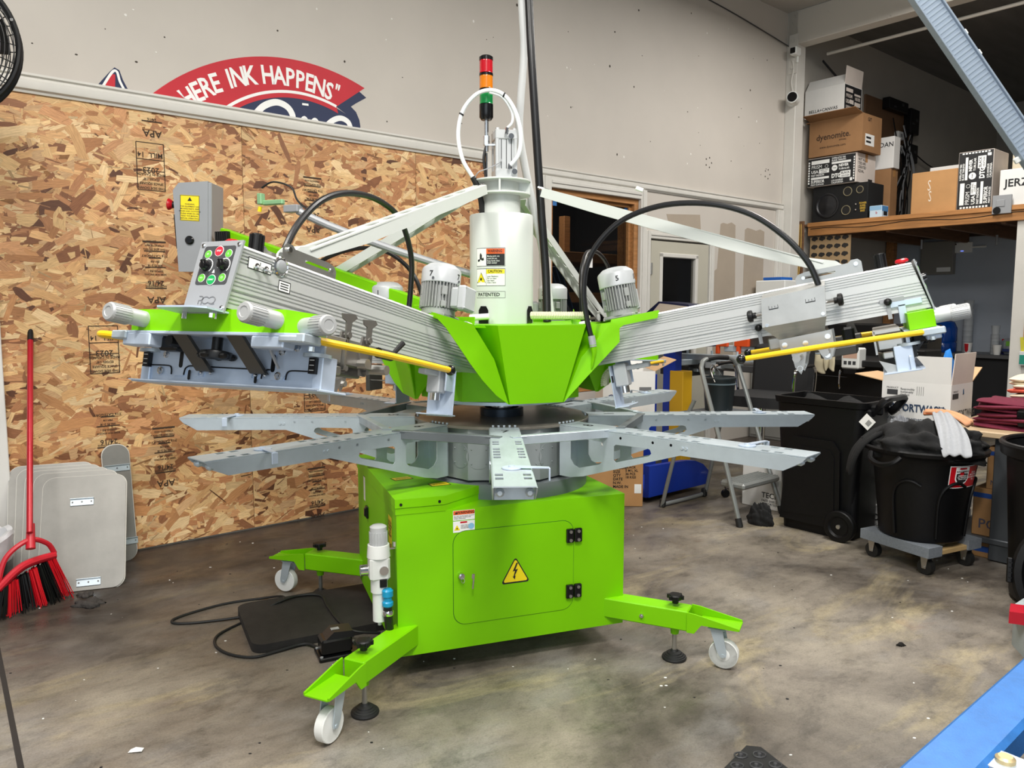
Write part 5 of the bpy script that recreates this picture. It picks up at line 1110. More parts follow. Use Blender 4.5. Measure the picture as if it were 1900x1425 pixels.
m.prism([(-.135, -.15), (.11, -.15), (.095, -.03), (.04, .13), (-.0, .14), (-.135, .0)], .012); m.build('mat_sheet', BLACKR, rm_)
m = MB()
for h in hol:
    cx, cy = sum(p[0] for p in h) / 12, sum(p[1] for p in h) / 12
    if cy < .12 - abs(cx + .01) * 1.0: m.tube([(x, y, .013) for x, y in h], .0028, closed=True, seg=5, sub=1); m.sphere((cx, cy, .012), .008, 8, 4)
m.build('raised_rings', mat('mat_ring_rubber', '#3a3a3c', .6), rm_)
MB().box((0, 0, 0), (.016, 2.6, .001), TR(-1.62, 2.37, .0008) @ RZ(-degrees(atan2(.455, -.607)) - 0 if False else degrees(atan2(-.607, .455)) + 90)).build('trim_14', mat('tarry_joint', '#2b2623', .8), None)['kind'] = 'structure'
# ================================================================ loft with stored cartons
LO = thing('storage_loft', 'timber storage loft with a two board front edge in the right alcove', 'loft', room(5.9, 0, 0))
def lb(mb, u0, u1, w0, w1, z0, z1, b=.003): return mb.box(((u0 + u1) / 2 - 5.9, -(w0 + w1) / 2, (z0 + z1) / 2), (u1 - u0, abs(w1 - w0), z1 - z0), None, b)
WOODY = mat('fir_lumber_long', '#b07a46', .55, 0, .28, 4, .12, 40, stretch=(12, 1, 12))
for z0, z1, u in ((2.135, 2.178, 5.885), (2.045, 2.135, 5.9)): lb(MB(), u, u + .05, .06, 2.9, z0, z1).build('rim_board', WOODY, LO)
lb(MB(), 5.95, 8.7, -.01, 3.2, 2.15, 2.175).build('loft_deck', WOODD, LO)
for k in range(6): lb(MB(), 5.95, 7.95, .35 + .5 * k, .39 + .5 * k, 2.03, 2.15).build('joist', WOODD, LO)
lb(MB(), 7.85, 7.95, .0, .09, 0, 2.1).build('timber_post', WOOD, LO)
lb(MB(), 5.93, 6.05, 1.985, 2.16, 0, 2.05).build('white_post', TRIMP, LO)
MB().tube([(-.02, -w_, 2.105 + .012 * sin(w_ * 7)) for w_ in [.1 + .2 * k for k in range(11)]], .004, seg=6).build('edge_wire', BLACK, LO)
q = MB(); lb(q, 5.87, 5.885, 1.80, 1.95, 2.11, 2.27); q.use(1).cyl((-.03, -1.84, 2.14), (-.04, -1.84, 2.14), .03, seg=14); q.use(0); lb(q, 5.865, 5.875, 1.83, 1.9, 2.17, 2.23); q.build('edge_bracket', [GREYP, BLACK], LO)
for w_ in (.72, 1.45): MB().cyl((1.2, -w_, 1.93), (1.2, -w_, 2.03), .012, seg=8).build('sprinkler_stub', GREYP, LO)
def carton(name, label, M, d, m, flaps=(), prints=(), group=None, tape=True, inner=CARDI, cat='box', openb=False):
    """d = (along face, depth, height); origin at front left bottom, local x along the visible front face, y into depth"""
    T = thing(name, label, cat, M, group); a, b, h = d
    k = MB()
    if openb:
        t = .006
        k.box((a / 2, t / 2, h / 2), (a, t, h)); k.box((a / 2, b - t / 2, h / 2), (a, t, h)); k.box((t / 2, b / 2, h / 2), (t, b - .012, h)); k.box((a - t / 2, b / 2, h / 2), (t, b - .012, h)); k.box((a / 2, b / 2, .003), (a - .012, b - .012, .006))
    else: k.box((a / 2, b / 2, h / 2), d, None, .004)
    k.build('carton_body', m, T)
    if tape and not openb:
        q = MB().box((a / 2, b / 2, h + .0006), (a * .99, .05, .001)); q.box((a + .0006, b / 2, h - .04), (.001, .05, .08)); q.build('tape', TAPE, T)
    for side, ln, ang, fm in flaps:
        f = MB(); ln = float(ln)
        if side == 'f': f.box((a / 2, 0, ln / 2), (a * .98, .005, ln), TR(0, .003, h) @ RX(ang))
        if side == 'b': f.box((a / 2, 0, ln / 2), (a * .98, .005, ln), TR(0, b - .003, h) @ RX(-ang))
        if side == 'l': f.box((0, b / 2, ln / 2), (.005, b * .96, ln), TR(.003, 0, h) @ RY(-ang))
        if side == 'r': f.box((0, b / 2, ln / 2), (.005, b * .96, ln), TR(a - .003, 0, h) @ RY(ang))
        f.build('flap', fm or m, T)
    for face, items, mats in prints:
        q = MB(); A = {'f': RX(90), 'r': TR(a, 0, 0) @ RZ(90) @ RX(90), 'l': TR(0, b, 0) @ RZ(-90) @ RX(90)}[face]
        for k_, it in items:
            q.use(k_)
            if it[0] == 'r': q.box(((it[1] + it[3]) / 2, (it[2] + it[4]) / 2, .0004 + (it[5] if len(it) > 5 else 0)), (abs(it[3] - it[1]), abs(it[4] - it[2]), .0006), A)
            elif it[0] == 't': q.text(it[1], it[4], A @ TR(it[2], it[3], .0016), it[5] if len(it) > 5 else 'CENTER', bold=it[6] if len(it) > 6 else .01, sx=it[7] if len(it) > 7 else 1)
            elif it[0] == 'v': q.text(it[1], it[4], A @ TR(it[2], it[3], .0016) @ RZ(90), 'LEFT', bold=it[5] if len(it) > 5 else .01, sx=it[6] if len(it) > 6 else 1)
            elif it[0] == 'c': q.prism(circ(it[1], it[2], it[3], 20), .0004, A @ TR(0, 0, it[4] if len(it) > 4 else .0008))
        q.build('printing', mats, T, smooth=0)
    return T
def shelf_at(w, z, u=5.9): return room(u, w, z, -90)           # local x -> +w, local y -> +u
def prism_print(W, H):
    """words of the black and white shirt carton (front, landscape)"""
    it = [(0, ('r', .004, .004, W - .004, H - .004))]; s = W / .51
    T_ = lambda t, x, y, z, al='LEFT', bd=.02, sx=1: it.append((1, ('t', t, x * s, y * s, z * s, al, bd, sx)))
    B_ = lambda x0, y0, x1, y1, k=1: it.append((k, ('r', x0 * s, y0 * s, x1 * s, y1 * s, .0004)))
    B_(.04, .225, .235, .262); T_('PRISM', .04, .195, .05, bd=0, sx=.9); it.append((1, ('c', .205 * s, .195 * s, .017 * s))); it.append((0, ('c', .205 * s, .195 * s, .014 * s, .0012)))
    T_('USA', .04, .148, .042, bd=.03); B_(.125, .128, .235, .172); it.append((0, ('t', '100% LNG', .18 * s, .158 * s, .02 * s, 'CENTER', .01))); it.append((0, ('t', 'STAPLE', .18 * s, .138 * s, .018 * s, 'CENTER', .01)))
    T_('FAST FASHION', .04, .112, .026, bd=.03, sx=.82); B_(.04, .072, .235, .094); T_('SUPERIOR', .04, .048, .042, bd=.03, sx=.78); T_('PRINT SURFACES', .04, .018, .022, sx=.85)
    T_('SUPERLATIVE TEES', .26, .262, .022, sx=.8); T_('BLANK TRIBLEND', .26, .240, .022, sx=.85); B_(.26, .205, .46, .226); it.append((1, ('c', .292 * s, .165 * s, .03 * s))); it.append((0, ('t', 'PRIME', .292 * s, .165 * s, .016 * s)))
    it[-1] = (0, ('t', 'PRIME', .292 * s, .165 * s, .014 * s)); T_('NEVER', .335, .182, .036, bd=.04, sx=.95); T_('TUBULAR', .335, .148, .026, bd=.02)
    T_('DTG', .262, .085, .056, bd=.05, sx=.85); B_(.355, .06, .46, .125); it.append((0, ('t', 'BLACK', .407 * s, .105 * s, .032 * s, 'CENTER', .02, .9))); it.append((0, ('t', 'HEATHER', .407 * s, .075 * s, .022 * s, 'CENTER', .01, .9)))
    T_('LOS ANGELES', .262, .04, .022, sx=.9); T_('CALIFORNIA', .262, .018, .022); B_(.455, .02, .48, .05)
    for k in range(9): B_(.008, .03 + k * .026, .024, .047 + k * .026); B_(.488, .03 + k * .026, .50, .047 + k * .026)
    return it
sp_ = thing('loudspeaker', 'big black loudspeaker box at the bottom of the stack on the loft', 'speaker', shelf_at(.09, 2.178, 5.92))
MB().box((.29, .17, .18), (.58, .34, .36), None, .006).build('speaker_cabinet', mat('black_carpet_cover', '#070708', .8, 0, 0, 1, .4, 500), sp_)
m = MB(); A = TR(.165, -.001, .165) @ RX(90); m.lathe([(.125, 0), (.125, .008), (.112, .01), (.10, .002), (.06, -.02 + .025), (.045, .012), (.0, .016)], seg=32, M=A); m.build('woofer', mat('woofer_rubber', '#1a1a1d', .35), sp_)
for x, z, r in ((.375, .285, .043), (.50, .29, .034), (.365, .10, .045)):
    m = MB(); A = TR(x, 0, z) @ RX(90); m.tube([(r * cos(a * pi / 12), r * sin(a * pi / 12), .003) for a in range(24)], .004, closed=True, sub=1, seg=6, M=A); m.build('port_ring', mat('dull_brass', '#9c9276', .4, .4) if 'dull_brass' not in bpy.data.materials else bpy.data.materials['dull_brass'], sp_); MB().prism(circ(x, z, r * .93, 22), .001, RX(90)).build('port_hole', BLACKG, sp_)
m = MB()
for z, t in ((.155, 'POWER'), (.13, 'SUPER'), (.105, 'SERIES'), (.08, 'BASS')): m.text(t, .026, RX(90) @ TR(.535, z, .001), bold=.03, sx=.8)
m.build('gold_lettering', mat('gold_print', '#c9a53c', .4), sp_, smooth=0)
for x, z in ((.468, .15), (.468, .095)): MB().lathe([(.009, 0), (.009, .008), (.006, .012)], (x, 0, z), (0, -1, 0), 12).build('terminal_post', CHROME, sp_)
carton('shirt_carton', 'black carton covered in white words on the loudspeaker', shelf_at(.04, 2.545, 5.89), (.52, .40, .29), CARDG, prints=[('f', prism_print(.51, .285), [BLKPR, WHITE]), ('r', [(0, ('t', 'NOT ALL\nTEES ARE\nCREATED\nEQUAL.', .03, .17, .038, 'LEFT', .01)), (0, ('r', .25, .02, .34, .05))], [BLKPR])])
carton('dye_carton', 'brown carton with a dye works name on the black word carton', shelf_at(.055, 2.842, 5.87), (.56, .40, .36), CARDD, flaps=[('f', .16, 78, CARDD), ('l', .05, 95, CARDD)], prints=[('f', [(0, ('t', 'dyenomite.', .26, .185, .085, 'CENTER', .015, .95)), (0, ('t', 'APPAREL', .36, .135, .02)), (0, ('t', 'www.dyenomite.com', .255, .085, .032))], [mat('brown_ink', '#3f2c20', .7)]),
       ('r', [(0, ('r', .06, .06, .25, .17)), (1, ('r', .08, .125, .18, .145, .0004)), (1, ('r', .08, .085, .18, .105, .0004)), (1, ('t', 'GIT', .14, .31, .05))], [WHITE, INK])], openb=True)
T = carton('open_white_carton', 'white carton with raised flaps on top of the tall carton stack', shelf_at(.01, 3.235, 5.84), (.42, .36, .28), CARDW, flaps=[('f', .13, -35, CARDW), ('r', .17, 4, CARDG), ('b', .17, 8, CARDW)], openb=True,
       prints=[('f', [(0, ('t', 'BELLA+CANVAS', .2, .06, .042, 'CENTER', .01, 1.02)), (0, ('t', 'LOS ANGELES', .2, .03, .018))], [INK]), ('r', [(0, ('r', .004, .004, .35, .274)), (1, ('r', .03, .21, .17, .245, .0004)), (1, ('t', 'PRISM', .03, .17, .05, 'LEFT')), (1, ('t', 'USA', .03, .115, .05, 'LEFT', .03)), (1, ('r', .11, .1, .19, .14, .0004)), (1, ('t', 'SUPERIOR', .03, .06, .04, 'LEFT', .02, .7)), (1, ('r', .03, .02, .2, .036, .0004)), (1, ('r', .2, .19, .33, .21, .0004)), (1, ('t', 'NEVER', .215, .16, .045, 'LEFT', .02, .8)), (1, ('r', .21, .09, .33, .13, .0004)), (1, ('t', 'DTG', .215, .05, .06, 'LEFT', .03, .9))], [BLKPR, CARDG])])
carton('white_label_carton', 'pale carton behind the brown dye carton, letters DAN showing', room(6.40, .38, 2.72, -90), (.31, .14, .32), CARDW, tape=False, prints=[('f', [(0, ('t', 'GILDAN', .185, .24, .066))], [INK])])
carton('rear_brown_carton', 'darker brown carton behind the black word carton on the loft', room(6.40, .30, 2.178, -90), (.37, .16, .54), CARDD)
sf = carton('tissue_box', 'small white and blue box on the loft edge beside the loudspeaker', shelf_at(.70, 2.178, 5.91), (.12, .14, .115), mat('white_blue_box', '#c9dcea', .5), tape=False, prints=[('f', [(0, ('r', .0, .07, .118, .112)), (1, ('t', 'b', .07, .045, .035))], [mat('sky_print', '#8fb8d8', .5), RED]), ('r', [(0, ('r', .005, .06, .135, .11)), (1, ('r', .04, .02, .12, .06))], [mat('blue_print', '#4f86ba', .5), INK])], cat='box')
carton('plain_brown_carton', 'plain brown taped carton in the middle of the loft edge', shelf_at(1.075, 2.178, 5.95), (.40, .36, .385), CARD, prints=[('f', [(0, ('t', 'S', .16, .25, .14, 'CENTER', 0, .5)), (0, ('t', 'S', .17, .15, .14, 'CENTER', 0, .45))], [mat('white_scrawl', '#e3d5c2', .6)])])
carton('white_carton_behind', 'white carton lid showing behind the plain brown carton', room(6.4, 1.05, 2.178, -90), (.5, .3, .49), CARDW)
v = [(k, ('v', it[1], 0, 0, 0)) if False else (k, it) for k, it in prism_print(.51, .285)]
pc = carton('upright_shirt_carton', 'black word carton stood on end next to the plain brown carton', shelf_at(1.49, 2.178, 5.92), (.285, .36, .51), CARDG, tape=False)
q = MB(); A = TR(.285, 0, 0) @ RZ(0) @ RX(90) @ RZ(90)
for k_, it in prism_print(.51, .285):
    q.use(k_)
    if it[0] == 'r': q.box(((it[1] + it[3]) / 2, (it[2] + it[4]) / 2, .0004 + (it[5] if len(it) > 5 else 0)), (abs(it[3] - it[1]), abs(it[4] - it[2]), .0006), A)
    elif it[0] == 't': q.text(it[1], it[4], A @ TR(it[2], it[3], .0016), it[5] if len(it) > 5 else 'CENTER', bold=it[6] if len(it) > 6 else .01, sx=it[7] if len(it) > 7 else 1)
    elif it[0] == 'c': q.prism(circ(it[1], it[2], it[3], 20), .0004, A @ TR(0, 0, it[4] if len(it) > 4 else .0008))
q.build('printing', [BLKPR, WHITE], pc, smooth=0)
carton('lettered_carton', 'white carton printed JER at the right end of the loft', shelf_at(1.835, 2.178, 5.91), (.4, .35, .31), CARDW, prints=[('f', [(0, ('t', 'JERZEES', .04, .19, .092, 'LEFT', .02))], [INK])])
carton('buff_carton', 'pale buff carton standing behind the white JER carton', shelf_at(1.80, 2.178, 6.30), (.36, .3, .50), mat('buff_card', '#d9cdb4', .75, 0, .08, 5))
carton('blue_taped_carton', 'brown carton with blue tape behind the upright word carton', room(6.75, 1.72, 2.178, -90), (.8, .4, .82), CARD, prints=[('f', [(0, ('r', .0, .66, .8, .71))], [mat('blue_tape', '#22405c', .4)])])
carton('wide_white_carton', 'white carton topmost at the right, resting on the blue taped carton', room(6.78, 1.80, 3.0, -90), (.75, .38, .29), CARDW, prints=[('f', [(0, ('t', '|NEXT LEVEL', .16, .17, .075, 'LEFT', 0, .95)), (0, ('c', .11, .175, .035)), (0, ('t', 'apparel - soft goods', .16, .08, .02, 'LEFT'))], [GREYINK])])
# power strips and cables on the alcove wall
pb = tag(rbox(MB(), 7.15, 8.3, -.012, .01, 2.5, 3.72).build('backing_board', mat('brown_hardboard', '#6e5138', .7, 0, .1, 6), None, RA), 'brown hardboard panel on the alcove wall behind the cartons', 'board')
for k, (u, z, du, dz, lb_) in enumerate(((7.8, 3.68, .5, .13, 'black power adapter box, highest of those on the brown board'), (8.25, 3.56, .24, .30, 'tall black power box at the right of the brown board'), (8.24, 3.18, .26, .22, 'lower black power box above the loft cable tangle'))):
    T = thing('power_box', lb_, 'power box', room(u, .01, z), 'black power boxes on the alcove wall'); MB().box((0, -.045, 0), (du, .09, dz), None, .008).build('box_shell', BLACK, T)
    q = MB(); q.box((du * .2, -.091, .02), (.05, .004, .03)); q.box((-du * .2, -.091, -.03), (.06, .004, .02)); q.build('plug_socket', DGREY, T)
for k, (u, z) in enumerate(((7.95, 3.36), (7.95, 3.2))): T = thing('white_adapter', ('upper' if k == 0 else 'lower') + ' white plug adapter between the black power boxes', 'adapter', room(u, .012, z)); MB().box((0, -.03, 0), (.14, .06, .1), None, .01).build('adapter_shell', NYLON, T); MB().box((0, -.061, 0), (.05, .003, .04)).build('adapter_socket', GREYP, T)
tg = thing('cable_tangle', 'tangle of thin black and grey cables hanging on the alcove wall', 'cables', room(7.95, .03, 2.2)); R5 = random.Random(9)
for k in range(16):
    u0 = R5.uniform(-.35, .35); u1 = R5.uniform(-.25, .35)
    MB().tube([(u0, -.06, R5.uniform(.95, 1.5)), ((u0 + u1) / 2 + R5.uniform(-.12, .12), -.1, .8), (u1 + R5.uniform(-.1, .1), -.12, .4), (u1, -.1, R5.uniform(-.01, .1))], .008, seg=5, sub=5).build('cable', BLACK if k % 3 else GREYP, tg)
MB().tube([(.35, -.05, 1.0), (.9, -.03, .9), (1.6, -.02, .88), (2.4, -.02, .95)], .008, seg=5).build('cable', BLACK, tg)
# security cameras on the pillar
for k, (w_, z, lb_) in enumerate(((.11, 3.815, 'small square white camera high on the pillar below the beam'), (.09, 3.36, 'round white bullet camera lower on the pillar'))):
    T = thing('security_camera', lb_, 'camera', room(5.5, w_, z), 'cameras on the pillar'); m = MB()
    if k == 0: m.box((-.05, 0, 0), (.1, .075, .08), None, .012); n = MB().prism(rrect(-.027, -.027, .027, .027, .008, 3), .002, TR(-.1, 0, 0) @ RZ(-90) @ RX(90)); br_ = MB().cyl((0, 0, 0), (-.01, 0, -.1), .012, seg=8)
    else: m.cyl((.0, 0, 0), (-.13, -.05, -.0), .055, seg=20); n = MB().cyl((-.12, -.046, 0), (-.136, -.052, 0), .046, seg=20); br_ = MB().cyl((-.02, .02, 0), (0, .02, .0), .06, seg=16)
    m.build('camera_shell', NYLON, T); n.build('lens', BLACKG, T); br_.build('camera_mount', NYLON, T)
pcab = MB().tube([(5.49, -.06, 3.75), (5.485, -.075, 3.65), (5.488, -.055, 3.55), (5.487, -.07, 3.46), (5.49, -.085, 3.4)], .008, seg=6); tag(pcab.build('camera_cable', TRIMP, None, RA), 'white wire running down the pillar between the two cameras', 'cable')
# below the loft
bd = thing('hat_board', 'brown board with five rows of dark cap shapes under the loft edge', 'board', room(5.955, .06, 1.635, -90))
MB().box((.22, .006, .2), (.44, .008, .40)).build('kraft_board', mat('kraft_board', '#a98d68', .75, 0, .08, 6), bd)
for r in range(5):
    for c in range(5):
        x, z = .05 + c * .083, .045 + r * .083
        P = [(x - .036, z), (x - .025, z + .018), (x - .008, z + .026), (x + .01, z + .022), (x + .026, z + .02), (x + .036, z + .004), (x + .03, z - .008), (x + .016, z - .012), (x + .004, z - .024), (x - .014, z - .018), (x - .03, z - .012)]
        MB().prism(P, .003, TR(0, .002, 0) @ RX(90)).build('cap_shape', mat('dark_cutout', '#2b2724', .7) if 'dark_cutout' not in bpy.data.materials else bpy.data.materials['dark_cutout'], bd)
pw = thing('plywood_offcut', 'brown plywood strip with yellow wires below the loft, left of the cap board', 'plywood', room(5.68, .0, 1.2, -90)); MB().box((.07, .012, .49), (.13, .018, .98), None, .002).build('plywood_strip', WOODD, pw)
for k in range(5): MB().tube([(.03 + .02 * k, -.005, .95), (.02 + .025 * k, -.012, .7), (.05 + .015 * k, -.015, .45), (.03 + .012 * k, -.012, .15)], .0045, seg=5).build('hanging_wire', mat('yellow_wire', '#c9a558', .5) if 'yellow_wire' not in bpy.data.materials else bpy.data.materials['yellow_wire'], pw)
eb = thing('electrical_box', 'grey electrical panel box on the slate wall under the loft', 'electrical box', room(7.95, .40, 1.68, -90)); MB().box((.18, -.04, .19), (.36, .08, .38), None, .004).build('panel_box', mat('putty_grey', '#8a8780', .5), eb); MB().box((.265, -.089, .055), (.15, .003, .05)).build('panel_label', WHITE, eb); MB().box((.18, -.084, .2), (.34, .006, .36), None, .002).build('panel_door', mat('putty_door', '#85827b', .5), eb)
rt = thing('wall_router', 'white network box with a short rod on the slate wall', 'router', room(7.95, .735, 1.92, -90)); MB().box((.1, -.02, .06), (.2, .04, .12), None, .006).build('router_shell', NYLON, rt); MB().cyl((.2, -.02, .06), (.34, -.02, .06), .012, seg=10).build('antenna', NYLON, rt); MB().cyl((.03, -.041, .1), (.03, -.043, .1), .01, seg=10).build('router_lens', INK, rt); MB().box((.1, -.041, .02), (.03, .002, .008)).build('router_light', mat('blue_led', '#6f86ff', .4, emit=1.5), rt)
# counter with cups and water jug
ct = thing('counter', 'dark grey wall counter under the loft holding cups', 'counter', room(7.4, .66, 0)); MB().box((.27, -.75, .775), (.54, 1.5, .04), None, .004).build('counter_top', mat('grey_laminate', '#5b5c5e', .4), ct); MB().box((.3, -.75, .38), (.46, 1.46, .75)).build('counter_cabinet', mat('dark_cabinet', '#16171b', .6), ct)
def cup_stack(w_, u, h, r, n, lb_):
    T = thing('cup_stack', lb_, 'cups', room(u, w_, .795), 'stacks of cups on the counter'); m = MB()
    for k in range(n): z = h * k / n; m.lathe([(r * .8, z), (r, z + .1 * .9), (r * 1.05, z + .094), (r * .95, z + .09)] if k == n - 1 else [(r * .95, z), (r, z + h / n * .9), (r * 1.06, z + h / n)], seg=14)
    m.build('stacked_cups', mat('clear_plastic_cup', '#cfd4d8', .25, trans=.3) if 'clear_plastic_cup' not in bpy.data.materials else bpy.data.materials['clear_plastic_cup'], T, kind='stuff')
cup_stack(1.0, 7.75, .55, .05, 9, 'tall stack of clear cups beside the blue water jug'); cup_stack(1.345, 7.55, .25, .042, 7, 'shorter stack of clear cups at the right of the counter')
T = thing('paper_cup', 'red and white paper cup standing near the counter edge', 'cup', room(7.5, 1.10, .795)); MB().lathe([(.03, 0), (.042, .11), (.044, .115), (.04, .113)], seg=18).build('cup_wall', WHITE, T)
q = MB(); 
for i in range(8): a0, a1 = radians(150 + i * 8), radians(150 + (i + 1) * 8); f = lambda a: .008 + .004 * sin((a - radians(150)) * 5); q.add([(.0335 * cos(a0), .0335 * sin(a0), .012 + .02 * abs(i - 4) / 4), (.0335 * cos(a1), .0335 * sin(a1), .012 + .02 * abs(i - 3) / 4), (.0425 * cos(a1), .0425 * sin(a1), .108), (.0425 * cos(a0), .0425 * sin(a0), .108)], [(0, 1, 2, 3)])
q.build('red_print', RED, T, RZ(-10), recalc=False)
T = thing('paper_cup', 'plain white paper cup between the cup stack and the plastic bag', 'cup', room(7.45, 1.40, .795)); MB().lathe([(.03, 0), (.042, .10), (.044, .105), (.04, .103)], seg=18).build('cup_wall', WHITE, T)
T = thing('water_jug', 'blue water cooler jug on the counter behind the right print head', 'jug', room(7.6, .80, .795)); MB().lathe([(.13, 0), (.14, .02), (.14, .10), (.132, .115), (.14, .13), (.14, .27), (.11, .34), (.03, .37), (.03, .42)], seg=28).build('jug_body', mat('blue_polycarbonate', '#0b4fae', .12, trans=.35), T)
T = thing('cup_bag', 'crinkled clear bag of packed cups at the right end of the counter', 'bag', room(7.6, 1.50, .795)); MB().box((0, 0, .09), (.16, .2, .17), None, .04).build('bag_film', mat('clear_film', '#aeb6bd', .15, 0, .3, 14, .8, 25, trans=.4), T); MB().box((-.082, .0, .12), (.004, .08, .05)).build('bag_label', mat('green_label', '#6fae3a', .5), T); MB().box((-.082, .02, .05), (.004, .1, .03)).build('bag_print', mat('navy_print', '#26356b', .5), T)
T = thing('blue_cup', 'small dark blue cup partly behind the white cup', 'cup', room(7.62, 1.42, .795)); MB().lathe([(.032, 0), (.036, .09), (.03, .14), (.03, .16)], seg=16).build('cup_wall', mat('indigo_plastic', '#2a2f7a', .4), T); MB().lathe([(.031, .14), (.032, .165)], seg=16).build('cup_cap', RED, T)
# ================================================================ background workshop, right of the press
mp = thing('manual_press', 'second printing press with grey arms, blue foot and yellow post behind the step stool', 'printing press', room(2.9, 1.0, 0))
def mpb(m, u0, u1, w0, w1, z0, z1, b=.004): return m.box(((u0 + u1) / 2 - 2.9, -((w0 + w1) / 2 - 1.0), (z0 + z1) / 2), (u1 - u0, abs(w1 - w0), z1 - z0), None, b)
BLUEC = mat('royal_blue_paint', '#12349a', .4)
m = MB().prism([(-.75, .04), (-.12, .04), (-.08, .08), (-.1, .14), (-.16, .19), (-.25, .225), (-.36, .24), (-.75, .25)], .04, TR(0, -.06, 0) @ RX(90)); m.box((-.42, .12, .05), (.66, .4, .03)); m.build('blue_foot', BLUEC, mp)
mpb(MB(), 2.62, 2.78, .52, .64, .05, .80).build('blue_column', BLUEC, mp)
m = MB()
for z in (.73, .66): m.cyl((-.19, .345, z), (-.19, .333, z), .012, seg=10)
mpb(MB(), 3.10, 3.22, .50, .63, .0, .80).build('yellow_post', mat('yellow_post_paint', '#c79a1c', .45), mp)
m.build('column_bolt', STEEL, mp)
for k, (a, b_, z, tk) in enumerate((((3.3, .16), (3.5, 1.20), .90, .05), ((3.5, .30), (3.4, .95), .84, .04), ((3.2, .5), (3.75, .55), .86, .045), ((3.55, .7), (3.8, 1.5), .97, .05))):
    m = MB(); dx, dy = b_[0] - a[0], b_[1] - a[1]; L = hypot(dx, dy); A = TR(a[0] - 2.9, -(a[1] - 1.0), z) @ RZ(degrees(atan2(-dy, dx))); m.box((L / 2, 0, 0), (L, .07, tk), A, .004)
    for t in (.3, .5, .7): m.cyl(A @ Vector((L * t, 0, tk / 2)), A @ Vector((L * t, 0, tk / 2 + .03)), .009, seg=6)
    m.box((L * .55, 0, -.06), (.2, .05, .05), A, .004); m.build('press_arm', GALV if k != 1 else GALVD, mp)
for k, (u, w_, z) in enumerate(((3.5, .62, .985), (3.52, .80, .99), (3.56, .98, .985))):
    m = MB(); mpb(m, u, u + .03, w_, w_ + .13, z, z + .06); mpb(m, u, u + .03, w_ + .02, w_ + .05, z - .06, z + .01); m.build('orange_clamp', mat('orange_paint', '#e2521c', .45) if 'orange_paint' not in bpy.data.materials else bpy.data.materials['orange_paint'], mp)
m = MB(); mpb(m, 3.55, 3.7, .9, 1.25, .99, 1.08); m.build('dark_print_head', STEELD, mp)
m = MB(); mpb(m, 3.35, 3.6, .2, .5, .74, .82); mpb(m, 3.4, 3.7, .45, 1.1, .80, .85); m.build('under_frame', DGREY, mp)
# control cabinet of that press
cc = thing('control_console', 'beige console with a navy side and orange button behind the right print head', 'console', room(3.0, .45, 0, -90) @ Matrix.Diagonal((.9, 1, 1, 1)))
m = MB(); m.use(1).prism([(-.2, 1.0), (.40, 1.0), (.40, 1.19), (.30, 1.32), (-.02, 1.345), (-.17, 1.25), (-.2, 1.22)], .24, TR(0, .27, 0) @ RX(90)); m.use(0).prism([(-.07, 1.0), (.385, 1.0), (.385, 1.185), (.295, 1.305), (.0, 1.33), (-.07, 1.27)], .01, TR(0, .03, 0) @ RX(90)); m.use(2).box((.04, .15, .5), (.13, .08, 1.0)); m.build('console_body', [mat('beige_panel', '#cdbfae', .5), mat('navy_side', '#10163a', .4), BLUEC], cc)
MB().box((.17, .017, 1.15), (.24, .006, .11)).build('console_screen', BLACKG, cc); MB().box((-.13, .02, 1.17), (.05, .03, .06), None, .006).build('orange_switch', ORANGE, cc)
carton('shirt_box', 'white open carton with a raised brown flap behind the press arms', world_at(.60, 5.05, .605, 2), (.345, .36, .275), CARDW, flaps=[('r', .16, 62, CARDI), ('b', .10, 20, CARDW)], openb=True, prints=[('f', [(0, ('t', 'GILDAN', .03, .10, .055, 'LEFT')), (1, ('r', .24, .14, .32, .17)), (1, ('t', 'HEAVY COTTON  5000\nACTIVEWEAR', .04, .05, .02, 'LEFT'))], [mat('navy_text', '#24346a', .6), GREYINK])])
carton('tall_brown_carton', 'tall brown carton with printed list on the floor behind the press base', world_at(.47, 4.96, 0, -3), (.385, .36, .60), CARD, prints=[('f', [(0, ('r', .0, .355, .235, .42)), (1, ('t', '07/24', .16, .385, .06, 'CENTER', .03)), (0, ('r', .25, .37, .34, .42)), (1, ('t', 'P.O.\nITEM\nCOLOR\nSIZE\nQTY\nDATE\nN.W.\nMADE IN', .19, .22, .025, 'LEFT', .02)), (1, ('t', '2410\nBLACK\nS M L XL\n36 PCS\n18 KGS', .27, .24, .022, 'LEFT', .02)), (0, ('r', .33, .09, .375, .15)), (0, ('r', .08, .10, .15, .14))], [WHITE, INK])])
# step stool with bucket
ls = thing('step_stool', 'silver folding step stool with a hoop handle standing behind the press arms', 'step stool', room(2.37, 1.5, 0))
STL = mat('grey_tube_steel', '#8f9290', .38, .45)
m = MB(); u0, u1 = -.21, .21
m.tube([(u0 - .02, -.30, .03), (u0, -.16, .42), (u0 + .01, .0, .86), (u0 + .03, .03, .945), (u0 + .09, .045, .975), (0, .048, .982), (u1 - .09, .045, .975), (u1 - .03, .03, .945), (u1 - .01, .0, .86), (u1, -.16, .42), (u1 + .02, -.30, .03)], .0145, seg=10, sub=6); m.build('front_frame', STL, ls)
m = MB(); m.tube([(u0 + .03, .08, .72), (u0 + .0, .16, .50), (u0 - .02, .27, .05), (u0 - .0, .285, .022), (u0 + .06, .285, .016), (u1 - .06, .285, .016), (u1 - .0, .285, .022), (u1 + .02, .27, .05), (u1, .16, .5), (u1 - .03, .08, .72)], .013, seg=10, sub=6); m.build('rear_frame', STL, ls)
m = MB().tube([(u0 + .1, .046, .976), (0, .049, .983), (u1 - .1, .046, .976)], .0165, seg=10); m.build('handle_grip', BLACKR, ls)
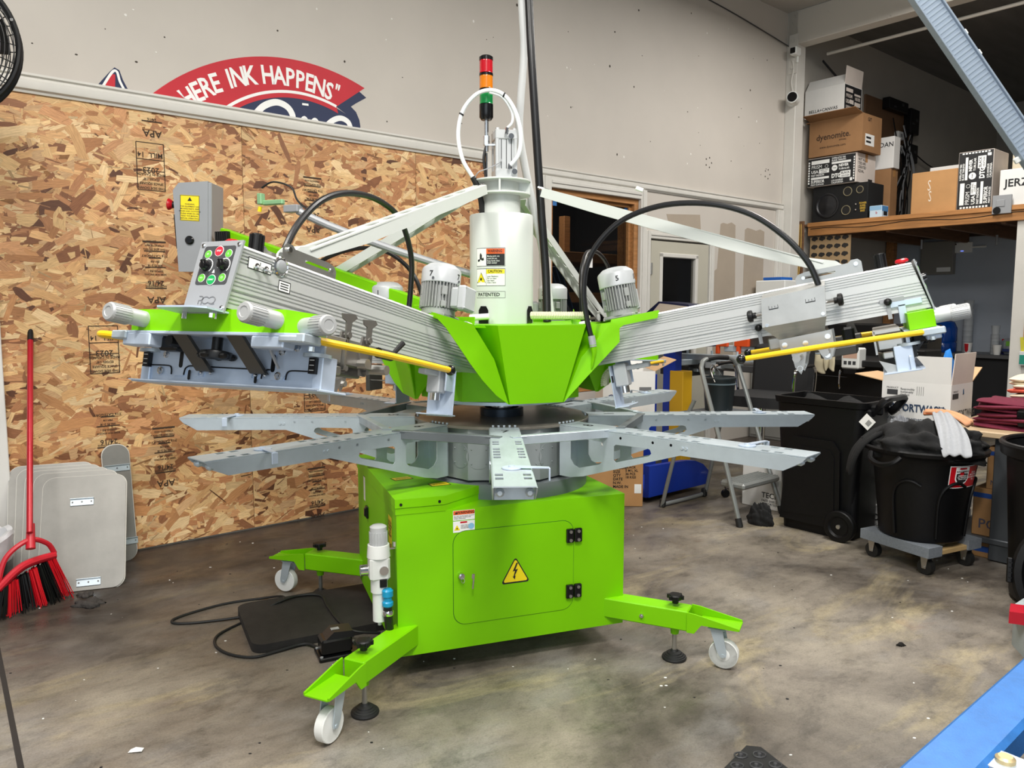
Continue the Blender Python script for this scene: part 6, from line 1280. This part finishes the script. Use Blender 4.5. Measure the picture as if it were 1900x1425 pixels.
m = MB(); m.box((0, .06, .628), (.40, .26, .022), None, .006); m.build('top_tray', mat('stool_tray_grey', '#55585a', .5), ls)
m = MB(); m.box((0, -.22, .232), (.40, .17, .04), None, .012); 
for k in range(7): m.box((0, -.28 + .02 * k, .253), (.36, .008, .004))
m.build('step', STL, ls)
for p in ((u0 - .021, -.302), (u1 + .021, -.302)): MB().cyl((p[0], p[1] - .005, 0), (p[0], p[1] + .01, .05), .02, .019, 12).build('rubber_foot', BLACKR, ls)
for s in (u0 - .012, u1 + .012): MB().box((s, .28, .03), (.036, .036, .06), None, .008).build('rubber_foot', BLACKR, ls)
bk_ = thing('paint_bucket', 'splattered dark bucket standing on the step stool tray', 'bucket', room(2.42, 1.44, .639))
MB().lathe([(.082, 0), (.086, .004), (.102, .20), (.106, .205), (.106, .215), (.099, .218), (.098, .206), (.08, .01)], seg=28).build('bucket_body', mat('splattered_bucket', '#20282b', .45, 0, 0, 14, dirt=('#8d9a9e', .26, .36)), bk_)
MB().lathe([(.1035, .168), (.107, .17), (.107, .176), (.104, .178)], seg=28).build('bucket_rib', mat('bucket_rib_grey', '#56646a', .4), bk_)
MB().tube([(.105 * cos(a), .105 * sin(a) * .5, .19 + .10 * sin(a)) for a in [pi * k / 10 for k in range(11)]], .003, seg=6).build('bail_handle', STEEL, bk_, RZ(20) @ TR(0, 0, 0))
# office chair
ch = thing('office_chair', 'black chair with chrome arm loops beyond the step stool', 'chair', room(2.92, 1.44, 0, 10))
m = MB().prism(rrect(-.25, -.24, .25, .24, .1, 5), .07, TR(0, 0, .42 + .22)); m.build('seat', mat('black_upholstery', '#121214', .75), ch)
MB().box((.27, .0, .88), (.06, .44, .38), RY(6), .028).build('backrest', bpy.data.materials['black_upholstery'], ch)
for s in (-1, 1): MB().tube([(.22, s * .27, .70), (.20, s * .285, .86), (.12, s * .285, .905), (-.12, s * .285, .895), (-.17, s * .28, .86), (-.16, s * .27, .70)], .011, seg=8).build('arm_loop', CHROME, ch); MB().box((.02, s * .285, .908), (.24, .035, .018), None, .006).build('arm_pad', BLACK, ch)
MB().cyl((0, 0, .08), (0, 0, .64), .026, seg=14).build('gas_stem', CHROME, ch)
m = MB().tube([(.17 * cos(2 * pi * k / 16), .17 * sin(2 * pi * k / 16), .30) for k in range(16)], .01, closed=True, sub=2); m.build('foot_ring', CHROME, ch)
for k in range(5):
    a = 2 * pi * k / 5; MB().tube([(0, 0, .10), (.15 * cos(a), .15 * sin(a), .085), (.26 * cos(a), .26 * sin(a), .065)], .016, seg=8).build('base_spoke', CHROME, ch); MB().cyl((.26 * cos(a) - .012 * sin(a), .26 * sin(a) + .012 * cos(a), .027), (.26 * cos(a) + .012 * sin(a), .26 * sin(a) - .012 * cos(a), .027), .027, seg=14).build('wheel', BLACK, ch)
# dark equipment bench below the right print head
bb = thing('black_workbench', 'black equipment bench in the shade under the loft behind the tall bin', 'bench', room(4.2, 1.42, 0))
m = MB(); m.box((.3, 0, .87), (.9, .95, .05), None, .006); m.box((.45, 0, .42), (.6, .90, .84)); m.build('bench_body', mat('black_bench', '#0c0c0d', .5), bb)
m = MB(); m.box((.62, .05, 1.02), (.3, .85, .28), None, .01); m.box((.3, -.35, .93), (.3, .3, .09), None, .01); m.build('bench_machine', BLACK, bb)
m = MB().tube([(-.155, .0, .80), (-.17, .0, .80), (-.17, .0, .68), (-.155, .0, .68)], .007, seg=8, sub=3); m.build('drawer_handle', CHROME, bb)
m = MB().box((-.152, 0, .62), (.008, .86, .004)).box((-.152, .1, .76), (.008, .3, .003)); m.build('drawer_edge', DGREY, bb)
def hanging_cloth(name, label, M, w_, h_, matl, seed, sag=.02, cat='cloth'):
    m = MB(); n, k = 14, 12; R6 = random.Random(seed); ph = R6.uniform(0, 6); vs = []
    for j in range(k + 1):
        for i in range(n + 1):
            t = i / n; s = j / k; vs.append(((t - .5) * w_ * (1 - .25 * s * sin(t * 3 + ph)), -.01 - sag * (sin(t * 9 + ph) * (1 - s * .3) + .4 * sin(t * 17 + 4 * s)), -h_ * s * (1 + .12 * sin(t * 7 + ph))))
    m.add(vs, [(j * (n + 1) + i, j * (n + 1) + i + 1, (j + 1) * (n + 1) + i + 1, (j + 1) * (n + 1) + i) for j in range(k) for i in range(n)])
    o = m.build(name, matl, None, M, smooth=180); md = o.modifiers.new('s', 'SOLIDIFY'); md.thickness = .006; return tag(o, label, cat)
hanging_cloth('cream_rag', 'crumpled cream rag hanging over the front of the black bench', room(4.03, 1.20, .965, -90), .17, .17, mat('cream_cloth', '#d8cdae', .9, 0, .06, 10), 3)
hanging_cloth('cream_rag', 'narrow end of a cream rag hanging right of the wide one', room(4.03, 1.335, .955, -90), .07, .14, bpy.data.materials['cream_cloth'], 8)
T = thing('battery_charger', 'small white printed box on the black bench', 'charger', room(4.0, 1.44, .83, -90)); MB().box((.07, .06, .08), (.14, .12, .16), None, .01).build('charger_body', NYLON, T)
q = MB(); q.use(0).box((.07, -.0006, .105), (.11, .001, .05)); q.use(1)
for k in range(3): q.box((.035 + .035 * k, -.0006, .045), (.024, .001, .028))
q.build('charger_print', [mat('orange_print', '#c9a28c', .6), DGREY], T); MB().box((-.06 + .13, .06, -.02 + .0), (.1, .1, .04)).build('charger_foot', BLACK, T)
T = thing('printer', 'white printer with a blue tray on a cabinet beyond the right print head', 'printer', room(5.0, .03, 1.34, -90)); MB().box((.16, .18, .11), (.32, .36, .22), None, .008).build('printer_body', NYLON, T); MB().box((.17, .12, .235), (.2, .2, .03), None, .004).build('blue_tray', mat('tray_blue', '#1d5fb4', .5), T)
q = MB()
for k in range(5): q.box((.07, -.001, .04 + k * .008), (.05, .002, .004))
q.build('vent_slots', GREYP, T)
T = thing('metal_cabinet', 'grey metal cabinet carrying the white printer', 'cabinet', room(5.0, .0, 0, -90)); MB().box((.2, .2, .67), (.38, .40, 1.34), None, .006).build('cabinet_body', mat('pale_cabinet', '#8d8d8a', .5), T); MB().box((.2, -.003, .66), (.34, .008, 1.26), None, .003).build('cabinet_door', mat('pale_cabinet_door', '#969692', .5), T)
carton('white_floor_carton', 'white carton on the floor between the step stool and the tall bin', room(2.62, 1.50, 0, -90), (.28, .30, .33), CARDW, prints=[('f', [(0, ('t', 'TECH', .21, .09, .05)), (0, ('t', 'FACE SHIELDS\nASSORTED', .21, .045, .02))], [INK])])
bpy_black = mat('black_cotton', '#0d0d0e', .9, 0, .2, 20, .5, 60)
def heap(name, label, M, rx, ry, h, matl, seed, folds=7, base=0.0):
    bm = bmesh.new(); bmesh.ops.create_uvsphere(bm, u_segments=72, v_segments=36, radius=1); R8 = random.Random(seed); ph = [R8.uniform(0, 6.3) for _ in range(8)]
    for v in bm.verts:
        x, y, z = v.co; k = .07 * sin(folds * x + 3 * z + 4 * y + ph[0]) + .06 * sin(folds * 1.3 * y - 5 * z + ph[1]) + .04 * sin(15 * z + 6 * x + ph[2]) + .035 * sin(19 * x - 14 * y + ph[3]) + .022 * sin(31 * y + 22 * z + ph[4])
        k += .07 * abs(sin(5 * x + 9 * y + ph[5])) ** .5 - .05
        v.co = Vector((x * rx * (1 + k), y * ry * (1 + k), max(z, -.35) * h * (1 + 1.6 * k) + base))
    me = bpy.data.meshes.new(name); bm.to_mesh(me); bm.free(); me.materials.append(matl); me.polygons.foreach_set('use_smooth', [True] * len(me.polygons))
    o = bpy.data.objects.new(name, me); COL.objects.link(o); o.matrix_world = M; return tag(o, label, 'garments')
heap('black_cloth', 'small heap of black cloth on the floor left of the tall bin', RA @ TR(2.285, -1.85, .0), .05, .075, .10, bpy_black, 77, 5, .02)
# ---- tall wheeled bin
tbn = thing('wheeled_bin', 'tall square black wheeled bin with handle, left of the round bin', 'bin', room(2.34, 1.93, 0, -90))
def loft_mesh(mb, secs):
    n = len(secs[0]); o = [p for s in secs for p in s]; mb.add(o, [(k * n + i, k * n + (i + 1) % n, (k + 1) * n + (i + 1) % n, (k + 1) * n + i) for k in range(len(secs) - 1) for i in range(n)] + [tuple(range(n))[::-1]])
    return mb
sec = lambda x0, x1, y0, y1, z, r: [(x, y, z) for x, y in rrect(x0, y0, x1, y1, r, 4)]
m = MB(); loft_mesh(m, [sec(.01, .44, .02, .29, .0, .05), sec(-.005, .465, .0, .31, .35, .05), sec(-.03, .50, -.02, .325, .745, .05), sec(-.04, .51, -.03, .335, .75, .05), sec(-.045, .515, -.035, .34, .785, .05), sec(-.02, .49, -.01, .315, .785, .045), sec(.0, .47, .01, .30, .60, .045), sec(.01, .46, .02, .29, .05, .04)]); m.build('bin_body', BINM, tbn)
# raised panel on the front
m = MB().prism([(.02, .06), (.06, .5), (.10, .56), (.34, .555), (.38, .50), (.385, .10), (.36, .06)], .01, TR(0, -.0, 0) @ RX(92.2)); m.prism([(.05, .1), (.085, .46), (.12, .51), (.325, .505), (.35, .47), (.355, .12)], .006, TR(0, -.009, 0) @ RX(92.2)); m.build('front_panel', BINM, tbn)
for x in (.40,): 
    m = MB(); m.use(0).lathe([(.083, -.02), (.088, -.015), (.088, .015), (.083, .02), (.06, .022), (.05, .012), (.015, .014)], (x, -.03, .088), (0, -1, 0), 28); m.lathe([(.083, -.02), (.02, -.02)], (x, -.03, .088), (0, -1, 0), 28); m.use(1).cyl((x, -.045, .088), (x, -.054, .088), .012, seg=12); m.build('wheel', [BINM, STEEL], tbn)
    for a in (20, 140, 260): pass
m = MB(); m.tube([(.50, .05, .71), (.53, .05, .735), (.575, .05, .80), (.58, .17, .805), (.575, .29, .80), (.53, .29, .735), (.50, .29, .71)], .022, seg=8, sub=4, flat=.7); m.box((.50, .03, .70), (.05, .05, .1), None, .01); m.box((.535, .05, .745), (.08, .03, .05), None, .01); m.build('push_handle', BINM, tbn)
m = MB(); m.use(0).box((0, 0, 0), (.065, .001, .065), TR(.515, -.008, .685) @ RY(40)); m.use(1)
for k in range(5): m.box((-.0 + k * .005, -.001, 0.0), (.0025, .001, .03), TR(.515, -.008, .685) @ RY(40))
m.build('bar_code_tag', [WHITE, INK], tbn)
m = MB(); R7 = random.Random(4); n = 14; vs = [(.0 + .46 * i / n, .02 + .27 * j / n, .71 + .02 * sin(i * .9 + j * .5) + R7.uniform(-.006, .006) + .05 * j / n) for j in range(n + 1) for i in range(n + 1)]; m.add(vs, [(j * (n + 1) + i, j * (n + 1) + i + 1, (j + 1) * (n + 1) + i + 1, (j + 1) * (n + 1) + i) for j in range(n) for i in range(n)]); tag(m.build('black_garments', bpy.data.materials['black_cotton'], None, room(2.34, 1.93, 0, -90), smooth=180), 'black garments heaped inside the tall square bin', 'garments')
# ---- stack of white cartons
CWM = lambda u, w_, z, rz=0: room(u, w_, z, -90 + rz)
comf = lambda W: [(0, ('t', 'COMFORTWASH', W * .45, .115, .058, 'CENTER', .035, .78)), (0, ('t', 'Worn the moment of now!', W * .48, .055, .028)), (1, ('t', 'Commemorative Fit', W * .45, .025, .018)), (0, ('c', W * .88, .10, .036)), (2, ('c', W * .88, .10, .031, .0012)), (0, ('r', W * .82, .085, W * .94, .1, .001)), (3, ('r', W * .08, .185, W * .24, .215)), (3, ('t', 'PRODUCT', W * .16, .225, .014)), (3, ('t', 'Responsibly\nSustainably\nCrafted', W * .28, .205, .016, 'LEFT')), (3, ('r', W * .52, .19, W * .525, .24)), (3, ('r', W * .55, .19, W * .555, .24)), (3, ('r', W * .58, .19, W * .585, .24)), (3, ('r', W * .61, .19, W * .615, .24))]
carton('flapped_carton', 'open white carton with upright flaps on top of the stack behind the round bin', CWM(2.70, 2.35, .62), (.37, .30, .26), CARDW, flaps=[('f', .15, 3, CARDW), ('r', .17, 4, CARDG), ('l', .17, 80, CARDI), ('b', .16, 62, CARDI)], openb=True, prints=[('f', comf(.37), [mat('carton_navy', '#33455f', .6), GREYINK, CARDW, DGREY]), ('r', [(0, ('t', 'COMFORTWASH', .02, .09, .06, 'LEFT', .02, .7)), (1, ('r', .02, .18, .1, .21)), (1, ('t', 'PRODUCT', .06, .22, .014)), (0, ('t', 'Worn the\nmoment', .03, .05, .02, 'LEFT'))], [DGREY, DGREY])])
for k, (z, h, lb_) in enumerate(((.42, .20, 'upper closed white carton in the stack behind the round bin'), (.165, .255, 'middle closed white carton in the stack behind the round bin'), (0, .165, 'lowest white carton on the floor behind the round bin'))):
    carton('white_carton', lb_, CWM(2.69 - .025 * k, 2.325 - .012 * k, z), (.42 + .02 * k, .33, h), CARDW, prints=[('f', [(0, ('t', 'COMFORT', .02, h * .55, .055, 'LEFT', .02, .9)), (0, ('t', 'REGULAR FIT', .03, h * .3, .025, 'LEFT'))], [INK])], group='white cartons behind the round bin')
for k, (w_, u) in enumerate(((2.50, 2.83), (2.665, 2.80))): clump('blue_shirt', ('left' if k == 0 else 'right') + ' fold of bright blue shirt showing inside the open white carton', RA @ Vector((u, -w_, .74 + .08 * k)), (.07, .04, .17), mat('bright_blue_cotton', '#1f78c9', .85, 0, .15, 12) if k == 0 else bpy.data.materials['bright_blue_cotton'], 40 + k, 'garment')
# ---- round bin on a dolly
DM = room(2.315, 2.75, 0, 32)
dl = thing('furniture_dolly', 'small dolly with grey carpeted ends under the round bin', 'dolly', room(2.315, 2.75, 0, 76))
m = MB()
CARP = mat('grey_carpet', '#7d848c', .95, 0, .12, 90, 1, 260)
for s in (-1, 1): MB().prism([(-.195, -.05), (-.12, -.05), (-.07, -.03), (.07, -.03), (.12, -.05), (.195, -.05), (.195, .05), (-.195, .05)], .05, TR(0, s * .15, .095)).build('carpeted_end', CARP, dl)
for s in (-1, 1): MB().box((s * .155, 0, .108), (.06, .29, .024), None, .002).build('wood_rail', mat('pale_plywood', '#cfae78', .6, 0, .15, 6) if 'pale_plywood' not in bpy.data.materials else bpy.data.materials['pale_plywood'], dl)
for sx in (-1, 1):
    for sy in (-1, 1):
        q = MB(); x, y = sx * .15, sy * .15; q.use(0).cyl((x, y + .012 - .028, .038), (x, y + .016, .038), .038, seg=20); q.use(1).box((x, y, .091), (.06, .05, .006))
        for t in (-1, 1): q.prism([(x - .02, .09), (x + .02, .09), (x + .01, .03), (x - .01, .03)], .003, TR(0, y + t * .02, 0) @ RX(90))
        q.cyl((x, y - .024, .038), (x, y + .024, .038), .006, seg=8); q.build('dolly_caster', [BLACKR, STEEL], dl)
rb_ = thing('round_bin', 'round black bin with a red and white label, full of black garments, on a dolly', 'bin', room(2.315, 2.75, .145))
prof = [(.185, 0), (.195, .01), (.205, .12), (.225, .30), (.24, .40), (.268, .43), (.285, .438), (.29, .455), (.278, .462), (.262, .452), (.235, .40), (.18, .015)]
MB().lathe(prof, seg=48).build('bin_body', BINM, rb_)
def cyl_patch(mb, a0, a1, zfun, k, e, poly=None):
    pass
def binr(z): 
    for (r0, z0), (r1, z1) in zip(prof[1:5], prof[2:6]):
        if z0 <= z <= z1: return r0 + (r1 - r0) * (z - z0) / (z1 - z0)
    return .2
def on_bin(P, e): return [((binr(z) + e) * cos(a), (binr(z) + e) * sin(a), z) for a, z in P]
def wrap_fill(mb, a0, a1, z0, z1, e, k):
    mb.use(k); n = 10; zz = [z0, (z0 + z1) / 2, z1]
    for i in range(n):
        for j in range(2): mb.add(on_bin([(a0 + (a1 - a0) * i / n, zz[j]), (a0 + (a1 - a0) * (i + 1) / n, zz[j]), (a0 + (a1 - a0) * (i + 1) / n, zz[j + 1]), (a0 + (a1 - a0) * i / n, zz[j + 1])], e), [(0, 1, 2, 3)])
camdir = radians(-90 - 40 - 0 + 8)
c0 = radians(197 + 22)
q = MB(); LA = c0 + .55
wrap_fill(q, LA - .36, LA + .42, .287, .398, .002, 0); wrap_fill(q, LA - .345, LA + .405, .291, .394, .003, 1)
sh = [(LA - .27, 0.392), (LA + .12, 0.392), (LA + .12, 0.335), (LA + .06, 0.320), (LA - .075, 0.305), (LA - .21, 0.320), (LA - .27, 0.335)]
q.use(0).add(on_bin([(LA - .24, 0.392), (LA - .075, 0.395), (LA + .09, 0.392), (LA + .09, 0.332), (LA + .045, 0.314), (LA - .075, 0.298), (LA - .195, 0.314), (LA - .24, 0.332)], .0042), [tuple(range(8))]); q.use(2).add(on_bin([(LA - .215, 0.360), (LA + .065, 0.360), (LA + .065, 0.335), (LA + .03, 0.321), (LA - .075, 0.306), (LA - .18, 0.321), (LA - .215, 0.335)], .005), [tuple(range(7))])
wrap_fill(q, LA - .16, LA + .01, .381, .389, .0055, 1)
def btext(t, size, a0, z, e, k, sx=1, bold=.02):
    o = len(q.v); q.use(k).text(t, size, None, 'CENTER', bold=bold, sx=sx)
    for i in range(o, len(q.v)):
        x, y, _ = q.v[i]; a = a0 + x / .235; r = binr(z + y) + e; q.v[i] = (r * cos(a), r * sin(a), z + y)
btext('ROUGHNECK', .0125, LA - .075, .370, .0058, 2, .9, .03); btext('HEAVY DUTY\nALL WEATHER\nTRASH CAN', .0085, LA - .075, .341, .0062, 0); btext('32 GAL\nBIG & WIDE\nGO ANYWHERE\n121 L', .012, LA + .25, .345, .005, 0, .9)
q.build('bin_label', [WHITE, RED, INK], rb_, smooth=0, recalc=False)
for k, (a, zs) in enumerate(((c0 - .6, 0), (c0 + .35, 0), (c0 + 1.25, 0))):
    P = [(a - .30, .03), (a - .32, .20), (a - .25, .27), (a - .08, .305), (a + .10, .31), (a + .27, .29)]
    q = MB().tube(on_bin(P, .004), .008, seg=8, sub=5); q.build('moulded_rib', BINM, rb_)
for a in (c0 - .95, c0 + 2.2):
    q = MB().tube([((.29) * cos(a - .3), .29 * sin(a - .3), .43), (.31 * cos(a - .2), .31 * sin(a - .2), .40), (.315 * cos(a), .315 * sin(a), .385), (.31 * cos(a + .2), .31 * sin(a + .2), .40), (.29 * cos(a + .3), .29 * sin(a + .3), .43)], .014, seg=8); q.build('bin_handle', BINM, rb_)
# garments heaped in the round bin
BM_ = room(2.315, 2.75, .145)
heap('black_shirt_heap', 'rumpled black shirts heaped in the round bin', BM_ @ TR(.0, -.01, .455), .262, .265, .12, bpy.data.materials['black_cotton'], 31)
def drape(name, label, pts, wid, matl, th=.008, cat='garment'):
    """soft strip of cloth along points (local to the bin)"""
    m = MB(); n = len(pts); k = 8; vs = []
    for i, (p, wv) in enumerate(zip(pts, wid)):
        p = Vector(p); wv = Vector(wv)
        for j in range(k + 1): t = j / k - .5; vs.append(tuple(p + wv * t + Vector((0, 0, .012 * sin(j * 2.1 + i * .9) - .05 * t * t))))
    m.add(vs, [(i * (k + 1) + j, i * (k + 1) + j + 1, (i + 1) * (k + 1) + j + 1, (i + 1) * (k + 1) + j) for i in range(n - 1) for j in range(k)])
    o = m.build(name, matl, None, BM_, smooth=180); md = o.modifiers.new('sub', 'SUBSURF'); md.levels = md.render_levels = 2; md2 = o.modifiers.new('s', 'SOLIDIFY'); md2.thickness = th; return tag(o, label, cat)
drape('grey_shirt_sleeve', 'light grey shirt draped over the black shirts in the round bin', [(.10, -.03, .625), (.02, -.07, .635), (-.07, -.13, .61), (-.145, -.185, .56), (-.19, -.215, .505), (-.215, -.235, .468)], [(.04, -.07, 0), (.05, -.08, 0), (.055, -.095, 0), (.06, -.105, 0), (.06, -.11, 0), (.055, -.11, 0)], mat('heather_grey_cotton', '#a3a5a9', .9, 0, .06, 80, .3, 200))
drape('black_sleeve', 'long black sleeve hanging over the left side of the round bin', [(-.05, .14, .56), (-.11, .20, .53), (-.155, .25, .48), (-.185, .28, .42), (-.195, .295, .35), (-.195, .30, .30)], [(.10, .08, 0), (.10, .08, 0), (.09, .07, 0), (.08, .06, 0), (.07, .05, 0), (.05, .04, 0)], bpy.data.materials['black_cotton'], .02)
drape('peach_shirt', 'peach coloured shirt edge at the top of the black heap', [(.14, .06, .62), (.15, -.02, .632), (.14, -.10, .62), (.12, -.17, .59)], [(.07, .0, .0)] * 4, mat('peach_cotton', '#d79a72', .9, 0, .1, 20), .02)
heap('grey_shirt', 'mid grey shirt bundle at the back left of the black heap', BM_ @ TR(.03, .14, .525), .05, .05, .06, mat('mid_grey_cotton', '#77797e', .9, 0, .1, 40), 55, 5)
# ---- work table with folded shirts
wt = thing('work_table', 'tan topped work table with a lower shelf at the right edge', 'table', room(2.55, 2.70, 0, -90))
MB().box((.55, .35, .66), (1.1, .75, .03), None, .004).build('table_top', mat('tan_laminate', '#c3aa88', .45, 0, .05, 4), wt)
for x, y in ((.28, .05), (1.05, .05), (.28, .65)): MB().box((x + .05, y, .325), (.10, .03, .64), None, .004).build('table_leg', mat('table_steel', '#565a5f', .45, .3) if 'table_steel' not in bpy.data.materials else bpy.data.materials['table_steel'], wt)
MB().box((.55, .35, .105), (1.0, .65, .03), None, .004).build('lower_shelf', bpy.data.materials['table_steel'], wt)
MB().box((.1, .02, .635), (.75, .03, .05), None, .003).build('table_apron', BLACK, wt) if False else None
CARDS = mat('darker_kraft', '#a57b4e', .75, 0, .1, 5)  # kraft brown a little darker than the plain cardboard
for k, (x, z, h, lb_) in enumerate(((.19, .12, .25, 'brown carton marked PO standing on the lower table shelf'), (.245, .37, .22, 'brown blue taped carton on top of the PO carton'))):
    carton('roll_carton', lb_, room(2.60, 2.70 + x, z, -90), (.20, .3, h), CARDS, tape=False, prints=[('f', [(0, ('r', .0, h * .80, .2, h * .9)), (1, ('t', 'POLY', .03, h * .25, .07, 'LEFT') if k == 0 else ('t', 'NO', .02, .035, .035, 'LEFT'))], [mat('blue_band', '#234a92', .5) if k == 0 else bpy.data.materials['blue_band'], mat('kraft_ink', '#4b4a5a', .6) if k == 0 else bpy.data.materials['kraft_ink']])])
carton('floor_carton', 'low brown carton with a blue band under the table shelf', room(2.62, 2.86, 0, -90), (.5, .3, .085), CARDS, tape=False, prints=[('f', [(0, ('r', 0, .03, .5, .06))], [bpy.data.materials['blue_band']])])
def folded(name, label, M, w_, d_, h_, matl, seed, group):
    R9 = random.Random(seed); bm = bmesh.new(); bmesh.ops.create_cube(bm, size=1); bmesh.ops.subdivide_edges(bm, edges=bm.edges, cuts=7, use_grid_fill=True)
    ph = [R9.uniform(0, 6) for _ in range(4)]
    for v in bm.verts:
        x, y, z = v.co; e = max(abs(x), abs(y)) * 2; s = 1 - .10 * (abs(z) * 2) ** 2
        v.co = Vector((x * w_ * s + .006 * sin(9 * y + ph[0]), y * d_ * s + .008 * sin(8 * x + ph[1]), (z + .5) * h_ * (1 - .25 * e ** 4 * (1 if z > 0 else .3)) + .007 * sin(6 * x + 4 * y + ph[2])))
    me = bpy.data.meshes.new(name); bm.to_mesh(me); bm.free(); me.materials.append(matl); me.polygons.foreach_set('use_smooth', [True] * len(me.polygons))
    o = bpy.data.objects.new(name, me); COL.objects.link(o); o.matrix_world = M; return tag(o, label, 'shirt', group)
MAR = mat('maroon_cotton', '#6b1c33', .9, 0, .12, 30, .4, 120); CRM = mat('cream_cotton', '#e4d6bb', .9, 0, .06, 20, .4, 100)
R10 = random.Random(3)
for k in range(7): folded('maroon_shirt', 'folded maroon shirt, ' + ('lowest', 'second from the bottom', 'third from the bottom', 'middle one', 'fifth from the bottom', 'second from the top', 'topmost')[k] + ' of the maroon pile on the table', room(2.80 + R10.uniform(-.012, .012), 3.05 + R10.uniform(-.02, .02), .676 + k * .021, R10.uniform(-7, 7)), .30, .42, .024, MAR, 60 + k, 'maroon shirts on the table')
for k in range(5): folded('cream_shirt', 'folded cream shirt, ' + ('lowest', 'second', 'middle', 'fourth', 'topmost')[k] + ' of the cream pile behind the maroon shirts', room(2.98 + R10.uniform(-.01, .01), 3.12 + R10.uniform(-.02, .02), .826 + k * .023, R10.uniform(-10, 10)), .30, .36, .026, CRM if k != 1 else mat('coral_cotton', '#d9604a', .9, 0, .1, 20), 80 + k, 'cream shirts on the table')
for k in range(4): folded('sand_shirt', 'folded sand shirt carrying the cream pile, ' + ('lowest', 'second', 'third', 'uppermost')[k] + ' of four', room(3.12, 3.15, .676 + k * .0375, R10.uniform(-4, 4)), .3, .36, .04, CRM, 90 + k, 'sand shirts under the cream pile')
T = thing('strap_buckle', 'black strap buckle lying on the maroon pile', 'buckle', room(2.655, 3.07, .70, -90)); MB().box((0, 0, .045), (.03, .012, .09), None, .003).build('strap', BLACK, T); MB().box((0, -.008, .06), (.04, .01, .04), None, .004).build('buckle', BLACKG, T)
# post side papers
T = thing('file_holder', 'wall file holder with green and yellow folders on the white post', 'file holder', room(5.93, 2.08, .80, -90)); MB().box((.08, -.03, .06), (.16, .06, .12), None, .003).build('holder_tray', mat('white_tray', '#d9dadb', .4), T)
for k, c in enumerate(('#c9c23a', '#d8902e', '#c94a2c', '#e3ddc6')): MB().box((.03 + .035 * k, -.03, .17), (.028, .004, .14), RY(-6)).build('folder', mat('folder_' + str(k), c, .6), T)
MB().box((.08, -.062, .05), (.15, .003, .08)).build('green_card', mat('teal_card', '#1f8a76', .6), T)
o = MB().prism([(0, .0), (.10, .06), (.2, .0), (.2, .2), (.0, .2)], .005, RX(90)).build('cardboard_piece', CARD, None, room(5.92, 2.09, 1.02, -90)); tag(o, 'brown cardboard piece pinned to the white post above the files', 'cardboard')
# ---- right edge: another bin, leaning lid, grey crate with red latch, blue rail
rb2 = thing('edge_bin', 'black bin cut off by the right edge beside the work table', 'bin', room(2.22, 3.45, 0)); MB().lathe([(.235, 0), (.25, .02), (.29, .64), (.315, .655), (.32, .70), (.305, .705), (.285, .65), (.23, .03)], seg=40).build('bin_body', BINM, rb2); MB().tube([(.31 * cos(2 * pi * k / 24), .31 * sin(2 * pi * k / 24), .70) for k in range(24)], .014, closed=True, sub=2).build('bin_rim', BINM, rb2)
rl = thing('bin_lid', 'black bin lid standing on edge at the right picture edge', 'lid', room(1.79, 3.58, .245) @ RZ(-70) @ RX(76))
MB().lathe([(.245, -.03), (.25, 0), (.24, .012), (.215, .016), (.205, -.002), (.19, -.004), (.18, .01), (0, .012)], seg=44).build('lid_disc', BINM, rl)
m = MB()
for k in range(4): m.box((-.252, -.03 + .02 * k, -.008), (.012, .004, .03))
m.box((-.255, 0, -.0), (.02, .10, .014), None, .004); m.build('lid_latch', BINM, rl)
gc = thing('grey_crate', 'pale grey plastic crate with a red corner latch at the right edge', 'crate', world_at(2.13, 2.70, 0, -14))
m = MB(); m.prism([(-.20, -.2), (.3, -.2), (.3, .2), (-.17, .2), (-.23, .12), (-.23, -.14)], .16, TR(0, 0, .0)); m.box((.06, .0, .22), (.40, .34, .14), None, .03); m.build('crate_body', mat('pale_grey_plastic', '#a7b0b2', .45), gc)
MB().prism([(-.075, -.035), (.02, -.05), (.055, .04), (-.04, .055)], .045, TR(-.215, .03, .13) @ RX(0)).build('red_latch', mat('red_latch', '#b4142a', .3), gc)
br2 = thing('blue_rail', 'bright blue painted steel rail crossing the bottom right corner close to the camera', 'rail', world_at(1.1, 1.535, 0, 40.4))
m = MB(); m.box((.0, 0, .59), (2.0, .086, .06), TR(0, -.043, 0), .008); m.build('rail_beam', BLUEM, br2)
for x in (-.9, .95): MB().box((x, -.043, .28), (.06, .06, .56), None, .004).build('rail_leg', BLUEM, br2)
MB().box((.1, -.40, .50), (1.7, .6, .02)).build('dark_under_plate', BLACKG, br2)  # black plate added to stand for the dark area inside the rail
m = MB(); m.use(0).prism(rrect(0, -.03, .22, .03, .02, 4), .008, TR(-.545, -.07, .606) @ RZ(-93)); m.use(1).lathe([(.014, 0), (.014, .006), (.01, .009)], (-.545, -.098, .614), seg=14); m.build('bolted_bracket', [GALV, mat('brass_bolt', '#c9b489', .35, .6)], br2)
m = MB(); m.box((-.56, -.18, .575), (.05, .2, .05), None, .008); m.build('bracket_block', mat('dark_navy_steel', '#13234d', .4), br2)
